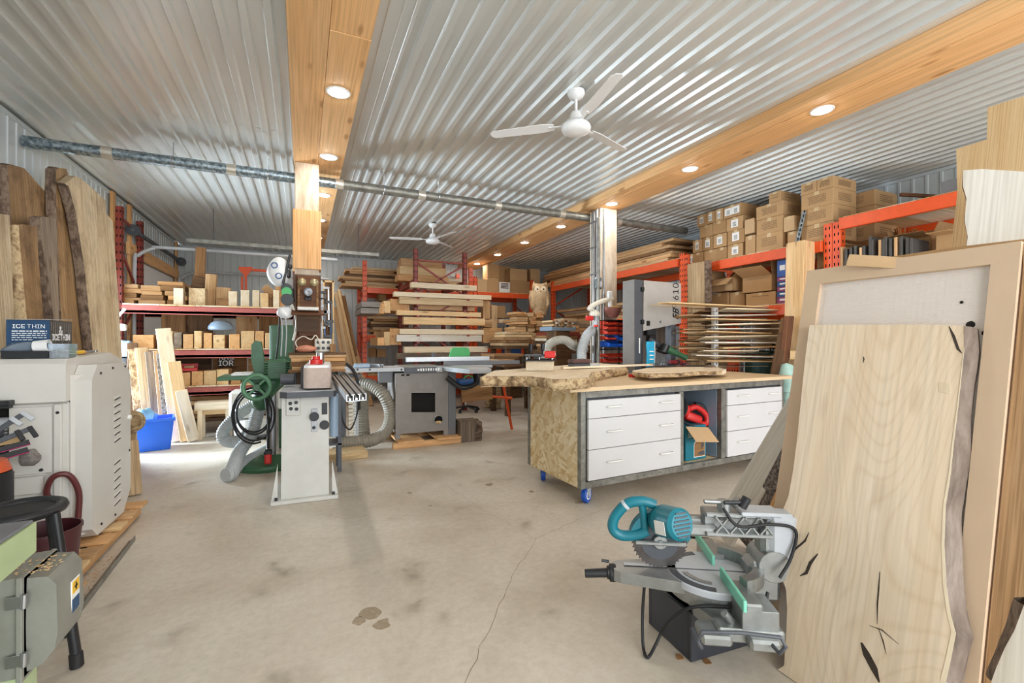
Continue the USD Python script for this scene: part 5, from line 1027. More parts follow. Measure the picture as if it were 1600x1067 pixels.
# blue-grey helmet, red tray, lettered tote
c_ = onY(343, 512, RY0 - .02)
solo('round_shell', 'smooth blue-grey rounded plastic shell on the middle shelf blocks', 'helmet', lathe([(0, .13), (.06, .125), (.11, .1), (.145, .05), (.15, .02), (.13, 0), (.0, .0)], 28), BIRDGREY, TR(c_[0], RY0 + .1, c_[2] - .03), smooth=60)
a = onY(295, 577, RY0 + .1); rtb = Thing('red_tray', 'small red plastic bin with a wood scrap on the bottom shelf', 'bin', (a[0], RY0 + .13, a[2] - .02), 5)
rtb.part('bin', J(bx(-.09, .09, -.07, .07, 0, .004), bx(-.094, -.09, -.07, .07, 0, .09), bx(.09, .094, -.07, .07, 0, .05), bx(-.09, .09, .07, .074, 0, .09), bx(-.09, .09, -.074, -.07, 0, .035)), RED); rtb.part('scrap', wobble(box(.1, .06, .03, (0, 0, .05)), .01, 30), PINE)
a = FY(345, 360, 553, 573, RY0 + .35); tb_ = Thing('lettered_tote', 'black shopping tote with white block letters on the bottom shelf', 'bag', ((a[0] + a[1]) / 2, RY0 + .35, a[2] - .0))
tb_.part('bag', bx(-.09, .09, 0, .06, -.0, a[3] - a[2] + .02, .01), BLACK); tb_.part('lettering', mv(meshkit.text_mesh('RK&', .07, .001, True), TR(-.085, -.0012, .10) @ RX(90)), WHITEINK); tb_.part('lettering', mv(meshkit.text_mesh('IOR', .07, .001, True), TR(-.085, -.0012, .015) @ RX(90)), WHITEINK)
a = FY(376, 396, 541, 554, RY0 + .5); 
# boards lying below the bottom shelf, wooden bench
for k in range(6):
    a = FY(298, 440, 617 + 7 * k, 623 + 7 * k, RY0 + .05); timber('low_board', f'long board lying under the bottom shelf of the maroon rack, {ORD[k]} from the top', 'board', a[0], a[1], RY0 + .05 + .02 * k, RY0 + .5, a[2], a[3], (BROWN, TAN, DARKW, TAN, BROWN, DARKW)[k], 'x', 'boards under the bottom shelf')
be = Thing('wooden_bench', 'small pale pine bench in front of the maroon rack', 'bench', (0, 0, 0))
a = FY(304, 364, 628, 640, RY0 - .28); be.part('seat', bx(a[0], a[1], RY0 - .3, RY0 - .06, a[2], a[3]), PINE_W, world=True)
for x in (a[0] + .03, a[1] - .08):
    for y in (RY0 - .29, RY0 - .12): be.part('leg', box(a[2] - .002, .05, .05), PINE_W, TR(x + .025, y + .025, a[2] / 2 + .001) @ RY(-90), world=True)
be.part('stretcher', bx(a[0] + .08, a[1] - .08, RY0 - .27, RY0 - .25, a[2] - .06, a[2] - .002), PINE, world=True)
# leaning planks in front of the rack (bottom pixel on the floor, top pixel)
lp = [((210, 690), (207, 536), .10, DARKW, 'dark brown plank, leftmost of the planks leaning on the maroon rack'), ((222, 690), (209, 545), .11, BARKPALE, 'bark-edged plank second from the left leaning on the maroon rack'), ((238, 689), (221, 543), .13, SLABW, 'wide pale plank leaning on the maroon rack, third from the left'),
      ((247, 690), (233, 549), .08, GREYW, 'grey weathered plank leaning fourth on the maroon rack'), ((256, 690), (243, 548), .05, TAN, 'thin tan plank leaning fifth on the maroon rack'), ((266, 692), (252, 552), .10, BARKGREY, 'grey bark-faced plank leaning sixth on the maroon rack'),
      ((280, 690), (255, 513), .15, PINE_W, 'tallest pale plank leaning on the maroon rack'), ((292, 689), (272, 565), .13, PINE, 'pinkish plank right of the tallest leaning plank'), ((303, 687), (283, 610), .12, PINE_W, 'short grey-white plank, rightmost of the leaning planks')]
for k, (pb_, pt_, w, m_, lab) in enumerate(lp):
    a = onz(pb_[0], pb_[1], .012); a[1] = max(a[1], 6.62) - .0; a = onY(pb_[0], pb_[1] , 6.86 - .03 * k) * [1, 1, 0] + V3(0, 0, .02)
    b = onY(pt_[0], pt_[1], 6.925 - .03 * k); plank('leaning_plank', lab, a, b, w, .028, (.1, -1, .2), m_)
# blue recycling bin
bb = onz(230, 704, 0); bn = Thing('recycling_bin', 'bright blue recycling bin with crumpled plastic on the floor', 'bin', (bb[0], bb[1] + .06, 0), 14)
w0, w1, d0, d1, hh = .19, .225, .13, .16, .36
def frus(w0, d0, w1, d1, z0, z1): 
    v = [(-w0, -d0, z0), (w0, -d0, z0), (w0, d0, z0), (-w0, d0, z0), (-w1, -d1, z1), (w1, -d1, z1), (w1, d1, z1), (-w1, d1, z1)]
    return trimesh.convex.convex_hull(np.array(v))
wl_ = []
for (ax, s) in (('y', -1), ('y', 1), ('x', -1), ('x', 1)):
    t_ = .006
    if ax == 'y': v = [(-w0, s * d0, .003), (w0, s * d0, .003), (-w1, s * d1, hh), (w1, s * d1, hh), (-w0, s * (d0 - t_), .003), (w0, s * (d0 - t_), .003), (-w1, s * (d1 - t_), hh), (w1, s * (d1 - t_), hh)]
    else: v = [(s * w0, -d0, .003), (s * w0, d0, .003), (s * w1, -d1, hh), (s * w1, d1, hh), (s * (w0 - t_), -d0, .003), (s * (w0 - t_), d0, .003), (s * (w1 - t_), -d1, hh), (s * (w1 - t_), d1, hh)]
    wl_.append(trimesh.convex.convex_hull(np.array(v, float)))
bn.part('bin', J(wl_, bx(-w0, w0, -d0, d0, .002, .008)), BLUE)
bn.part('rim', J(bx(-w1 - .012, w1 + .012, -d1 - .012, -d1 + .004, hh - .035, hh, .004), bx(-w1 - .012, w1 + .012, d1 - .004, d1 + .012, hh - .035, hh, .004), bx(-w1 - .012, -w1 + .004, -d1, d1, hh - .035, hh, .004), bx(w1 - .004, w1 + .012, -d1, d1, hh - .035, hh, .004)), BLUE)
bn.part('recycling_mark', J(mv(J(ring((0, 0, 0), .022, .004, None, 12, 5), box(.03, .012, .002, (0, -.045, 0), .0005)), TR(w1 - .012, 0.03, hh * .55) @ RY(97) @ RZ(90))), WHITEINK)
solo('plastic_wrap', 'crumpled translucent blue plastic wrap stuffed in the recycling bin', 'plastic bag', wobble(ell((0, 0, 0), (.12, .08, .09), 3), .05, 14, 8), paint('blue_wrap', 0x7FB4D8, .25, dirt=.3, scale=20), TR(bb[0] - .05, bb[1] + .06, hh + .0), smooth=50)
# clamps, drill and oddments hanging on the rack's left upright
for k, (px, py, sz, m_, lab) in enumerate(((187, 511, (.08, .06, .08), WHITE, 'white power adapter box on the maroon rack upright'), (192, 545, (.11, .08, .2), BIRDGREY, 'blue-grey toolbox hanging by the maroon rack upright'), (190, 566, (.1, .08, .10), DGREY, 'dark cordless drill body beside the maroon rack'), (191, 583, (.12, .08, .1), RED, 'red and black hand tool low by the maroon rack'))):
    q = onY(px, py, 6.85); solo('tool_case', lab, 'tool', wobble(box(*sz, b=.015).subdivide(), .006, 20, k), m_, TR(q[0], 6.955, q[2]), smooth=50)
p_, q_ = onY(183, 496, 6.9), onY(196, 482, 6.9); plank('white_bracket', 'white diagonal shelf bracket at the left end of the maroon rack', p_, q_, .03, .02, (0, -1, 0), WHITE, 'bracket')
a = FY(170, 207, 527, 541, 6.9)
# ---------------------------------------------------------------- edge belt sander
sb = onz(484, 783, 0); bs_ = Thing('edge_sander', 'grey-white edge belt sander on a tapered cabinet in the middle of the floor', 'sander', (sb[0] - .02, sb[1] + .22, 0), -3)
bs_.part('base_plate', bx(-.235, .235, -.24, .26, .001, .03, .004), SANDERW)
bs_.part('cabinet', trimesh.convex.convex_hull(np.array([(s * a, y, z) for z, a, y0, y1 in ((.03, .168, -.19, .2), (.80, .165, -.17, .17)) for s in (-1, 1) for y in (y0, y1)])), SANDERW)
for s in (-1, 1): bs_.part('base_rib', prismY([(s * .19, .03), (s * .232, .03), (s * .19, .30)], -.2, -.19), SANDERW); bs_.part('foot_bolt', cyl((s * .2, -.21, .03), (s * .2, -.21, .05), .011, 6), BLACK)
bs_.part('table', mv(prism([(-.17, -.26), (-.12, -.3), (.20, -.3), (.22, -.28), (.22, .32), (-.17, .32)], .045), TR(0, 0, .80)), DGREY, label='dark table edge'); bs_.part('table_top', mv(prism([(-.165, -.255), (-.12, -.295), (.20, -.295), (.215, -.28), (.215, .315), (-.165, .315)], .004), TR(0, 0, .845)), LGREY)
bs_.part('rear_box', bx(-.2, -.13, -.1, .34, .70, .845, .01), SANDERW)
bp = rrect(.2, .75, .045, 6, .085, .14)
bs_.part('abrasive_belt', mv(prism(bp, .155), TR(0, 0, .862)), SANDBELT); bs_.part('belt_cover', mv(prism(rrect(.185, .735, .04, 6, .085, .14), .02), TR(0, 0, 1.0165)), WHITE)
bs_.part('belt_guard', bx(-.036, -.018, -.15, .5, .86, 1.02, .004), BLACK)
bs_.part('knob', J(cyl((.07, -.02, 1.035), (.07, -.02, 1.075), .05, 20), cyl((.07, -.02, 1.075), (.07, -.02, 1.10), .03, 16)), RED, smooth=40); bs_.part('tracking_post', cyl((.10, .05, 1.035), (.10, .05, 1.13), .03, 18), CHROME, smooth=40)
bs_.part('cover_slot', J(bx(.07, .13, -.13, -.12, 1.036, 1.038), bx(.09, .12, -.16, -.15, 1.036, 1.038)), BLACK)
bs_.part('switch_plate', bx(-.135, -.035, -.190, -.168, .655, .79, .004), SANDERW); bs_.part('switch_button', J([cyl((x, -.197, z), (x, -.188, z), .013, 12) for x, z in ((-.105, .75), (-.065, .755), (-.1, .71), (-.062, .705))]), BLACK, smooth=40, kind='stuff')
bs_.part('slot_bracket', bx(.04, .085, -.186, -.172, .52, .70, .003), LGREY); bs_.part('adjust_knob', cyl((.062, -.21, .64), (.062, -.172, .64), .034, 18), BLACK, smooth=40); bs_.part('adjust_knob', cyl((.135, -.2, .57), (.135, -.16, .57), .034, 18), BLACK, smooth=40); bs_.part('adjust_knob', cyl((.06, -.2, .555), (.06, -.172, .555), .012, 10), BLACK, smooth=40)
bs_.part('window_slot', bx(.115, .155, -.178, -.166, .65, .74, .003), BLACK)
bs_.part('lift_column', cyl((.205, -.05, .45), (.205, -.05, .80), .034, 16), BIRDGREY, smooth=40); bs_.part('dust_port', cyl((-.2, .14, .91), (-.1, .14, .91), .045, 20), DGREY, smooth=40)
# aluminium extrusions lying on the sander table's end
for k in range(3):
    p, q = onz(547 + 10 * k, 628 - 1 * k, .86), onz(519 + 8.6 * k, 588 - .5 * k, .875); t = solo('aluminium_profile', f'slotted aluminium profile beside the sander belt, {("left", "middle", "right")[k]} one of three', 'profile', J(bx(0, 1, -.02, -.012, 0, .04), bx(0, 1, .012, .02, 0, .04), bx(0, 1, -.02, -.006, .034, .04), bx(0, 1, .006, .02, .034, .04), bx(0, 1, -.02, .02, 0, .006), bx(0, 1, -.008, .008, .006, .02)), ALU, frame(p, q - p, (0, 0, 1)) @ np.diag([np.linalg.norm(q - p) * 1.5, 1.1, 1.1, 1]))
post_ = onz(535, 705, 0)
pb2 = Thing('profile_stand', 'dark square steel leg with cable chain holding the aluminium profiles', 'stand', (post_[0], post_[1], 0))
pb2.part('leg', bx(-.035, .035, -.035, .035, .03, .85, .004), DGREY); pb2.part('foot_plate', bx(-.1, .1, -.1, .1, .005, .03), DGREY)
for k in range(14): pb2.part('chain_link', bx(.06, .12, -.02, .02, .16 + .045 * k, .195 + .045 * k, .006), PVC)
pb2.part('side_rail', bx(.14, .17, -.02, .02, .1, .85), LGREY); pb2.part('top_bracket', bx(-.08, .2, -.05, .05, .82, .855), DGREY)
pb2.part('cable', tube([(-.02, -.04, .55), (.0, -.09, .35), (.08, -.07, .25), (.16, -.04, .45), (.17, -.03, .7)], .008, 6), RUBBER, smooth=60)
f = [onz(x, y, .0) for x, y in ((519, 722), (574, 717))]
timber('floor_timber', 'pale timber lying on the floor right of the sander base', 'timber', f[0][0] - .1, f[1][0], f[0][1], f[0][1] + .3, .001, .075, PLY, 'x', rz=4)
# ---------------------------------------------------------------- green pedestal machine
gb = onz(420, 730, 0); g = Thing('green_pedestal_machine', 'old green pedestal machine with handwheel, round base and coiled black cable', 'machine', (gb[0], gb[1] + .05, 0))
def gp(px, py, dy=0): q = onY(px, py, gb[1] + .05 + dy); return V3(q[0] - gb[0], dy, q[2])
g.part('round_base', lathe([(0, .001), (.27, .001), (.28, .03), (.27, .055), (.12, .085), (.07, .12), (0, .12)], 36), GREEN, smooth=40)
g.part('column', cyl((.03, 0, .08), (.03, 0, .78), .055, 24), STEEL, smooth=40)
c = gp(408, 625); g.part('body', wobble(J(trimesh.convex.convex_hull(np.vstack([ell(c, (.09, .1, .1), 2).vertices, ell(gp(425, 598), (.1, .09, .08), 2).vertices]))), .006, 14), GREEN, smooth=60)
a, b = gp(346, 592), gp(418, 583); g.part('table', bx(a[0], b[0], -.25, .16, a[2], a[2] + .035, .005), GREEN); g.part('table_bracket', prismY([(a[0] + .12, a[2]), (b[0], a[2]), (b[0], a[2] - .1)], -.03, .03), GREEN)
g.part('tray', bx(a[0] + .1, b[0] - .12, -.2, .05, a[2] + .036, a[2] + .06, .01), WHITE)
g.part('wheel_guard', trimesh.convex.convex_hull(np.array([(*gp(x, y)[[0]], dy, gp(x, y)[2]) for x, y in ((394, 538), (400, 532), (408, 534), (414, 566), (416, 584), (399, 584), (398, 562), (393, 560)) for dy in (-.06, .06)])), GREEN)
c = gp(434, 577, .0); m0 = g.part('motor', mv(box(.21, .3, .2, b=.03), TR(*c)), GREEN)
g.part('cooling_fin', J([mv(bx(-.11, .11, -.155, .155, -.004, .004), TR(c[0], 0, c[2] + .025 * k)) for k in range(-3, 4)]), GREEN, under=m0, kind='stuff')
a = gp(425, 508, .45); b = gp(456, 590, .45); g.part('cabinet', bx(a[0] - .02, b[0] + .05, .36, .55, b[2], a[2], .01), GREEN); g.part('cabinet_leg', bx(a[0] + .05, b[0], .4, .52, .08, b[2], .01), GREEN)
g.part('cabinet_door', bx(a[0] + .0, b[0] + .02, .35, .362, b[2] + .04, a[2] - .03, .006), GREEN)
c = gp(401, 605, -.24); R_ = .125
hwl = g.part('handwheel', ring(c, R_ * .88, .02, RX(90), 32, 10), GREENL, smooth=60)
for k in range(4): g.part('spoke', mv(cyl((.02, 0, 0), (R_ * .86, 0, 0), .012, 10), TR(*c) @ RY(45 + 90 * k)), GREENL, under=hwl, smooth=40)
g.part('hub', mv(cyl((0, -.03, 0), (0, .14, 0), .03, 16), TR(*c)), GREEN, under=hwl, smooth=40)
pts = []
for k in range(60):
    t_ = k / 59; an = 2 * math.pi * 3.3 * t_ + 1.2; R1 = 1 + .06 * math.sin(7 * t_)
    px = 396 + (33 - 7 * t_) * R1 * math.cos(an); py = 650 + (43 - 14 * t_) * R1 * math.sin(an) - 6 * t_; pts.append(gp(px, py, -.20 + .03 * t_))
g.part('coiled_cable', tube(pts, .009, 7, 2), RUBBER, smooth=60)
g.part('power_lead', tube([gp(415, 620, -.2), gp(419, 660, -.22), gp(419, 700, -.24)], .011, 8), RUBBER, smooth=60); a = gp(419, 713, -.24); g.part('plug', bx(a[0] - .03, a[0] + .03, a[1] - .03, a[1] + .03, a[2] - .07, a[2] + .06, .012), RED); g.part('plug_body', bx(a[0] - .035, a[0] + .035, a[1] - .035, a[1] + .035, a[2] + .02, a[2] + .06, .01), BLACK)
g.part('cable_drop', tube([gp(438, 480, .1), gp(434, 540, .05), gp(426, 588, .0)], .009, 7), RUBBER, smooth=60)
# dust collector and hoses behind it
dcp = onz(388, 690, 0)
dc = Thing('dust_collector', 'white and grey portable dust collector behind the green machine', 'dust collector', (dcp[0], dcp[1] + .25, 0))
def dp(px, py, dy=0): q = onY(px, py, dcp[1] + .25 + dy); return V3(q[0] - dcp[0], dy, q[2])
a, b = dp(360, 610), dp(412, 650); dc.part('housing', bx(a[0], b[0], -.15, .2, b[2], a[2], .03), PAPER); a, b = dp(368, 655), dp(420, 688); dc.part('drum', lathe([(0, .055), (.2, .055), (.21, a[2]), (.0, a[2] + .02)], 28), WHITE, M=TR((a[0] + b[0]) / 2, 0, 0), smooth=40)
dc.part('drum_base', bx(a[0], b[0], -.2, .2, .03, .054, .01), DGREY); 
for sx in (-1, 1): dc.part('caster', cyl(((a[0] + b[0]) / 2 + sx * .15 - .012, -.17, .026), ((a[0] + b[0]) / 2 + sx * .15 + .012, -.17, .026), .025, 14), BLACK, smooth=40)
Yh = gb[1] + .32
def hp_(lst, Y=Yh): return [onY(x, y, Y + d) for x, y, d in lst]
def hose(label, pts, r, m_, name='flexible_hose', pitch=.02): return solo(name, label, 'hose', tube(pts, r, 14, 8, ribs=pitch), m_, smooth=None)
r_h = .062
hose('silver ribbed hose looping left behind the green machine', [onY(396, 632, Yh), onY(372, 648, Yh), onY(350, 672, Yh) , onY(352, 688, Yh) , onY(375, 688, Yh - .1), onY(398, 668, Yh - .1)], .06, HOSEL)
hose('silver ribbed hose running down to the floor under the cable coil', [onY(404, 640, Yh - .2), onY(392, 680, Yh - .25), onY(375, 705, Yh - .32), *[onz(x, y, .065) for x, y in ((362, 738), (352, 742))]], .062, HOSEL)
hose('silver ribbed hose lying behind the round green base', [onz(x, y, .062) for x, y in ((365, 732), (395, 716), (420, 700), (440, 690))], .058, HOSEL)
# ---------------------------------------------------------------- wood stack on a small cart at the telephone post
Yc = 4.55
ct = Thing('tool_cart', 'small dark-framed cart standing against the telephone post', 'cart', (onY(495, 600, Yc)[0], Yc, 0))
a = FY(450, 540, 578, 584, Yc); x0, x1, zc_ = a[0], a[1], a[3]
for x in (x0 + .03, x1 - .07):
    for y in (0, .22): ct.part('leg', bx(x, x + .035, Yc + y, Yc + y + .035, .001, zc_ - .02), DGREY, world=True)
ct.part('cart_top', bx(x0, x1, Yc - .02, Yc + .27, zc_ - .02, zc_ - .001), BROWN, world=True); ct.part('shelf', bx(x0 + .03, x1 - .035, Yc, Yc + .25, .25, .27), DGREY, world=True)
z = zc_
for k, (l, r_, h, m_) in enumerate(((456, 538, 6, TAN), (454, 540, 7, BROWN), (455, 539, 6, PINE_O), (452, 541, 5, TAN), (450, 541, 3, DARKW))):
    a = FY(l, r_, 560, 560 + h, Yc); timber('stacked_plank', f'brown plank in the stack on the tool cart, {ORD[k]} from the bottom', 'plank', a[0], a[1], Yc - .01 + .01 * (k % 2), Yc + .24, z, z + (a[3] - a[2]) - .001, m_, 'x', 'planks stacked on the tool cart'); z += a[3] - a[2]
zt2 = z
q = onY(479, 545, Yc); so = Thing('palm_sander', 'small orange sander with a looped cord on the cart plank stack', 'sander', (q[0], Yc + .08, zt2)); so.part('body', wobble(ell((0, 0, .035), (.09, .055, .035), 2), .006, 20), paint('salmon_plastic', 0xD08A6E, .45), smooth=60); so.part('cord', tube([(-.07, 0, .03), (-.09, 0, .1), (-.03, 0, .15), (.04, 0, .12), (.08, 0, .16), (.12, .0, .06), (.11, 0, .008)], .006, 6), PVC, smooth=60)
q = onY(506, 537, Yc); so = Thing('power_strip', 'beige multi-socket power box at the back of the cart', 'socket', (q[0], Yc + .16, zt2)); so.part('box', bx(-.075, .075, -.03, .03, 0, .13, .008), PVC)
for i in range(3):
    for j in range(2): so.part('socket', cyl((-.045 + .045 * i, -.034, .04 + .055 * j), (-.045 + .045 * i, -.029, .04 + .055 * j), .015, 12), BLACK)
q = onY(516, 545, Yc); timber('small_block', 'little brown wood block beside the power box on the cart', 'block', q[0], q[0] + .05, Yc + .02, Yc + .1, zt2, zt2 + .08, BROWN, 'z')
# ---------------------------------------------------------------- wall telephone and masks hung on the post
Yp = 4.805
def pz(px, py, Y=Yp): return onY(px, py, Y)
a, b = pz(463, 433), pz(499, 484)
ph = Thing('wall_telephone', 'antique wooden wall telephone with two brass bells hung on the post', 'telephone', ((a[0] + b[0]) / 2, Yp - .005, b[2]))
w, h = (b[0] - a[0]) / 2, a[2] - b[2]; M1 = lambda *x: None
def box4(nm, x0, x1, y0, y1, z0, z1, m_, **k): return ph.part(nm, mv(box(z1 - z0, y1 - y0, x1 - x0, b=.004), TR((x0 + x1) / 2, (y0 + y1) / 2, (z0 + z1) / 2) @ RY(-90)), m_, **k)
box4('backboard', -w - .01, w + .01, -.0, .018, -.42, h + .02, WALNUT); box4('case', -w + .008, w - .008, -.12, .0, .0, h, WALNUT); box4('case_frame', -w + .012, -w + .03, -.126, -.12, .02, h - .02, BROWN); box4('case_frame', w - .03, w - .012, -.126, -.12, .02, h - .02, BROWN)
for s in (-1, 1): ph.part('bell', mv(lathe([(0, .035), (.018, .033), (.035, .02), (.04, 0), (.034, 0), (.0, .02)], 24), TR(s * .052, -.122, h - .06) @ RX(90)), BRASS, smooth=50)
ph.part('mouthpiece', mv(J(lathe([(.018, 0), (.02, .03), (.024, .05), (.036, .07), (.039, .072), (.034, .067), (.02, .045), (0, .04)], 24)), TR(0, -.12, h * .50) @ RX(90)), STEEL, smooth=50); ph.part('transmitter_arm', J(cyl((0, -.125, h * .42), (0, -.17, h * .34), .018, 12), bx(-.028, .028, -.15, -.12, h * .25, h * .38, .008)), BLACK, smooth=40)
sh = ph.part('writing_shelf', mv(box(.2 + 2 * w * .4, .16, .018), TR(0, -.09, -.035) @ RX(16)), WALNUT); ph.part('paper_roll', cyl((-w * .9, -.12, .0), (w * .9, -.12, 0), .018, 14), PAPER, smooth=40)
box4('lower_case', -w * .8, w * .8, -.06, .0, -.26, -.06, WALNUT); ph.part('side_pocket', bx(-w * .95, w * .95, -.09, -.085, -.22, -.06), DARKW)
ph.part('crank', J(cyl((w, -.05, h * .35), (w + .05, -.05, h * .35), .008, 8), cyl((w + .05, -.05, h * .35), (w + .05, -.05, h * .18), .006, 8)), BLACK, smooth=40); ph.part('receiver', J(cyl((-w - .035, -.05, h * .28), (-w - .035, -.05, h * .62), .016, 12), cyl((-w - .035, -.05, h * .22), (-w - .035, -.05, h * .28), .028, 14, .018)), BLACK, smooth=40)
q = pz(436, 424, 4.76); hm = Thing('welding_helmet', 'white dust helmet with two blue rings hanging left of the telephone', 'helmet', (q[0], 4.78, q[2]))
hm.part('shell', wobble(ell((0, 0, 0), (.10, .09, .13), 3), .012, 9), WHITE, smooth=60)
for x, z in ((-.035, .045), (.0, -.05)): hm.part('ring_mark', mv(ring((x, -.085, z), .024, .005, RX(90), 18, 6), TR()), BLUED, smooth=60)
hm.part('visor', J(bx(.0, .11, -.05, .05, .03, .07, .01), bx(.04, .10, -.06, .05, -.06, .02, .015)), BLACK); hm.part('head_band', mv(bx(-.01, .01, -.04, .04, -.12, .16, .004), TR(.06, -.04, 0) @ RY(12)), BLACK)
q = pz(449, 462, 4.76); rm = Thing('respirator', 'black and green respirator with a white filter hanging below the helmet', 'respirator', (q[0], 4.78, q[2]))
rm.part('filter', J(cyl((-.005, -.06, .06), (-.005, -.0, .06), .05, 20)), BLACK, smooth=40); rm.part('band', cyl((-.005, -.07, .03), (-.005, -.02, .03), .045, 20), BGREEN, smooth=40); rm.part('filter', cyl((.0, -.08, -.04), (.0, -.02, -.04), .055, 20), BLACK, smooth=40); rm.part('mask', wobble(ell((-.02, -.03, -.16), (.07, .05, .06), 2), .01, 20), WHITE, smooth=60)
rm.part('strap', tube([(.03, -.02, -.06), (.07, -.02, -.18), (.075, 0, -.3), (.05, 0, -.42)], .012, 8), PVC, smooth=60)
for k, px in enumerate((439, 446)): a, b = pz(px, 495, 4.7), pz(px, 540, 4.7); solo('air_line', ('thin grey air line hanging left of the post, outer one', 'thin grey air line hanging left of the post, inner one')[k], 'hose', tube([b + V3(0, 0, -.1), (a + b) / 2 + V3(.01, 0, 0), a], .006, 6), LGREY, smooth=60)
# tools hanging in an open frame right of the post
tf = Thing('clamp_rack', 'pale wooden frame holding hanging clamps right of the telephone post', 'tool rack', tuple(pz(512, 560, 5.0)))
a = FY(504, 522, 438, 555, 5.0)
for x in (a[0], a[1] - .02): tf.part('side', box(a[3] - a[2], .08, .02), PINE, TR(x + .01, 5.04, (a[2] + a[3]) / 2) @ RY(-90), world=True)
tf.part('top', bx(a[0] - .005, a[1] + .005, 5.0, 5.08, a[3] - .02, a[3]), PINE, world=True); tf.part('back', bx(a[0] + .02, a[1] - .02, 5.075, 5.08, a[2], a[3] - .02), BROWN, world=True)
for k, (px, y0, y1, m_) in enumerate(((503, 440, 500, LGREY), (508, 455, 505, DGREY), (513, 448, 510, STEEL), (518, 470, 520, DGREY), (507, 510, 545, BLUED), (516, 505, 535, NAVY), (500, 470, 540, LGREY))):
    p, q = pz(px, y0, 4.97), pz(px + 1, y1, 4.97); t = Thing('hanging_clamp', f'steel bar clamp hanging on the tool frame, {ORD[k]} in the cluster', 'clamp', M=frame(p, q - p, (0, -1, 0)), group='clamps on the tool frame'); L = np.linalg.norm(q - p)
    t.part('bar', bx(0, L, -.008, .008, -.004, .004), m_); [t.part('jaw', q_, BLACK if k % 2 else LGREY) for q_ in (bx(0, .025, -.06, .01, -.01, .01), bx(L * .6, L * .6 + .03, -.06, .014, -.012, .012))]; t.part('screw', cyl((L * .6 + .015, -.045, 0), (L * .6 + .12, -.045, 0), .007, 8), DARKW if k % 2 else STEEL)
# ---------------------------------------------------------------- sliding table saw
Ys = 5.05
sA, sB = onz(613, 690, .09), onz(693, 684, .09)
cab = Thing('table_saw', 'grey sliding table saw with a dark square opening and dust port', 'table saw', (onz(665, 690, 0)[0], Ys, 0))
Yq = onz(640, 685, .085)[1]
def qz(px, py, dy=0): return onY(px, py, Yq + dy)
a = FY(618, 700, 582, 684, Yq); x0, x1, z0, z1 = a; x2 = onY(716, 640, Yq + .25)[0]; zsk = .085
cab.part('cabinet', J(bx(x0, x1, Yq + .05, Yq + .55, zsk + .07, z1, .004), bx(x0, x0 + .01, Yq + .012, Yq + .05, zsk + .07, z1), bx(x1 - .01, x1, Yq + .012, Yq + .05, zsk + .07, z1), bx(x0, x1, Yq + .012, Yq + .05, z1 - .01, z1)), GREY, world=True)
op = [*[(qz(x, y)[0], qz(x, y)[2]) for x, y in ((643, 614), (680, 614), (680, 644), (643, 644))]]
from shapely.geometry import box as sbox
fpx, fpz = x0, zsk + .07
hole = _P(op); fp = sbox(x0, zsk + .06, x1, z1).difference(hole).difference(_P(arc(qz(685, 656)[0], qz(685, 656)[2], .05, 0, 350, 20)))
cab.part('front_plate', mv(trimesh.creation.extrude_polygon(fp, .012, engine='earcut'), np.array([[1, 0, 0, 0], [0, 0, -1, Yq + .012], [0, 1, 0, 0], [0, 0, 0, 1.0]])), GREY, world=True)
cab.part('opening', bx(op[0][0] - .01, op[1][0] + .01, Yq + .035, Yq + .049, op[2][1] - .01, op[0][1] + .01), HOLE, world=True); cab.part('port_bore', bx(qz(677, 0)[0], qz(693, 0)[0], Yq + .035, Yq + .049, qz(685, 664)[2], qz(685, 648)[2]), HOLE, world=True)
for x in (x0, x1 - .05): cab.part('foot', bx(x, x + .055, Yq + .001, Yq + .06, zsk, zsk + .075), GREY, world=True)
cab.part('side_column', bx(x1 + .001, x1 + .1, Yq - .0, Yq + .5, zsk, z1, .004), MGREY, world=True)
c = qz(685, 656); cab.part('dust_port', J(mv(ring((0, 0, 0), .055, .008, RX(90), 28), TR(c[0], Yq - .005, c[2]))), CAST, world=True, smooth=50); cab.part('sawdust_fill', mv(ell((0, 0, 0), (.045, .02, .018), 1), TR(c[0], Yq + .0, c[2] - .028)), SAWDUST, world=True)
a = FY(652, 680, 588, 608, Yq); cab.part('cover_plate', bx(a[0], a[1], Yq - .004, Yq, a[2], a[3], .001), GREY, world=True); cab.part('vent_slot', J([bx(qz(x, 0)[0], qz(x + 5, 0)[0], Yq - .002, Yq + .001, qz(640, 587)[2], qz(640, 584.5)[2]) for x in (627, 635)]), HOLE, world=True)
zt_s = qz(640, 574)[2]
cab.part('top_band', bx(qz(631, 0)[0], qz(680, 0)[0], Yq - .06, Yq - .045, qz(650, 582)[2], zt_s, .002), DGREY, world=True, label='dark name band'); cab.part('lettering', mv(J([box(w, .03 if k else .022, .001, (.03 * k, .018, 0), .0003) for k, w in enumerate((.022, .018, .02, .014, .02, .018, .012, .02, .02))]), TR(qz(652, 0)[0], Yq - .0605, qz(650, 580)[2] + .002) @ RX(90)), WHITEINK, world=True)
cab.part('table', bx(qz(631, 0)[0], qz(692, 0)[0], Yq - .045, Yq + .6, z1, zt_s + .004, .004), CAST, world=True)
cab.part('extension_table', bx(qz(532, 0)[0], qz(631, 0)[0] - .003, Yq - .05, Yq + .45, qz(580, 581)[2], zt_s + .002, .003), LGREY, world=True, label='pale steel extension table'); cab.part('extension_leg', bx(qz(594, 0)[0], qz(616, 0)[0], Yq + .1, Yq + .2, qz(580, 600)[2], qz(580, 581)[2]), MGREY, world=True)
cab.part('bolt', J([cyl((qz(x, 0)[0], Yq - .054, qz(x, 577)[2]), (qz(x, 0)[0], Yq - .048, qz(x, 577)[2]), .012, 8) for x in (558, 577, 626)]), BLACK, world=True, kind='stuff')
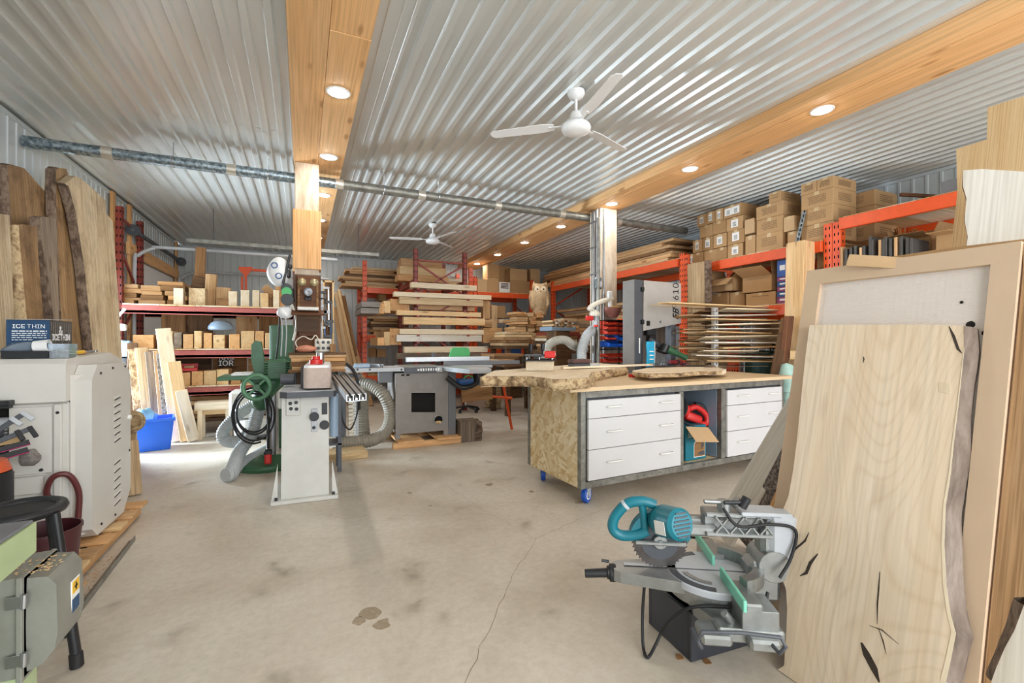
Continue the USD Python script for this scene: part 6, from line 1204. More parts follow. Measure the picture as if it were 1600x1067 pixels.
a, b = qz(635, 562, .3), qz(765, 560, .3); cab.part('fence', bx(a[0], b[0], Yq + .3, Yq + .36, a[2] - .03, a[2] + .03, .004), ALU, world=True)
p, q = onY(690, 570, Yq), onY(748, 588, Yq - 1.0 + .35); cab.part('sliding_table', prism([(onY(662, 570, Yq + .1)[0], Yq + .3), (onY(690, 570, Yq - .02)[0], Yq - .05), (q[0] - .1, Yq - .62), (q[0] + .16, Yq - .62), (x2 + .3, Yq + .3)], .05), ALU, M=TR(0, 0, zt_s - .05), world=True)
cab.part('outrigger', bx(x1 + .1, q[0] + .45, Yq + .05, Yq + .25, zt_s - .03, zt_s + .005), LGREY, world=True); cab.part('crosscut_fence', mv(bx(-.5, .5, -.02, .02, 0, .05, .003), TR(q[0] + .35, Yq + .15, zt_s + .006) @ RZ(-8)), MGREY, world=True)
hg = onY(717, 551, Yq + .4); cab.part('blade_guard', mv(prismY([(-.14, -.07), (.14, -.07), (.15, .0), (.13, .055), (.09, .07), (-.07, .07), (-.1, .05)], -.02, .02), TR(hg[0], Yq + .4, hg[2])), BGREEN, world=True, label='bright green blade guard'); cab.part('guard_arm', mv(J(bx(-.35, -.1, -.012, .012, -.08, -.05), bx(-.36, -.32, -.02, .02, -.08, .0)), TR(hg[0], Yq + .4, hg[2])), DGREY, world=True)
q = onY(728, 597, Yq - .2); cab.part('hanging_cable', tube([q + V3(-.2, .1, .05), q + V3(-.05, 0, -.06), q + V3(.12, 0, -.02), q + V3(.15, .1, .1)], .03, 8), BLACK, world=True, smooth=60)
sk = Thing('timber_skid', 'orange pine skid under the table saw', 'skid', (0, 0, 0)); fa = onz(612, 702, 0)
a0, a1 = onz(613, 701, .0), onz(721, 692, 0); sk.part('beam', box(a1[0] - a0[0], .06, zsk - .02), PINE_O, TR((a0[0] + a1[0]) / 2, Yq - .08, (zsk - .02) / 2 + .001) @ RZ(1.5), world=True); sk.part('beam', box(a1[0] - a0[0], .06, zsk - .02), PINE_O, TR((a0[0] + a1[0]) / 2, Yq + .5, (zsk - .02) / 2 + .001), world=True)
for k in range(2): sk.part('cross_board', box(.72, .3, .018), PINE_O, TR(a0[0] + .2 + .45 * k, Yq + .22, zsk - .0095) @ RZ(90), world=True)
lb = onz(737, 690, 0); lg = Thing('log_block', 'dark log offcut with rough bark standing by the table saw', 'log', (lb[0], lb[1] + .12, 0)); lg.part('block', box(.25, .24, .24), GREYW, TR(-.02, 0, .126) @ RY(-90)); lg.part('bark_edge', wobble(bx(.04, .14, -.125, .1, .002, .24, .02).subdivide().subdivide(), .02, 25), BARK); lg.part('end_grain', bx(-.14, .1, -.11, .12, .2475, .25), BROWN)
hose('big beige-grey dust hose curving in a D from saw to floor', hp_([(560, 600, .3), (580, 602, .2), (600, 618, .1), (610, 645, .1), (604, 672, .05), (585, 686, 0), (560, 691, 0), (530, 692, 0)], Yq), .075, HOSEB, pitch=.03)
hose('dark grey hose standing upright behind the aluminium profiles', hp_([(566, 605, .5), (563, 640, .5), (566, 684, .45)], Yq), .1, HOSEB, pitch=.03)
hose('black cable bundle dropping from the saw extension table', [qz(541, 568, -.06), qz(553, 580, -.1), qz(560, 605, -.1), qz(561, 640, -.05)], .018, RUBBER, 'cable_bundle', .05)
q = onY(570, 564, Yq); solo('blue_case', 'small blue-grey plastic case on the saw extension table', 'case', box(.17, .12, .05, b=.01), BIRDGREY, TR(q[0] - .02, Yq + .1, zt_s + .0275))
a = qz(588, 566); solo('aluminium_profile', 'short aluminium profile lying on the saw extension table', 'profile', J(bx(0, .3, -.03, -.02, 0, .04), bx(0, .3, .02, .03, 0, .04), bx(0, .3, -.03, .03, 0, .006), bx(0, .3, -.005, .005, 0, .04)), ALU, TR(a[0] - .1, Yq + .25, zt_s + .003) @ RZ(-58))
q = onY(745, 610, Yq - .1); a = FY(723, 772, 603, 627, Yq - .05); timber('jig_board', 'brown board jig hanging off the saw sliding table', 'board', a[0], a[1], Yq + .0, Yq + .03, a[2], a[3], BROWN, 'x', tilt=-3)
sc = onz(728, 643, 0); st2 = Thing('swivel_stool', 'black swivel chair with blue seat and green strap behind the table saw', 'chair', (sc[0], sc[1], 0))
for k in range(5): st2.part('leg', mv(tube([(0, 0, .1), (.15, 0, .07), (.24, 0, .05)], .018, 8), RZ(72 * k + 10)), BLACK, smooth=60); st2.part('caster', mv(cyl((.24, -.02, .026), (.24, .02, .026), .025, 12), RZ(72 * k + 10)), BLACK, smooth=40)
zs_ = onY(728, 596, sc[1])[2]; st2.part('column', cyl((0, 0, .08), (0, 0, zs_ - .05), .025, 12), CHROME, smooth=40); st2.part('seat', wobble(box(.36, .34, .1, (0, 0, zs_), .03).subdivide(), .01, 10), BLUED, smooth=60); st2.part('strap', ring((.05, 0, zs_), .1, .012, RX(90)), BGREEN, smooth=60)
# ---------------------------------------------------------------- right-hand orange racks, boxes
RKX = 4.90
def Yat(px, X=RKX): return onX(px, 533, X)[1]
def zat(px, py, X=RKX): return onX(px, py, X)[2]
def rack_right(label, yA, yB, zs, ztop, far_top=None, group=None):
    t = Thing('pallet_rack', label, 'rack', (RKX, (yA + yB) / 2, 0)); xs = (RKX + .035, RKX + .98)
    def up_(x, y, z1):
        u = t.part('upright', J(bx(x - .035, x - .027, y - .04, y + .04, 0.001, z1, .001), bx(x - .027, x + .04, y - .04, y - .034, .001, z1, .001), bx(x - .027, x + .04, y + .034, y + .04, .001, z1, .001)), ORANGE, world=True)
        t.part('slot_hole', J([box(.002, .011, .03, (x - .0355, y + s * .018, z), .0004) for z in np.arange(.1, z1, .076) for s in (-1, 1)] + [box(.016, .002, .03, (x, y - .0405, z), .0004) for z in np.arange(.1, z1, .076)]), HOLE, world=True, under=u, kind='stuff')
    for y, z1 in ((yA, ztop[0]), (yB, ztop[1])):
        for x in xs: up_(x, y, z1)
        for k, z in enumerate(np.arange(.2, z1 - .5, .6)): t.part('brace', box(1.05, .03, .02), ORANGE_D, frame((sum(xs) / 2, y, z + .25), (xs[1] - xs[0] - .08, 0, .5 if k % 2 else -.5), (0, 1, 0)), world=True)
    for z in zs:
        for x in (xs[0] - .075, xs[1] + .035):
            t.part('beam', J(bx(x, x + .04, yA + .042, yB - .042, z - .115, z, .005)), ORANGE, world=True)
        n = max(3, int((yB - yA) / .3)); w = (yB - yA - .1) / n
        for k in range(n): t.part('shelf_board', box(xs[1] - xs[0] + .05, w - .004, .018), (PLY, PINE, PINE_W)[k % 3], TR(sum(xs) / 2, yA + .05 + w * (k + .5), z + .0095), world=True)
    return t
YA, YBm, YC, YD = Yat(1307) , Yat(1072), Yat(862), None
zT1 = zat(1400, 322) ; zT2 = zat(1180, 406); zM2 = zat(1180, 487) ; 
rack_right('orange pallet rack at the right wall nearest the camera, partly behind the panel', .6, YA - .0, [zT1, 1.28], (2.62, zT1 - .02))
rack_right('orange pallet rack behind the workbench, stacked with brown cartons on top', YA + .085, YBm, [zat(1200, 393), zat(1200, 478)], (zT1 - .02, zat(1072, 398)))
rack_right('orange pallet rack in the far right corner, loaded with long lumber', YBm + .085, YC, [zat(990, 420) , zat(990, 497)], (zat(1068, 395), zat(862, 440)))
zS1, zS2, zS3 = zat(1200, 393) + .0195, zat(1200, 478) + .0195, zT1 + .0195
_cartons = {}
def carton(name, label, x, y0, y1, z0, z1, d, m_=CARD, group=None, rz=0, prnt=0, tape=True, labl=0, seed=0, topgap=True):
    """closed carton, its -X face at x; parts: body, tape strip, printed block, paper labels"""
    w, h = y1 - y0, z1 - z0; t = Thing(name, label, 'box', M=TR(x + d / 2, (y0 + y1) / 2, z0) @ RZ(rz), group=group)
    t.part('body', box(d, w, h, (0, 0, h / 2), .004), m_)
    if tape: t.part('tape', J(box(d + .0015, .05, .0012, (0, 0, h + .0006), .0003), box(.0012, .05, h * .22, (-d / 2 - .0006, 0, h * .89), .0003)), TAPE)
    r = random.Random(seed)
    if prnt:
        ln = []
        for f_ in ('x', 'y'):
            W0 = w if f_ == 'x' else d
            for k in range(prnt):
                z = h * (.72 - .52 * k / max(1, prnt)); u = -W0 * .28
                while u < W0 * .25:
                    q = r.uniform(.006, .02); hh_ = .012
                    ln.append(box(.001, q, hh_, (-d / 2 - .0005, u + q / 2, z), .0002) if f_ == 'x' else box(q, .001, hh_, (u + q / 2, -w / 2 - .0005, z), .0002)); u += q + .006
        t.part('print', J(ln), INKC, kind='stuff')
    for k in range(labl):
        yy = (k - (labl - 1) / 2) * w * .42
        t.part('paper_label', box(.0012, min(.11, w * .42), min(.13, h * .6), (-d / 2 - .0006, yy, h * .52), .0003), PAPER); t.part('barcode', J([box(.0006, .05, .006, (-d / 2 - .0015, yy, h * .52 - .03 + .014 * q), .0001) for q in range(4)]), INKB, kind='stuff')
    return t
def cart_px(name, label, px0, px1, py0, py1, X, d, z0=None, **k):
    a = FX(px0, px1, py0, py1, X); return carton(name, label, X, a[0] + .002, a[1] - .002, a[2] if z0 is None else z0, a[3], d, **k)
# big printed cartons on the top of the second rack (near end)
Xf = RKX + .03
def col(pxs, rows, X, d, label, group, base, **k):
    """a column of cartons standing on base; rows are pixel heights at the column's front, bottom first"""
    z = base
    y0, y1 = min(Yat(p, X) for p in pxs), max(Yat(p, X) for p in pxs)
    for i, r in enumerate(rows):
        n = r[1]; h = r[0]; w = (y1 - y0) / n
        for j in range(n): carton('carton', label(i, j, n), X + rnd.uniform(0, .01), y0 + j * w + .002, y0 + (j + 1) * w - .002, z, z + h - .001, d, group=group, seed=i * 7 + j, **k)
        z += h
c1t = zat(1300, 273, Xf); nb = c1t - zS1; y_ = (Yat(1327, Xf), Yat(1250, Xf))
NM = ['bottom', 'second', 'third', 'top']
col((1302, 1251), [(nb * .28, 1), (nb * .27, 1), (nb * .26, 1), (nb * .185, 2)], Xf, .40, lambda i, j, n: f'large printed brown carton in the tallest stack by the rack upright, {NM[i]} row' + (', ' + ('right', 'left')[j] + ' one' if n > 1 else ', front'), None, zS1, prnt=5)
for i, (zz, hh_, nn) in enumerate(((zS1, nb * .28, 1), (zS1 + nb * .28, nb * .27, 1), (zS1 + nb * .55, nb * .25, 1))):
    for j in range(1): carton('carton', f'printed brown carton in the rear stack near the right wall, {NM[i]} row', Xf + .44, y_[0], y_[1] - .02, zz, zz + hh_ - .002, .42, prnt=4, seed=50 + i)
zb1 = zat(1215, 300, Xf) - zS1
col((1223, 1181), [(zb1 * .31, 1), (zb1 * .28, 1), (zb1 * .25, 1)], Xf, .4, lambda i, j, n: f'printed brown carton in the middle stack left of the tallest stack, {NM[i]} one', None, zS1, prnt=5)
cart_px('carton', 'small printed carton on top of the middle carton stack', 1220, 1201, 300, 318, Xf + .02, .35, z0=zS1 + zb1 * .84 + .001, prnt=2)
cart_px('carton', 'little brown carton right of the middle carton stack, upper', 1241, 1224, 338, 362, Xf - .0, .16, z0=zS1 + .17, m_=CARD3)
cart_px('carton', 'little brown carton right of the middle carton stack, lower', 1244, 1230, 362, 384, Xf - .0, .16, z0=zS1)
a = onX(1243, 376, RKX - .03); ub = Thing('perforated_angle', 'perforated galvanised steel angle leaning on the carton stacks', 'angle iron', M=frame(onX(1243, 378, RKX - .045), onX(1254, 330, RKX - .0) - onX(1243, 378, RKX - .045), (-1, -.5, 0)))
L = np.linalg.norm(onX(1254, 330, RKX) - onX(1243, 378, RKX - .045)); ub.part('flange', J(bx(0, L, -.035, 0, 0, .003), bx(0, L, 0, .003, -.035, .003)), GALV); ub.part('hole', J([box(.03, .011, .001, (x, -.018, .0035), .0002) for x in np.arange(.03, L, .05)]), HOLE, kind='stuff')
# labelled small cartons (three rows)
lab3 = zat(1130, 342, Xf); rows = [(1090, 1155, 395), (1085, 1160, 372)]
hh = [(zat(1130, 394, Xf), zat(1130, 372, Xf)), (zat(1130, 374, Xf), zat(1130, 347, Xf))]
def lrow(pxs, z0, h, names, lb, tilt=0):
    for i, (a_, b_) in enumerate(zip(pxs[:-1], pxs[1:])):
        y0, y1 = Yat(b_, Xf), Yat(a_, Xf); t = carton('labelled_carton', f'worn {"labelled " if lb[i] else ""}brown carton, {names} row of the left pile, {ORD[i]} from the left', Xf + rnd.uniform(0, .02), y0 + .004, y1 - .004, z0, z0 + h * rnd.uniform(.93, .99), .34, rz=rnd.uniform(-2, 2), labl=lb[i], m_=(CARD, CARD2)[i % 2], seed=i)
zr = [zS1, zS1 + .165, zS1 + .345, zS1 + .51]
lrow([1076, 1083, 1098, 1120, 1135, 1160], zr[0], .165, 'bottom', [1, 0, 0, 0, 1]); lrow([1082, 1096, 1114, 1135, 1162], zr[1], .18, 'second', [1, 1, 1, 1])
lrow([1092, 1113, 1133, 1160], zr[2], .165, 'third', [0, 0, 1]); lrow([1088, 1103, 1117, 1130, 1159], zr[3], .165, 'top', [1, 1, 1, 2])
cart_px('carton', 'tall narrow plain carton between the labelled pile and the printed stacks, upper', 1178, 1163, 342, 368, Xf, .3, z0=zS1 + .25, m_=CARD3, tape=False); cart_px('carton', 'tall narrow plain carton between the labelled pile and the printed stacks, lower', 1180, 1164, 368, 393, Xf, .3, z0=zS1, m_=CARD)
# open cartons and blue books on the second shelf
def open_carton(label, y0, y1, z0, h, d, X=Xf, m_=CARD, flaps=(1, 1, 1), seed=0, rz=0):
    r = random.Random(seed); w = y1 - y0; t = Thing('open_carton', label, 'box', M=TR(X + d / 2, (y0 + y1) / 2, z0) @ RZ(rz)); q = .004
    t.part('wall', J(bx(-d / 2, -d / 2 + q, -w / 2, w / 2, 0, h, .001), bx(d / 2 - q, d / 2, -w / 2, w / 2, 0, h, .001), bx(-d / 2, d / 2, -w / 2, -w / 2 + q, 0, h, .001), bx(-d / 2, d / 2, w / 2 - q, w / 2, 0, h, .001), bx(-d / 2, d / 2, -w / 2, w / 2, 0, q, .001)), m_)
    if flaps[0]: t.part('flap', mv(bx(-q, 0, -w / 2, w / 2, 0, d * .5, .001), TR(-d / 2, 0, h) @ RY(r.uniform(-140, -60))), m_)
    if flaps[1]: t.part('flap', mv(bx(0, q, -w / 2, w / 2, 0, d * .5, .001), TR(d / 2, 0, h) @ RY(r.uniform(10, 40))), CARD3)
    if flaps[2]: t.part('flap', mv(bx(-d / 2, d / 2, -q, 0, 0, w * .45, .001), TR(0, -w / 2, h) @ RX(r.uniform(-10, 60))), CARD2); t.part('flap', mv(bx(-d / 2, d / 2, 0, q, 0, w * .45, .001), TR(0, w / 2, h) @ RX(-r.uniform(10, 60))), m_)
    return t
a = FX(1112, 1145, 428, 462, Xf); open_carton('open brown carton left of the torn carton on the second shelf', a[0], a[1], zat(1125, 456) + .004, .17, .3, seed=1)
a = FX(1160, 1206, 420, 455, Xf); open_carton('large torn carton with splayed flaps above the shelf with blue books', a[0], a[1], zat(1185, 456) + .004, .19, .4, seed=2)
cart_px('carton', 'wide printed carton under the torn carton on the second shelf', 1212, 1165, 457, 480, Xf, .38, z0=zS2, prnt=1)
cart_px('carton', 'low dark carton left of the wide printed carton', 1164, 1140, 456, 480, Xf + .05, .3, z0=zS2, m_=CARD2); cart_px('carton', 'low carton at the left end of the second shelf behind the thin boards', 1138, 1110, 458, 480, Xf + .03, .3, z0=zS2, m_=CARD2)
y0, y1 = Yat(1231, Xf), Yat(1214, Xf); z = zS2
for k, (h, m_) in enumerate(((.075, MAUVE), (.06, BLUED), (.055, MAUVE), (.06, BLUED), (.05, MAUVE), (.19, paint('royal_blue_carton', 0x2456A8, .45)))):
    t = Thing('blue_carton' if k % 2 else 'mauve_carton', f'{"tall royal blue carton on top of the flat colourful cartons" if k == 5 else ("flat blue carton" if k % 2 else "flat mauve carton") + " in the colourful stack by the square timber, " + ORD[k] + " from the bottom"}', 'box', (Xf + .15, (y0 + y1) / 2, z)); t.part('body', box(.3, y1 - y0, h - .002, (0, 0, h / 2)), m_); t.part('lettering', box(.001, (y1 - y0) * .5, h * .3, (-.1508, 0, h * .55), .0002), WHITEINK); z += h
# near rack: dark slats in a carton, cartons, top things
a = FX(1283, 1303, 392, 415, Xf); cart_px('carton', 'plain brown carton beside the rack upright behind the square timber', 1302, 1276, 391, 416, Xf + .05, .3, z0=zat(1290, 418, Xf + .05), m_=CARD)
zN = zat(1390, 412, Xf)
r = random.Random(11)
for k in range(16):
    px = 1314 + 7.2 * k; a = onX(px, 412, RKX - .05); h = zat(px, (372 if px > 1352 else 386) + r.uniform(-3, 3), RKX - .05)
    timber('charcoal_board', f'charcoal-edged board standing on the near rack shelf, {ORD[k]} from the left', 'board', RKX - .05, RKX + .25, a[1] - .012, a[1] + .012, zN - .1, h, DKCARD if k % 4 else TAN, 'z', 'charcoal-edged boards on the near rack', rz=r.uniform(-6, 6))
open_carton('open carton with flaps at the right of the near rack, by the white slab', Yat(1500, Xf), Yat(1462, Xf), zN - .03, .22, .35, seed=5); open_carton('open crumpled carton behind the charcoal-edged boards', Yat(1455, Xf + .3), Yat(1395, Xf + .3), zN - .05, .3, .3, X=Xf + .3, m_=CARD2, seed=6)
solo('straw_bundle', 'bundle of orange-brown straw behind the charcoal-edged boards', 'straw', J([tube([onX(1412, 395, 5.3), onX(1412 + r.uniform(-14, 22), 355 + r.uniform(0, 14), 5.3 + r.uniform(0, .1))], .006, 5, 0) for _ in range(46)]), paint('straw', 0xA86A34, .7), kind='stuff')
a = onX(1488, 312, RKX); solo('grey_box', 'small dark grey metal box on the near rack top beam', 'box', box(.16, .16, .1), MGREY, TR(RKX + .1, a[1], zS3 + .051)); p = onX(1438, 314, 5.2); plank('dark_stick', 'dark brown stick lying across the near rack top', p + [-.2, .06, .05], p + [.35, -.10, .05], .03, .03, (0, 0, 1), WALNUT)
# timber boards leaning in front of the second rack (left) and brown slab (right)
X_ = RKX - .16; a = FX(1076, 1109, 410, 480, X_); sl2 = Thing('leaning_slab', 'pale board with bark side leaning on the second rack upright', 'slab', (X_, (a[0] + a[1]) / 2, 0)); sl2.part('board', box(a[3], a[1] - a[0] - .06, .05), SLABW, TR(0, .03, a[3] / 2) @ RY(-90)); sl2.part('bark_edge', wobble(bx(-.025, .03, -(a[1] - a[0]) / 2 - .005, -(a[1] - a[0]) / 2 + .06, .02, a[3] - .002), .01, 14), BARK)
for k, (pb_, pt_, m_) in enumerate((((1212, 580), (1229, 497), BROWN), ((1222, 582), (1233, 494), WALNUT), ((1213, 585), (1224, 520), DARKW))):
    p, q = onX(pb_[0], pb_[1], 4.49 - .033 * k), onX(pt_[0], pt_[1], 4.60 - .033 * k); plank('leaning_board', f'brown leaning slat at the right end of the thin board rack, {ORD[k]}', p + (p - q) * 1.2, q, .09, .03, (-1, -.3, 0), m_)
cart_px('carton', 'large flat carton standing below the second shelf behind the thin boards', 1180, 1218, 502, 545, RKX + .12, .3, z0=onX(1190, 548, 5.0)[2] + .022, m_=CARD3)
for k, (px0, px1, py0, py1) in enumerate(((1072, 1110, 505, 540), (1072, 1112, 540, 575))): cart_px('carton', f'pale plastic-wrapped carton low on the far right rack, {("upper", "lower")[k]}', px1, px0, py0, py1, RKX + .09, .3, m_=CARD3, labl=1)
# far bay lumber: long boards along Y
def ylumber(px0, px1, rows, X, label, group, mats, d=.25):
    for k, (ya, yb) in enumerate(rows):
        a = onX(px0, ya, X); b = onX(px1, ya, X); hz = abs(onX(px0, yb, X)[2] - a[2]); zc_ = a[2] - hz / 2
        timber('long_board', label(k), 'board', X, X + d + rnd.uniform(0, .4), b[1], a[1], zc_ - hz / 2, zc_ + hz / 2 - .002, mats[k % len(mats)], 'y', group, rz=rnd.uniform(-.3, .3))
zt3 = zat(990, 420) + .0195
def stack_y(y0, y1, z0, hs, X, label, mats, d=.5):
    z = z0
    for k, h in enumerate(hs):
        e = rnd.uniform(0, .25); timber('long_board', label(k), 'board', X + rnd.uniform(0, .04), X + d, y0 + e, y1 - rnd.uniform(0, .3), z, z + h - .002, mats[k % len(mats)], 'y', rz=rnd.uniform(-.4, .4)); z += h
ya, yb = YBm + .15, YC
stack_y(ya + .15, yb + .5, zt3, [.05, .05, .045, .05, .045, .05, .04], RKX + .03, lambda k: f'long board on top of the far right rack, {ORD[k]} from the bottom', [TAN, PINE_O, TAN, BROWN], .6)
zm3 = zat(990, 497) + .0195
stack_y(ya + .2, yb - .1, zm3, [.05, .06, .05, .06, .05], RKX + .05, lambda k: f'long rough board on the middle shelf of the far right rack, {ORD[k]} from the bottom', [TAN, BROWN, SLABW, GREYW], .6)
a = FX(1018, 985, 415, 434, RKX); carton('carton', 'long flat brown carton on the boards of the far right rack', RKX + .05, a[0], a[1], zm3 + .28, zm3 + .38, .3); t = carton('striped_carton', 'brown carton with bright green stripes on the far right rack', RKX + .05, Yat(1062), Yat(1030), zm3 + .28, zm3 + .42, .3)
for s in (-.2, .1): t.part('stripe', box(.001, .05, .138, (-.1508, s * .7, .07), .0002), GREENBOX)
# ---------------------------------------------------------------- orange racks along the back wall
BY = 9.25
def Xb(px): return onY(px, 520, BY)[0]
def rack_back(label, xs, zs, ztop):
    t = Thing('pallet_rack', label, 'rack', ((xs[0] + xs[1]) / 2, BY, 0))
    for x in xs:
        for y in (BY + .04, BY + .95):
            u = t.part('upright', J(bx(x - .04, x + .04, y - .04, y - .032, .001, ztop, .001), bx(x - .04, x - .034, y - .032, y + .03, .001, ztop, .001), bx(x + .034, x + .04, y - .032, y + .03, .001, ztop, .001)), ORANGE, world=True); t.part('slot_hole', J([box(.011, .002, .03, (x + s * .018, y - .0405, z), .0004) for z in np.arange(.1, ztop, .1) for s in (-1, 1)]), HOLE, world=True, under=u, kind='stuff')
        for z in (.5, 1.2, 1.9): t.part('brace', box(.95, .03, .02), ORANGE_D, frame((x, BY + .5, z), (0, .85, .4), (1, 0, 0)), world=True)
    for z in zs:
        for y in (BY - .03, BY + .99): t.part('beam', bx(xs[0] + .042, xs[1] - .042, y, y + .04, z - .11, z, .005), ORANGE, world=True)
        for k in range(6): w = (xs[1] - xs[0] - .1) / 6; t.part('shelf_board', box(.98, w - .004, .018), PLY if k % 2 else PINE, TR(xs[0] + .05 + w * (k + .5), BY + .5, z + .0095) @ RZ(90), world=True)
x1_, x2_, x3_ = Xb(570), Xb(736), 4.75
zb1_, zb2_ = onY(590, 450, BY)[2], onY(590, 524, BY)[2]
rack_back('orange pallet rack on the back wall, left bay filled with sawn boards', (x1_, x2_), [zb1_, zb2_, .55], onY(570, 407, BY)[2])
rack_back('orange pallet rack on the back wall, right bay with cartons and blue drums', (x2_ + .1, x3_), [onY(790, 458, BY)[2], 1.05], 2.62)
zz1, zz2 = zb1_ + .0195, zb2_ + .0195
def xstack(x0, x1, z0, hs, Y, label, mats, d=.5, jx=.3, tags=None):
    z = z0
    for k, h in enumerate(hs): timber('sawn_board', label(k), 'board', x0 + rnd.uniform(-jx, jx * .3), x1 + rnd.uniform(-jx * .3, jx), Y + rnd.uniform(0, .05), Y + d, z, z + h - .002, mats[k % len(mats)], 'x', rz=rnd.uniform(-1, 1)); z += h
xstack(onY(550, 440, BY)[0], onY(618, 440, BY)[0], zz1, [.05, .05, .04, .05, .05, .05, .04, .05], BY, lambda k: f'sawn board in the top-shelf pile of the back left rack, {ORD[k]} from bottom', [TAN, SLABW, BROWN, TAN, DARKW, TAN], .6)
xstack(onY(582, 500, BY)[0], onY(640, 500, BY)[0], zz2, [.05, .05, .05, .06, .05, .05, .05], BY, lambda k: f'sawn board in the mid-shelf pile of the back left rack, {ORD[k]} from bottom', [TAN, BROWN, SLABW, DARKW], .6, .15)
xstack(onY(700, 440, BY)[0], onY(730, 440, BY)[0], zz1, [.06, .07, .06, .07], BY, lambda k: f'pale sawn board, right end of the back left rack top, {ORD[k]} from bottom', [PINE, PINE_W], .6, .1)
def cart_y(label, px0, px1, py0, py1, Y, d, z0=None, m_=CARD, name='carton', prn=False):
    a = FY(px0, px1, py0, py1, Y); zz = a[2] if z0 is None else z0; t = Thing(name, label, 'box', ((a[0] + a[1]) / 2, Y + d / 2, zz)); h = max(.05, a[3] - zz); t.part('body', box(a[1] - a[0] - .006, d, h, (0, 0, h / 2), .004), m_); t.part('tape', box(.05, d + .002, .001, (0, 0, h + .0005), .0003), TAPE)
    if prn: t.part('print', J([box((a[1] - a[0]) * .7, .001, .02, (0, -d / 2 - .0006, h * (.85 - .14 * k)), .0002) for k in range(4)]), INK, kind='stuff')
    return t
zr1 = onY(790, 458, BY)[2] + .0195
hB, hC = onY(771, 433.6, BY)[2], onY(810, 438.6, BY)[2]
for k, (x0, x1, y0, y1, m_, lab, base) in enumerate(((746, 762, 436, 457, CARD3, 'pale torn carton leftmost on the back right rack', zr1), (762, 780, 434, 457, CARD, 'brown carton second from the left on the back right rack', zr1), (780, 797, 441, 457, PAPER, 'white carton with dark print on the back right rack', zr1), (797, 828, 439, 457, CARD2, 'wide brown carton behind the owl sculpture', zr1),
        (762, 780, 413, 434, CARD2, 'brown carton on top, second from the left on the back right rack', hB), (780, 797, 416, 440, CARD2, 'brown carton on top of the white carton', None), (797, 824, 420, 439, CARD, 'brown carton on top, above the wide carton', hC), (829, 844, 420, 457, CARD, 'tall brown carton at the right of the back right rack', zr1))):
    cart_y(lab, x0, x1, y0, y1, BY + (.02 if base else .34), .3, base if base else zr1, m_, prn=(m_ is PAPER))
for k, px in enumerate((802, 824)):
    a = onY(px, 492, BY + .3); t = Thing('blue_drum', f'dark blue plastic drum below the back right rack shelf, {("left", "right")[k]}', 'drum', (a[0], BY + .35, 1.0695)); t.part('drum', lathe([(0, 0), (.135, 0), (.142, .03), (.142, .5), (.13, .56), (0, .57)], 28), BLUED, smooth=40); t.part('rib_ring', ring((0, 0, .3), .142, .006), BLUED, smooth=60)
a = FY(792, 812, 485, 505, BY - .3); t = Thing('blue_crate', 'blue crate of crumpled plastic below the drums', 'crate', ((a[0] + a[1]) / 2, BY - .2, 0)); t.part('crate', bx(-.17, .17, -.15, .15, .9, 1.2, .01), BLUED); t.part('plastic', wobble(ell((0, 0, 1.24), (.15, .13, .09), 2), .06, 12), PAPER, smooth=50); t.part('stand', bx(-.18, .18, -.16, .16, .001, .899, .01), DARKW)
for k, (x0, x1, y0, y1, m_) in enumerate(((762, 773, 476, 512, CARD2), (776, 790, 478, 497, CARD), (578, 588, 543, 558, CARD2), (589, 603, 546, 558, CARD), (592, 604, 456, 470, CARD2))): cart_y(f'brown carton on a lower shelf of the back racks, {ORD[k]} of the five', x0, x1, y0, y1, BY + .06 + (.2 if k > 1 else 0), .3, m_=m_)
# ---------------------------------------------------------------- tall maroon frame rack with cross-laid lumber
UY = 7.67; xl, xr = onY(650, 450, UY)[0], onY(727, 450, UY)[0]; zu = 2.79
ur = Thing('pallet_rack', 'tall maroon upright-frame rack in the centre with pale planks laid across', 'rack', ((xl + xr) / 2, UY, 0))
for y in (UY, UY + 1.35):
    for x in (xl, xr): upright(ur, x, y, zu, MAROON)
    ur.part('brace', bx(xl + .04, xr - .04, y, y + .03, zu - .21, zu - .18), MAROON, world=True)
    for k in range(4): z = .4 + .55 * k; ur.part('brace', box(math.hypot(xr - xl - .08, .5), .03, .03), MAROON, frame(((xl + xr) / 2, y + .03, z + .25), (xr - xl - .08, 0, .5 if k % 2 == 0 else -.5), (0, 1, 0)), world=True)
    ur.part('brace', box(math.hypot(xr - xl - .08, .5), .03, .03), MAROON, frame(((xl + xr) / 2, y + .03, zu - .49), (xr - xl - .08, 0, .5), (0, 1, 0)), world=True)
zk = onY(648, 434, UY)[2]
for x in (xl, xr): ur.part('beam', bx(x - .03, x + .03, UY + .072, UY + 1.345, zk - .11, zk - .01, .005), MAROON, world=True)
planks_ = [(643, 745, 443, 452, 0), (616, 768, 458, 466, 0), (624, 755, 466, 477, 0), (620, 752, 486, 494, 0), (631, 758, 496, 508, 0), (625, 756, 514, 523, 0), (620, 753, 523, 534, 0), (632, 762, 541, 551, 0), (620, 770, 551, 560, 0)]
PY = UY - .16
for k, (x0, x1, y0, y1, _) in enumerate(planks_):
    a = FY(x0, x1, y0, y1, PY); m_ = (PINE_W, PINE_W, SLABW, PINE, PINE, PINE_W, WHITESLAB, PINE_W, GREYW)[k]
    timber('cross_plank', f'pale sawn plank laid across the maroon frame, {ORD[k]} from the top', 'plank', a[0], a[1], PY, PY + .14, a[2] + .004, a[3] - .004, m_, 'x', tilt=rnd.uniform(-.3, .3))
    for x in (xl, xr): ur.part('arm', box(.05, .2, .03, (x, PY + .09, a[2] - .012), .003), MAROON, world=True)
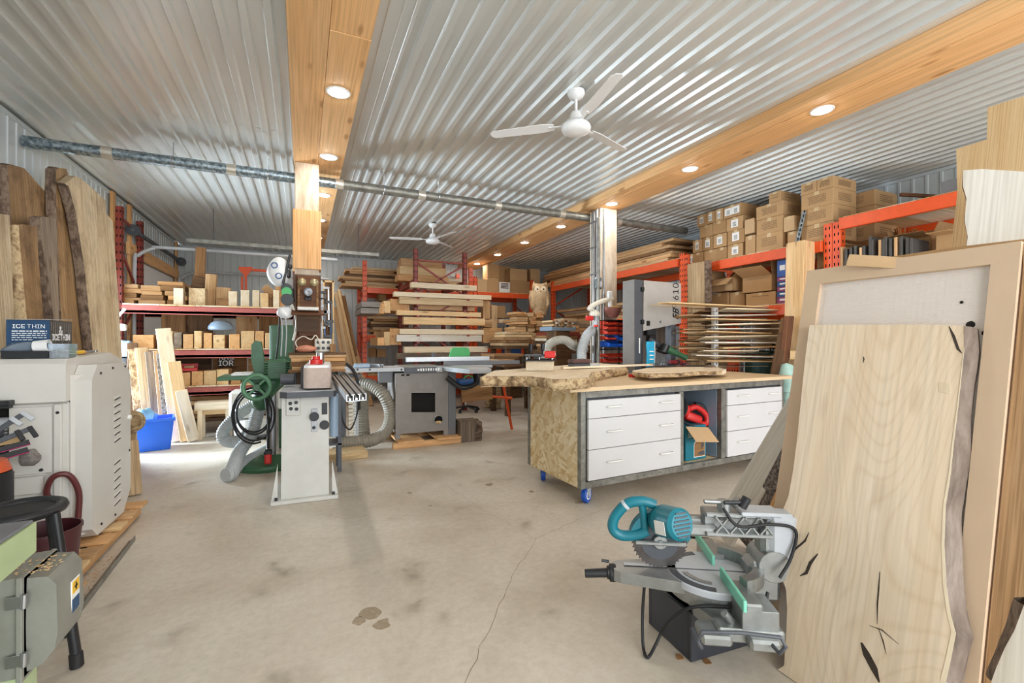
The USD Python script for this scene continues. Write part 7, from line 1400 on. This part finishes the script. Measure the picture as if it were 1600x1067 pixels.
for k, (x0, x1, y0, y1, m_, dy, lab) in enumerate(((645, 742, 477, 485, TAN, .2, 'tan plank behind the pale cross planks, upper'), (755, 785, 512, 536, PINE_O, .18, 'wide orange pine board end sticking out right of the cross planks'), (609, 627, 513, 539, PINE_O, .14, 'big square pine beam end left of the cross planks, lower'), (590, 600, 527, 540, PINE_O, .0, 'small square pine beam end left of the cross planks, lower left'), (600, 609, 518, 540, PINE, .05, 'narrow pine beam end beside the big lower beam end'),
        (610, 640, 467, 486, PINE_O, .14, 'big square pine beam end left of the cross planks, upper'), (600, 610, 470, 489, PINE, .05, 'narrow pine beam end beside the big upper beam end'), (592, 600, 475, 490, PINE_O, .0, 'small square pine beam end at the upper left of the cross planks'), (565, 594, 471, 480, GREYPL, -.1, 'upper of two grey boards sticking out to the left'), (564, 592, 481, 490, GREYPL, -.1, 'lower of two grey boards sticking out to the left'),
        (755, 766, 470, 500, TAN, .1, 'tan board end upright right of the cross planks'), (757, 769, 498, 511, TAN, .1, 'small tan block end right of the cross planks'), (768, 777, 477, 513, SLABW, .3, 'pale upright stake behind the cross plank ends'), (780, 803, 499, 505, PINE_W, .25, 'pale plank end lying to the right above the wide pine board'))):
    a = FY(x0, x1, y0, y1, PY + dy); vert_ = (y1 - y0) > 22 and x1 - x0 < 15; timber('beam_end' if x1 - x0 < 40 else 'cross_plank', lab, 'timber', a[0], a[1], PY + dy, PY + dy + (.9 if x0 < 600 or 'beam end' in lab else .12), a[2] + .002, a[3] - .002, m_, 'z' if vert_ else ('y' if 'beam end' in lab else 'x'))
a = FY(620, 690, 408, 420, UY + .3)
z = zk + .0
for k, (x0, x1, h, m_) in enumerate(((621, 700, 10, PINE_O), (624, 696, 13, PINE), (626, 690, 12, TAN))):
    a = FY(x0, x1, 420, 420 + h, UY + .5); timber('top_beam', f'square pine beam stacked on top of the maroon frame rack, {ORD[k]} from the bottom', 'timber', a[0], a[1], UY + .45, UY + .75, z, z + a[3] - a[2] - .002, m_, 'x'); z += a[3] - a[2]
# leaning boards left of the back rack
for k, (pb_, pt_, w, m_) in enumerate((((538, 575), (524, 480), .10, TAN), ((545, 575), (526, 456), .10, SLABW), ((552, 575), (530, 455), .09, TAN), ((558, 575), (535, 462), .11, BROWN), ((563, 575), (543, 505), .08, TAN), ((556, 575), (529, 452), .05, PINE))):
    q = onY(pt_[0], pt_[1], 10.2 - .06 * k); p = onY(pb_[0], pb_[1], 9.6 - .06 * k); plank('leaning_plank', f'long board leaning on the back wall beside the orange rack, {ORD[k]} from the left', p + (p - q) * (p[2] / (q[2] - p[2])) + V3(0, 0, .02), q, w, .025, (0, -1, .15), m_)
p, q = onY(523, 457, 10.1), onY(575, 455, 9.4)
# ---------------------------------------------------------------- owl, lumber piles and tools around the second post
oq = onY(843, 492, 7.4); ow = Thing('owl_sculpture', 'carved pale wooden owl sculpture standing on the lumber pile', 'sculpture', (oq[0], 7.4, oq[2] - .02), -20)
oh = onY(843, 440, 7.4)[2] - oq[2] + .02
prof = [(0, 0), (.13, 0), (.125, oh * .2), (.155, oh * .4), (.17, oh * .6), (.15, oh * .76), (.14, oh * .86), (.10, oh * .93), (0, oh * .95)]
m = lathe(prof, 32); m = m.subdivide(); m.vertices = m.vertices * [1, .8, 1]
ow.part('body', wobble(m, .022, 14, 3), SLABW, smooth=60)
for s in (-1, 1):
    ow.part('ear_tuft', trimesh.convex.convex_hull(np.array([(s * .045, -.09, oh * .84), (s * .145, -.06, oh * .80), (s * .125, .03, oh * .84), (s * .05, .02, oh * .90), (s * .12, -.045, oh * 1.0)])), SLABW); ow.part('eye_disc', mv(lathe([(0, .0), (.05, .0), (.055, .012), (.03, .022), (0, .014)], 20), TR(s * .055, -.105, oh * .76) @ RX(90)), PINE_W, smooth=50); ow.part('pupil', ell((s * .055, -.125, oh * .76), (.016, .01, .016), 1), DARKW, smooth=60)
    ow.part('wing', wobble(mv(ell((0, 0, 0), (.055, .10, oh * .30), 2), TR(s * .135, -.0, oh * .44) @ RY(s * 6)), .02, 22), SLABW, smooth=60); ow.part('foot', wobble(ell((s * .05, -.10, .03), (.04, .05, .03), 1), .01, 20), SLABW, smooth=60)
ow.part('beak', trimesh.convex.convex_hull(np.array([(0, -.16, oh * .68), (-.02, -.11, oh * .74), (.02, -.11, oh * .74), (0, -.10, oh * .66)])), TAN)
# block stacks in front of the back right rack
PYb = 6.9; r = random.Random(21); n_ = 0
def pile(cols, Y, label, group, mats, dep=(.3, .5), zfloor=None):
    for ci, (x0, x1, ytop, ybot, n) in enumerate(cols):
        a = FY(x0, x1, ytop, ybot, Y); h = (a[3] - a[2]) / n
        for k in range(n):
            dx = r.uniform(-.025, .025); timber('stacked_block', label(ci, k), 'timber block', a[0] + dx, a[1] + dx - .004, Y + r.uniform(-.04, .02), Y + r.uniform(*dep), a[2] + h * k, a[2] + h * (k + 1) - .003, mats[(k + ci) % len(mats)], 'y' if (k + ci) % 3 else 'x', group, rz=r.uniform(-4, 4))
CN = ['left', 'second', 'third', 'right']
pile([(806, 824, 487, 518, 8), (825, 836, 489, 518, 5), (838, 849, 487, 520, 7)], PYb, lambda c, k: f'tan lumber block in the {CN[c]} column below the owl, {ORD[k]} from the bottom', None, [TAN, PINE, BROWN, PINE_O])
pile([(787, 830, 518, 540, 5), (832, 848, 520, 536, 3)], PYb - .1, lambda c, k: f'rough board in the {("wide", "narrow")[c]} low pile under the block columns, {ORD[k]} from the bottom', None, [SLABW, BROWN, TAN, PINE], (.4, .6))
a = FY(785, 850, 540, 545, PYb); solo('pallet_table', 'low dark timber table carrying the block columns below the owl', 'table', J(bx(a[0], a[1], PYb - .15, PYb + .6, a[2], a[3], .004), *[bx(x, x + .08, y, y + .08, .001, a[2], .004) for x in (a[0] + .02, a[1] - .1) for y in (PYb - .12, PYb + .5)]), DARKW)
# stick bundle in a blue tray
q = onY(872, 511, 6.0); tr_ = Thing('blue_tray', 'shallow blue tray holding the bundle of thin sticks', 'tray', (q[0], 5.95, q[2] - .06)); tr_.part('stand', bx(-.12, .12, -.1, .2, -q[2] + .061, -.001), DARKW); tr_.part('tray', J(bx(-.2, .2, -.12, .25, 0, .01), bx(-.21, -.2, -.12, .25, 0, .06), bx(.2, .21, -.12, .25, 0, .06), bx(-.2, .2, -.13, -.12, 0, .05)), BIRDGREY)
for k in range(48):
    i, j = k % 10, k // 10; x = -.165 + .036 * i + .018 * (j % 2) + r.uniform(-.006, .006); timber('thin_stick', 'thin pale stick end in the bundle on the blue tray', 'stick', q[0] + x - .013, q[0] + x + .013, 5.86 + r.uniform(-.03, .02), 6.18, q[2] - .048 + .03 * j, q[2] - .048 + .03 * j + .026, (PINE, TAN, BROWN, WHITESLAB)[k % 4], 'y', 'thin sticks on the blue tray')
# shelf bench of mixed offcuts between the sticks and the post
pile([(856, 881, 519, 546, 6), (882, 903, 497, 546, 9), (904, 925, 500, 546, 8)], 6.33, lambda c, k: f'mixed lumber offcut left of the conduit post, {("left", "middle", "right")[c]} column, {ORD[k]} from the bottom', None, [BROWN, TAN, DARKW, PINE_W, BROWN, MAROON, TAN, PINE_O, GREYW, SLABW], (.3, .5))
a = FY(852, 926, 546, 552, 6.3); solo('offcut_shelf', 'low timber shelf under the heap of mixed offcuts', 'shelf', J(bx(a[0], a[1], 6.2, 7.0, a[2], a[3]), *[bx(x, x + .07, y, y + .07, .001, a[2]) for x in (a[0] + .02, a[1] - .1) for y in (6.22, 6.9)]), DARKW)
for k in range(5): a = FY(768 + 4 * k, 806 + r.uniform(-8, 14), 556 + 4 * k - 3, 560 + 4 * k - 3, 6.0); timber('low_offcut', f'dark offcut board low behind the workbench slab end, {ORD[k]} from the top', 'offcut', a[0], a[1], 5.95, 6.4, a[2], a[3], (BROWN, DARKW, TAN, MAROON, DARKW)[k], 'x', rz=r.uniform(-5, 5))
for k, (px0, py0, px1, py1) in enumerate(((786, 600, 800, 626), (752, 618, 800, 622))): solo('orange_bar', ('orange steel leg standing below the slab end', 'orange steel foot bar on the floor below the slab end')[k], 'stand', cyl(onY(px0, py0, 5.6), onY(px1, py1, 5.6) * ([1, 1, 1] if k else [1, 1, 0]) + ([0, 0, 0] if k else [0, 0, .03]), .018, 10), ORANGE, smooth=40)
stp = onY(780, 605, 5.2); solo('carved_stump', 'pale carved tree stump standing under the slab end beside the saw', 'stump', wobble(lathe([(0, .001), (.16, .001), (.14, .2), (.13, .45), (.17, .62), (0, .64)], 22), .04, 9), BARKPALE, TR(*(onz(770, 637, 0) + V3(0, 0, .025))), smooth=60)
# ---- conduit post: switch box, spray gun and hose, bowl, bins
q = onY(934, 443, 4.85); sw = Thing('switch_box', 'round grey electrical switch box on the conduit post', 'switch box', (q[0], 4.84, q[2])); sw.part('box', box(.09, .05, .15, b=.03), GALV); sw.part('cover', cyl((0, -.035, -.01), (0, -.022, -.01), .042, 20), LGREY, smooth=40); sw.part('screw', J([cyl((0, -.038, z), (0, -.034, z), .006, 6) for z in (-.045, .025)]), STEEL, kind='stuff')
Yg = 4.70
def g3(px, py, d=0): return onY(px, py, Yg + d)
sg = Thing('dust_extractor_arm', 'off-white plastic hose elbow and cup clamped to the conduit post', 'pipe', tuple(g3(930, 490)))
sg.part('pipe', tube([g3(957, 467), g3(940, 471), g3(924, 479), g3(921, 485)], .032, 12), PVC, world=True, smooth=60); sg.part('cup', mv(lathe([(.02, .08), (.06, .05), (.065, .02), (.06, 0), (0, 0)], 20), TR(*(g3(929, 494)))), PVC, world=True, smooth=50); sg.part('down_pipe', cyl(g3(931, 511), g3(931, 494), .026, 14), LGREY, world=True, smooth=40); sg.part('red_band', cyl(g3(931, 511), g3(931, 507.5), .03, 14), RED, world=True, smooth=40); sg.part('nozzle', box(.07, .06, .10, g3(952, 461), .015), WHITE, world=True); sg.part('red_clip', box(.1, .05, .06, g3(921, 497), .015), RED, world=True)
hose('grey ribbed hose curving down beside the conduit post', [g3(926, 515, .15), g3(916, 526, .1), g3(909, 545, .05), g3(909, 562, .0), g3(910, 590, 0)], .062, HOSEL)
hose('grey ribbed hose humped behind the router jig', [onY(*q) for q in ((852, 560, 4.9), (857, 540, 4.9), (870, 532, 4.9), (885, 532, 4.9), (896, 540, 4.95), (915, 546, 5.0))], .055, HOSEG)
for k, (px, r_) in enumerate(((935, .02), (942, .014))): solo('standing_pipe', ('galvanised pipe standing before the conduit post', 'thin steel pipe standing right of the galvanised pipe')[k], 'pipe', cyl(onY(px, 590, 4.75) * [1, 1, 0] + [0, 0, .6], onY(px, (340, 460)[k], 4.75), r_, 12), (GALVM, STEEL)[k], smooth=40)
q = g3(957, 496); bw_ = Thing('pink_bowl', 'dusty pink bowl on top of the red parts bins', 'bowl', (q[0], Yg, q[2])); bw_.part('bowl', lathe([(0, 0), (.055, 0), (.10, .06), (.118, .125), (.112, .125), (.094, .064), (.05, .008), (0, .008)], 30), PINKB, smooth=50); bw_.part('contents', wobble(ell((0, 0, .105), (.1, .1, .03), 2), .02, 20), YELLOW, smooth=50); bw_.part('white_tube', cyl((-.03, 0, .09), (-.05, .0, .22), .03, 14), WHITE, smooth=40)
bx0_, bx1_ = g3(943, 0)[0], g3(976, 0)[0]
shf = Thing('bin_shelf', 'narrow dark shelf carrying red and blue parts bins right of the conduit post', 'shelf', ((bx0_ + bx1_) / 2, Yg, 0)); 
for y_px in (500, 545, 570.5): z = g3(958, y_px)[2]; shf.part('shelf', bx(bx0_ - .01, bx1_ + .01, Yg - .06, Yg + .14, z - .012, z), BLACK, world=True)
for x in (bx0_ - .012, bx1_ + .002): shf.part('side', bx(x, x + .01, Yg + .10, Yg + .14, .001, g3(958, 499)[2]), GALVM, world=True)
def pbin(label, z, h, m_, x0, x1, d=.13):
    t = Thing('parts_bin', label, 'bin', ((x0 + x1) / 2, Yg + .03, z)); w = (x1 - x0) / 2; t.part('bin', J(prismX([(.1, 0), (-d + .02, 0), (-d, h * .55), (-d + .004, h * .55), (-d + .026, .004), (.1, .004)], -w, w), prismX([(.1, 0), (-d + .02, 0), (-d, h * .55), (-.03, h), (.1, h)], -w, -w + .004), prismX([(.1, 0), (-d + .02, 0), (-d, h * .55), (-.03, h), (.1, h)], w - .004, w), bx(-w, w, .096, .1, 0, h)), m_); t.part('label_slot', bx(-w * .4, w * .4, -d - .003, -d + .004, h * .2, h * .5), m_)
xm = (bx0_ + bx1_) / 2
zz_ = [g3(958, y)[2] for y in (508, 515, 522.5, 530)]
for k in range(3):
    for j, (a, b) in enumerate(((bx0_, xm - .002), (xm + .002, bx1_))): pbin(f'red open-front parts bin, {("upper", "middle", "lower")[k]} row of the upper group, {("left", "right")[j]}', zz_[k], zz_[0] - zz_[1] - .004, REDO, a, b)
pbin('single red parts bin left of the blue bins', zz_[3] - .006, .045, REDO, bx0_, xm - .01)
pbin('large blue open-front parts bin, upper of two', g3(958, 532)[2], .07, BLUE, xm - .03, bx1_ + .04, .17); pbin('large blue open-front parts bin, lower of two', g3(958, 542)[2], .075, BLUE, bx0_ - .0, bx1_ + .03, .17)
for k, y in enumerate((558, 566)):
    for j, (a, b) in enumerate(((bx0_, xm - .002), (xm + .002, bx1_))): pbin(f'red open-front parts bin in the bottom group, {("upper", "lower")[k]} row, {("left", "right")[j]}', g3(958, y)[2], .045, REDO, a, b)
# ---- grey bandsaw
YBS = 4.1
def bz(px, py, d=0): return onY(px, py, YBS + d)
bsw = Thing('bandsaw', 'tall grey bandsaw with a slanted upper door behind the workbench', 'bandsaw', (bz(1000, 0)[0], YBS + .2, 0))
xa_, xb2, xc_ = bz(977, 0)[0], bz(1003, 0)[0], bz(1063, 0)[0]; ztp = bz(1000, 437)[2]
bsw.part('column', bx(bz(991, 0)[0], xb2 - .004, YBS, YBS + .21, .02, ztp, .006), GREY, world=True); bsw.part('front_frame', bx(bz(991, 0)[0] + .002, xb2 - .002, YBS - .012, YBS - .0005, .02, ztp - .004, .004), DGREY, world=True)
dpl = [(bz(x, y)[0], bz(x, y)[2]) for x, y in ((1004, 517), (1063, 505), (1063, 443), (1005, 438))]
bsw.part('upper_door', prismY(dpl, YBS - .012, YBS + .03), DOORG, world=True, label='grey slanted upper wheel door'); bsw.part('wheel_case', prismY([(a_ + (.01 if a_ < xb2 + .1 else -.01), z + (.012 if z < 1.6 else -.01)) for a_, z in dpl], YBS + .0305, YBS + .24), DGREY, world=True)
for y_px in (452, 503): bsw.part('hinge', box(.035, .04, .05, bz(1003.5, y_px, -.02), .004), BLACK, world=True)
sw_ = bz(1013, 505, -.014); bsw.part('inspection_window', box(.05, .004, .055, sw_, .002), HOLE, world=True); bsw.part('lock', box(.02, .012, .03, bz(1032, 503, -.016), .003), MGREY, world=True)
lt = mv(meshkit.text_mesh('FB', .05, .001, True), RZ(90)); o = bz(1060, 500, -.0135)
bsw.part('lettering', mv(meshkit.text_mesh('FB', .085, .001, True), TR(*o) @ RX(90) @ RZ(90) @ np.array([[.9, .3, 0, 0], [0, 1, 0, 0], [0, 0, 1, 0], [0, 0, 0, 1.0]])), BLACK, world=True); o = bz(1060, 470, -.0135); bsw.part('lettering', mv(meshkit.text_mesh('610', .085, .001), TR(*o) @ RX(90) @ RZ(90) @ np.diag([.95, 1, 1, 1])), BLACK, world=True); bsw.part('emblem', mv(ring((0, 0, 0), .026, .004, RX(90), 20, 6), TR(*bz(1053, 477.5, -.0135))), BLACK, world=True)
bsw.part('guide_post', J(bx(bz(1020, 0)[0], bz(1030, 0)[0], YBS + .05, YBS + .12, 1.15, bz(1020, 513)[2], .004), bx(bz(1014, 0)[0], bz(1026, 0)[0], YBS + .02, YBS + .1, bz(1014, 524)[2], bz(1014, 514)[2], .006)), BLACK, world=True)
bsw.part('table', bx(xb2 + .02, xc_ + .18, YBS - .28, YBS + .34, .90, .935, .004), CAST, world=True); bsw.part('lower_case', bx(xb2 + .001, xc_, YBS + .03, YBS + .24, .02, .82, .01), GREY, world=True); bsw.part('trunnion', bx(xb2 + .1, xc_ - .05, YBS - .05, YBS + .25, .821, .899), DGREY, world=True); bsw.part('base', bx(xa_ - .05, xc_ + .05, YBS - .05, YBS + .5, .001, .02), DGREY, world=True); bsw.part('side_panel', bx(xc_ - .05, xc_ + .03, YBS + .1, YBS + .2, .94, bz(1060, 506)[2], .005), MGREY, world=True)
bsw.part('brand_strip', bx(bz(997, 0)[0], bz(999, 0)[0], YBS - .014, YBS - .010, bz(998, 552)[2], bz(998, 528)[2], .0005), PAPER, world=True)
# tools lying on the bandsaw table
TZ2 = .936
def tl(px, d=-.1): return V3(bz(px, 0, d)[0], YBS + d, TZ2)
c = tl(1016); t = Thing('glove_pack', 'bright cyan packet standing on the bandsaw table', 'packet', tuple(c)); h_ = bz(1016, 533, -.1)[2] - TZ2; t.part('packet', wobble(box(.10, .03, h_, (0, 0, h_ / 2), .01).subdivide().subdivide(), .012, 14), CYAN, smooth=50); t.part('white_edge', wobble(box(.012, .02, h_ * .95, (.058, 0, h_ * .5), .004).subdivide(), .006, 14), PAPER); t.part('print', J([box(.06, .001, .012, (0, -.022, h_ * (.3 + .15 * k)), .0003) for k in range(3)]), WHITEINK, kind='stuff')
p, q = V3(*bz(1042, 545, -.12)), V3(*bz(1080, 566, -.16)); p[2] = max(p[2], TZ2 + .1); q[2] = TZ2 + .07; t = Thing('angle_grinder', 'dark green and black angle grinder lying on the bandsaw table', 'grinder', M=frame(p, q - p, (0, 0, 1))); t.part('body', lathe([(0, 0), (.04, .0), (.045, .05), (.035, .1), (.03, .22), (.034, .28), (0, .29)], 18), GREEN, M=RY(90), smooth=50); t.part('head', cyl((-.03, 0, -.05), (-.03, 0, .04), .045, 16), BLACK, smooth=40); t.part('wheel_guard', cyl((-.05, 0, -.062), (-.05, 0, -.05), .065, 20), BLACK, smooth=40)
hose('dark grey ribbed hose running up behind the grinder', [bz(1038, 548, -.05), bz(1026, 538, 0), bz(1014, 530, .05)], .035, DGREY, pitch=.02)
p, q = V3(*bz(1046, 556, -.25)), V3(*bz(1084, 572, -.25)); p[2] = TZ2 + .06; q[2] = TZ2 + .03; t = Thing('red_detail_tool', 'dark red hand tool with a pointed tip on the bandsaw table', 'power tool', M=frame(p, q - p, (0, 0, 1))); t.part('body', lathe([(0, 0), (.024, .0), (.026, .12), (.018, .18), (.008, .2), (.004, .30), (0, .30)], 16), paint('dark_red_plastic', 0x7C2430, .4), M=RY(90), smooth=50); t.part('grip_band', cyl((.10, 0, 0), (.13, 0, 0), .028, 14), BLACK, smooth=40)
r = random.Random(31); 
for k in range(9): c = tl(1018 + 7 * k, -.2 + .02 * (k % 3)); solo('metal_part', f'small grey metal part on the bandsaw table, {ORD[k]} from the left', 'metal part', wobble(box(r.uniform(.03, .06), r.uniform(.03, .05), r.uniform(.02, .05), b=.005).subdivide(), .006, 40, k), (STEEL, DGREY, CAST)[k % 3], TR(c[0], c[1], TZ2 + .03) @ RZ(r.uniform(0, 90)), group='metal parts on the bandsaw table')
# sander-like tool on bench slab by the post
q = onb(.75, .82, .0); 
t = Thing('belt_block', 'dark-topped sanding block tool at the back of the workbench', 'sander', (*onY(905, 572, 3.7)[:2], BZ1 + .0775), 10); t.part('body', box(.22, .09, .05, (0, 0, .026), .01), DGREY); t.part('top_pad', box(.22, .1, .035, (0, 0, .07), .015), paint('brown_pad', 0x5A3B36, .5)); t.part('arm', box(.16, .05, .035, (.18, 0, .02), .01), LGREY)
plank('wood_batten', 'long pale batten lying at the back edge of the workbench', onY(878, 574, 3.62) * [1, 1, 0] + [0, 0, BZ1 + .092], onY(1018, 568, 3.72) * [1, 1, 0] + [0, 0, BZ1 + .092], .05, .018, (0, 0, 1), PINE_W, 'batten')
# ---- rack of thin boards right of the bandsaw
XT = 4.3; pq = onX(1117, 533, XT); vr = Thing('veneer_rack', 'perforated white steel post with thin rods holding veneer boards', 'rack', (pq[0], pq[1], 0)); ztp = onX(1117, 480, XT)[2]
vr.part('post', J(bx(-.035, .035, -.02, -.014, .001, ztp), bx(-.035, -.03, -.02, .02, .001, ztp), bx(.03, .035, -.02, .02, .001, ztp)), WHITE); vr.part('slot_hole', J([box(.011, .002, .028, (0, -.0205, z), .0004) for z in np.arange(.85, ztp, .06)]), HOLE, kind='stuff'); vr.part('foot', bx(-.4, .4, -.25, .25, .001, .03), DGREY)
dirx = unit(V3(.95, -.32, 0)); r = random.Random(44); zs_l = np.linspace(onX(1117, 572, XT)[2], ztp - .01, 14)
for k, z in enumerate(zs_l):
    vr.part('rod', cyl((-.25, -.09, z), (.55, -.26, z), .004, 6), CHROME); vr.part('rod', cyl((-.25, .2, z), (.55, .05, z), .004, 6), CHROME)
n_ = 0
for k, z in enumerate(zs_l[1:]):
    for j in range(2):
        a0 = r.uniform(-.35, .05) if k < 12 else (-.85, -.75)[j]; L = r.uniform(.65, 1.0) if k < 12 else 1.5; zz = z + .006; dirk = dirx if k < 12 else unit(V3(1, -.06, 0)); c = V3(pq[0], pq[1], 0) + dirk * (a0 + L / 2) + V3(0, (.17 if j else -.09) - .06 * (k > 11) + r.uniform(-.02, .02), zz + .012)
        d = (dirk + V3(0, r.uniform(-.03, .03), r.uniform(-.03, .03))); plank('thin_board', f'thin live-edge board on the rod rack, {ORD[k]} rod level up, {("lower", "upper")[j]} of two', c - d * L / 2, c + d * L / 2, r.uniform(.14, .24), .014, (r.uniform(-.1, .1), r.uniform(-.12, .2), 1), (PINE, SLABW, WHITESLAB, TAN, PINE_W, BROWN)[(k * 2 + j) % 6])
q = onX(1184, 565, 5.0); t = Thing('green_chest', 'dark green metal chest behind the rod rack', 'chest', (q[0] + .16, q[1], 0)); t.part('chest', bx(-.15, .15, -.2, .2, .02, onX(1190, 548, 5.0)[2], .02), paint('dark_green_enamel', 0x35564C, .4)); t.part('base', bx(-.15, .15, -.2, .2, .001, .02), BLACK)
hw = onX(1208, 545, 4.94); t2 = Thing('crank_wheel', 'small black crank wheel on the dark green chest', 'wheel', tuple(hw)); t2.part('rim', ring((0, 0, 0), .05, .007, RY(90) @ RX(20)), BLACK, smooth=60); t2.part('spoke', cyl((0, -.05, 0), (0, .05, 0), .005, 6), BLACK); t2.part('spoke', cyl((0, 0, -.05), (0, 0, .05), .005, 6), BLACK); t2.part('axle', cyl((0, 0, 0), (.15, 0, 0), .01, 8), BLACK)
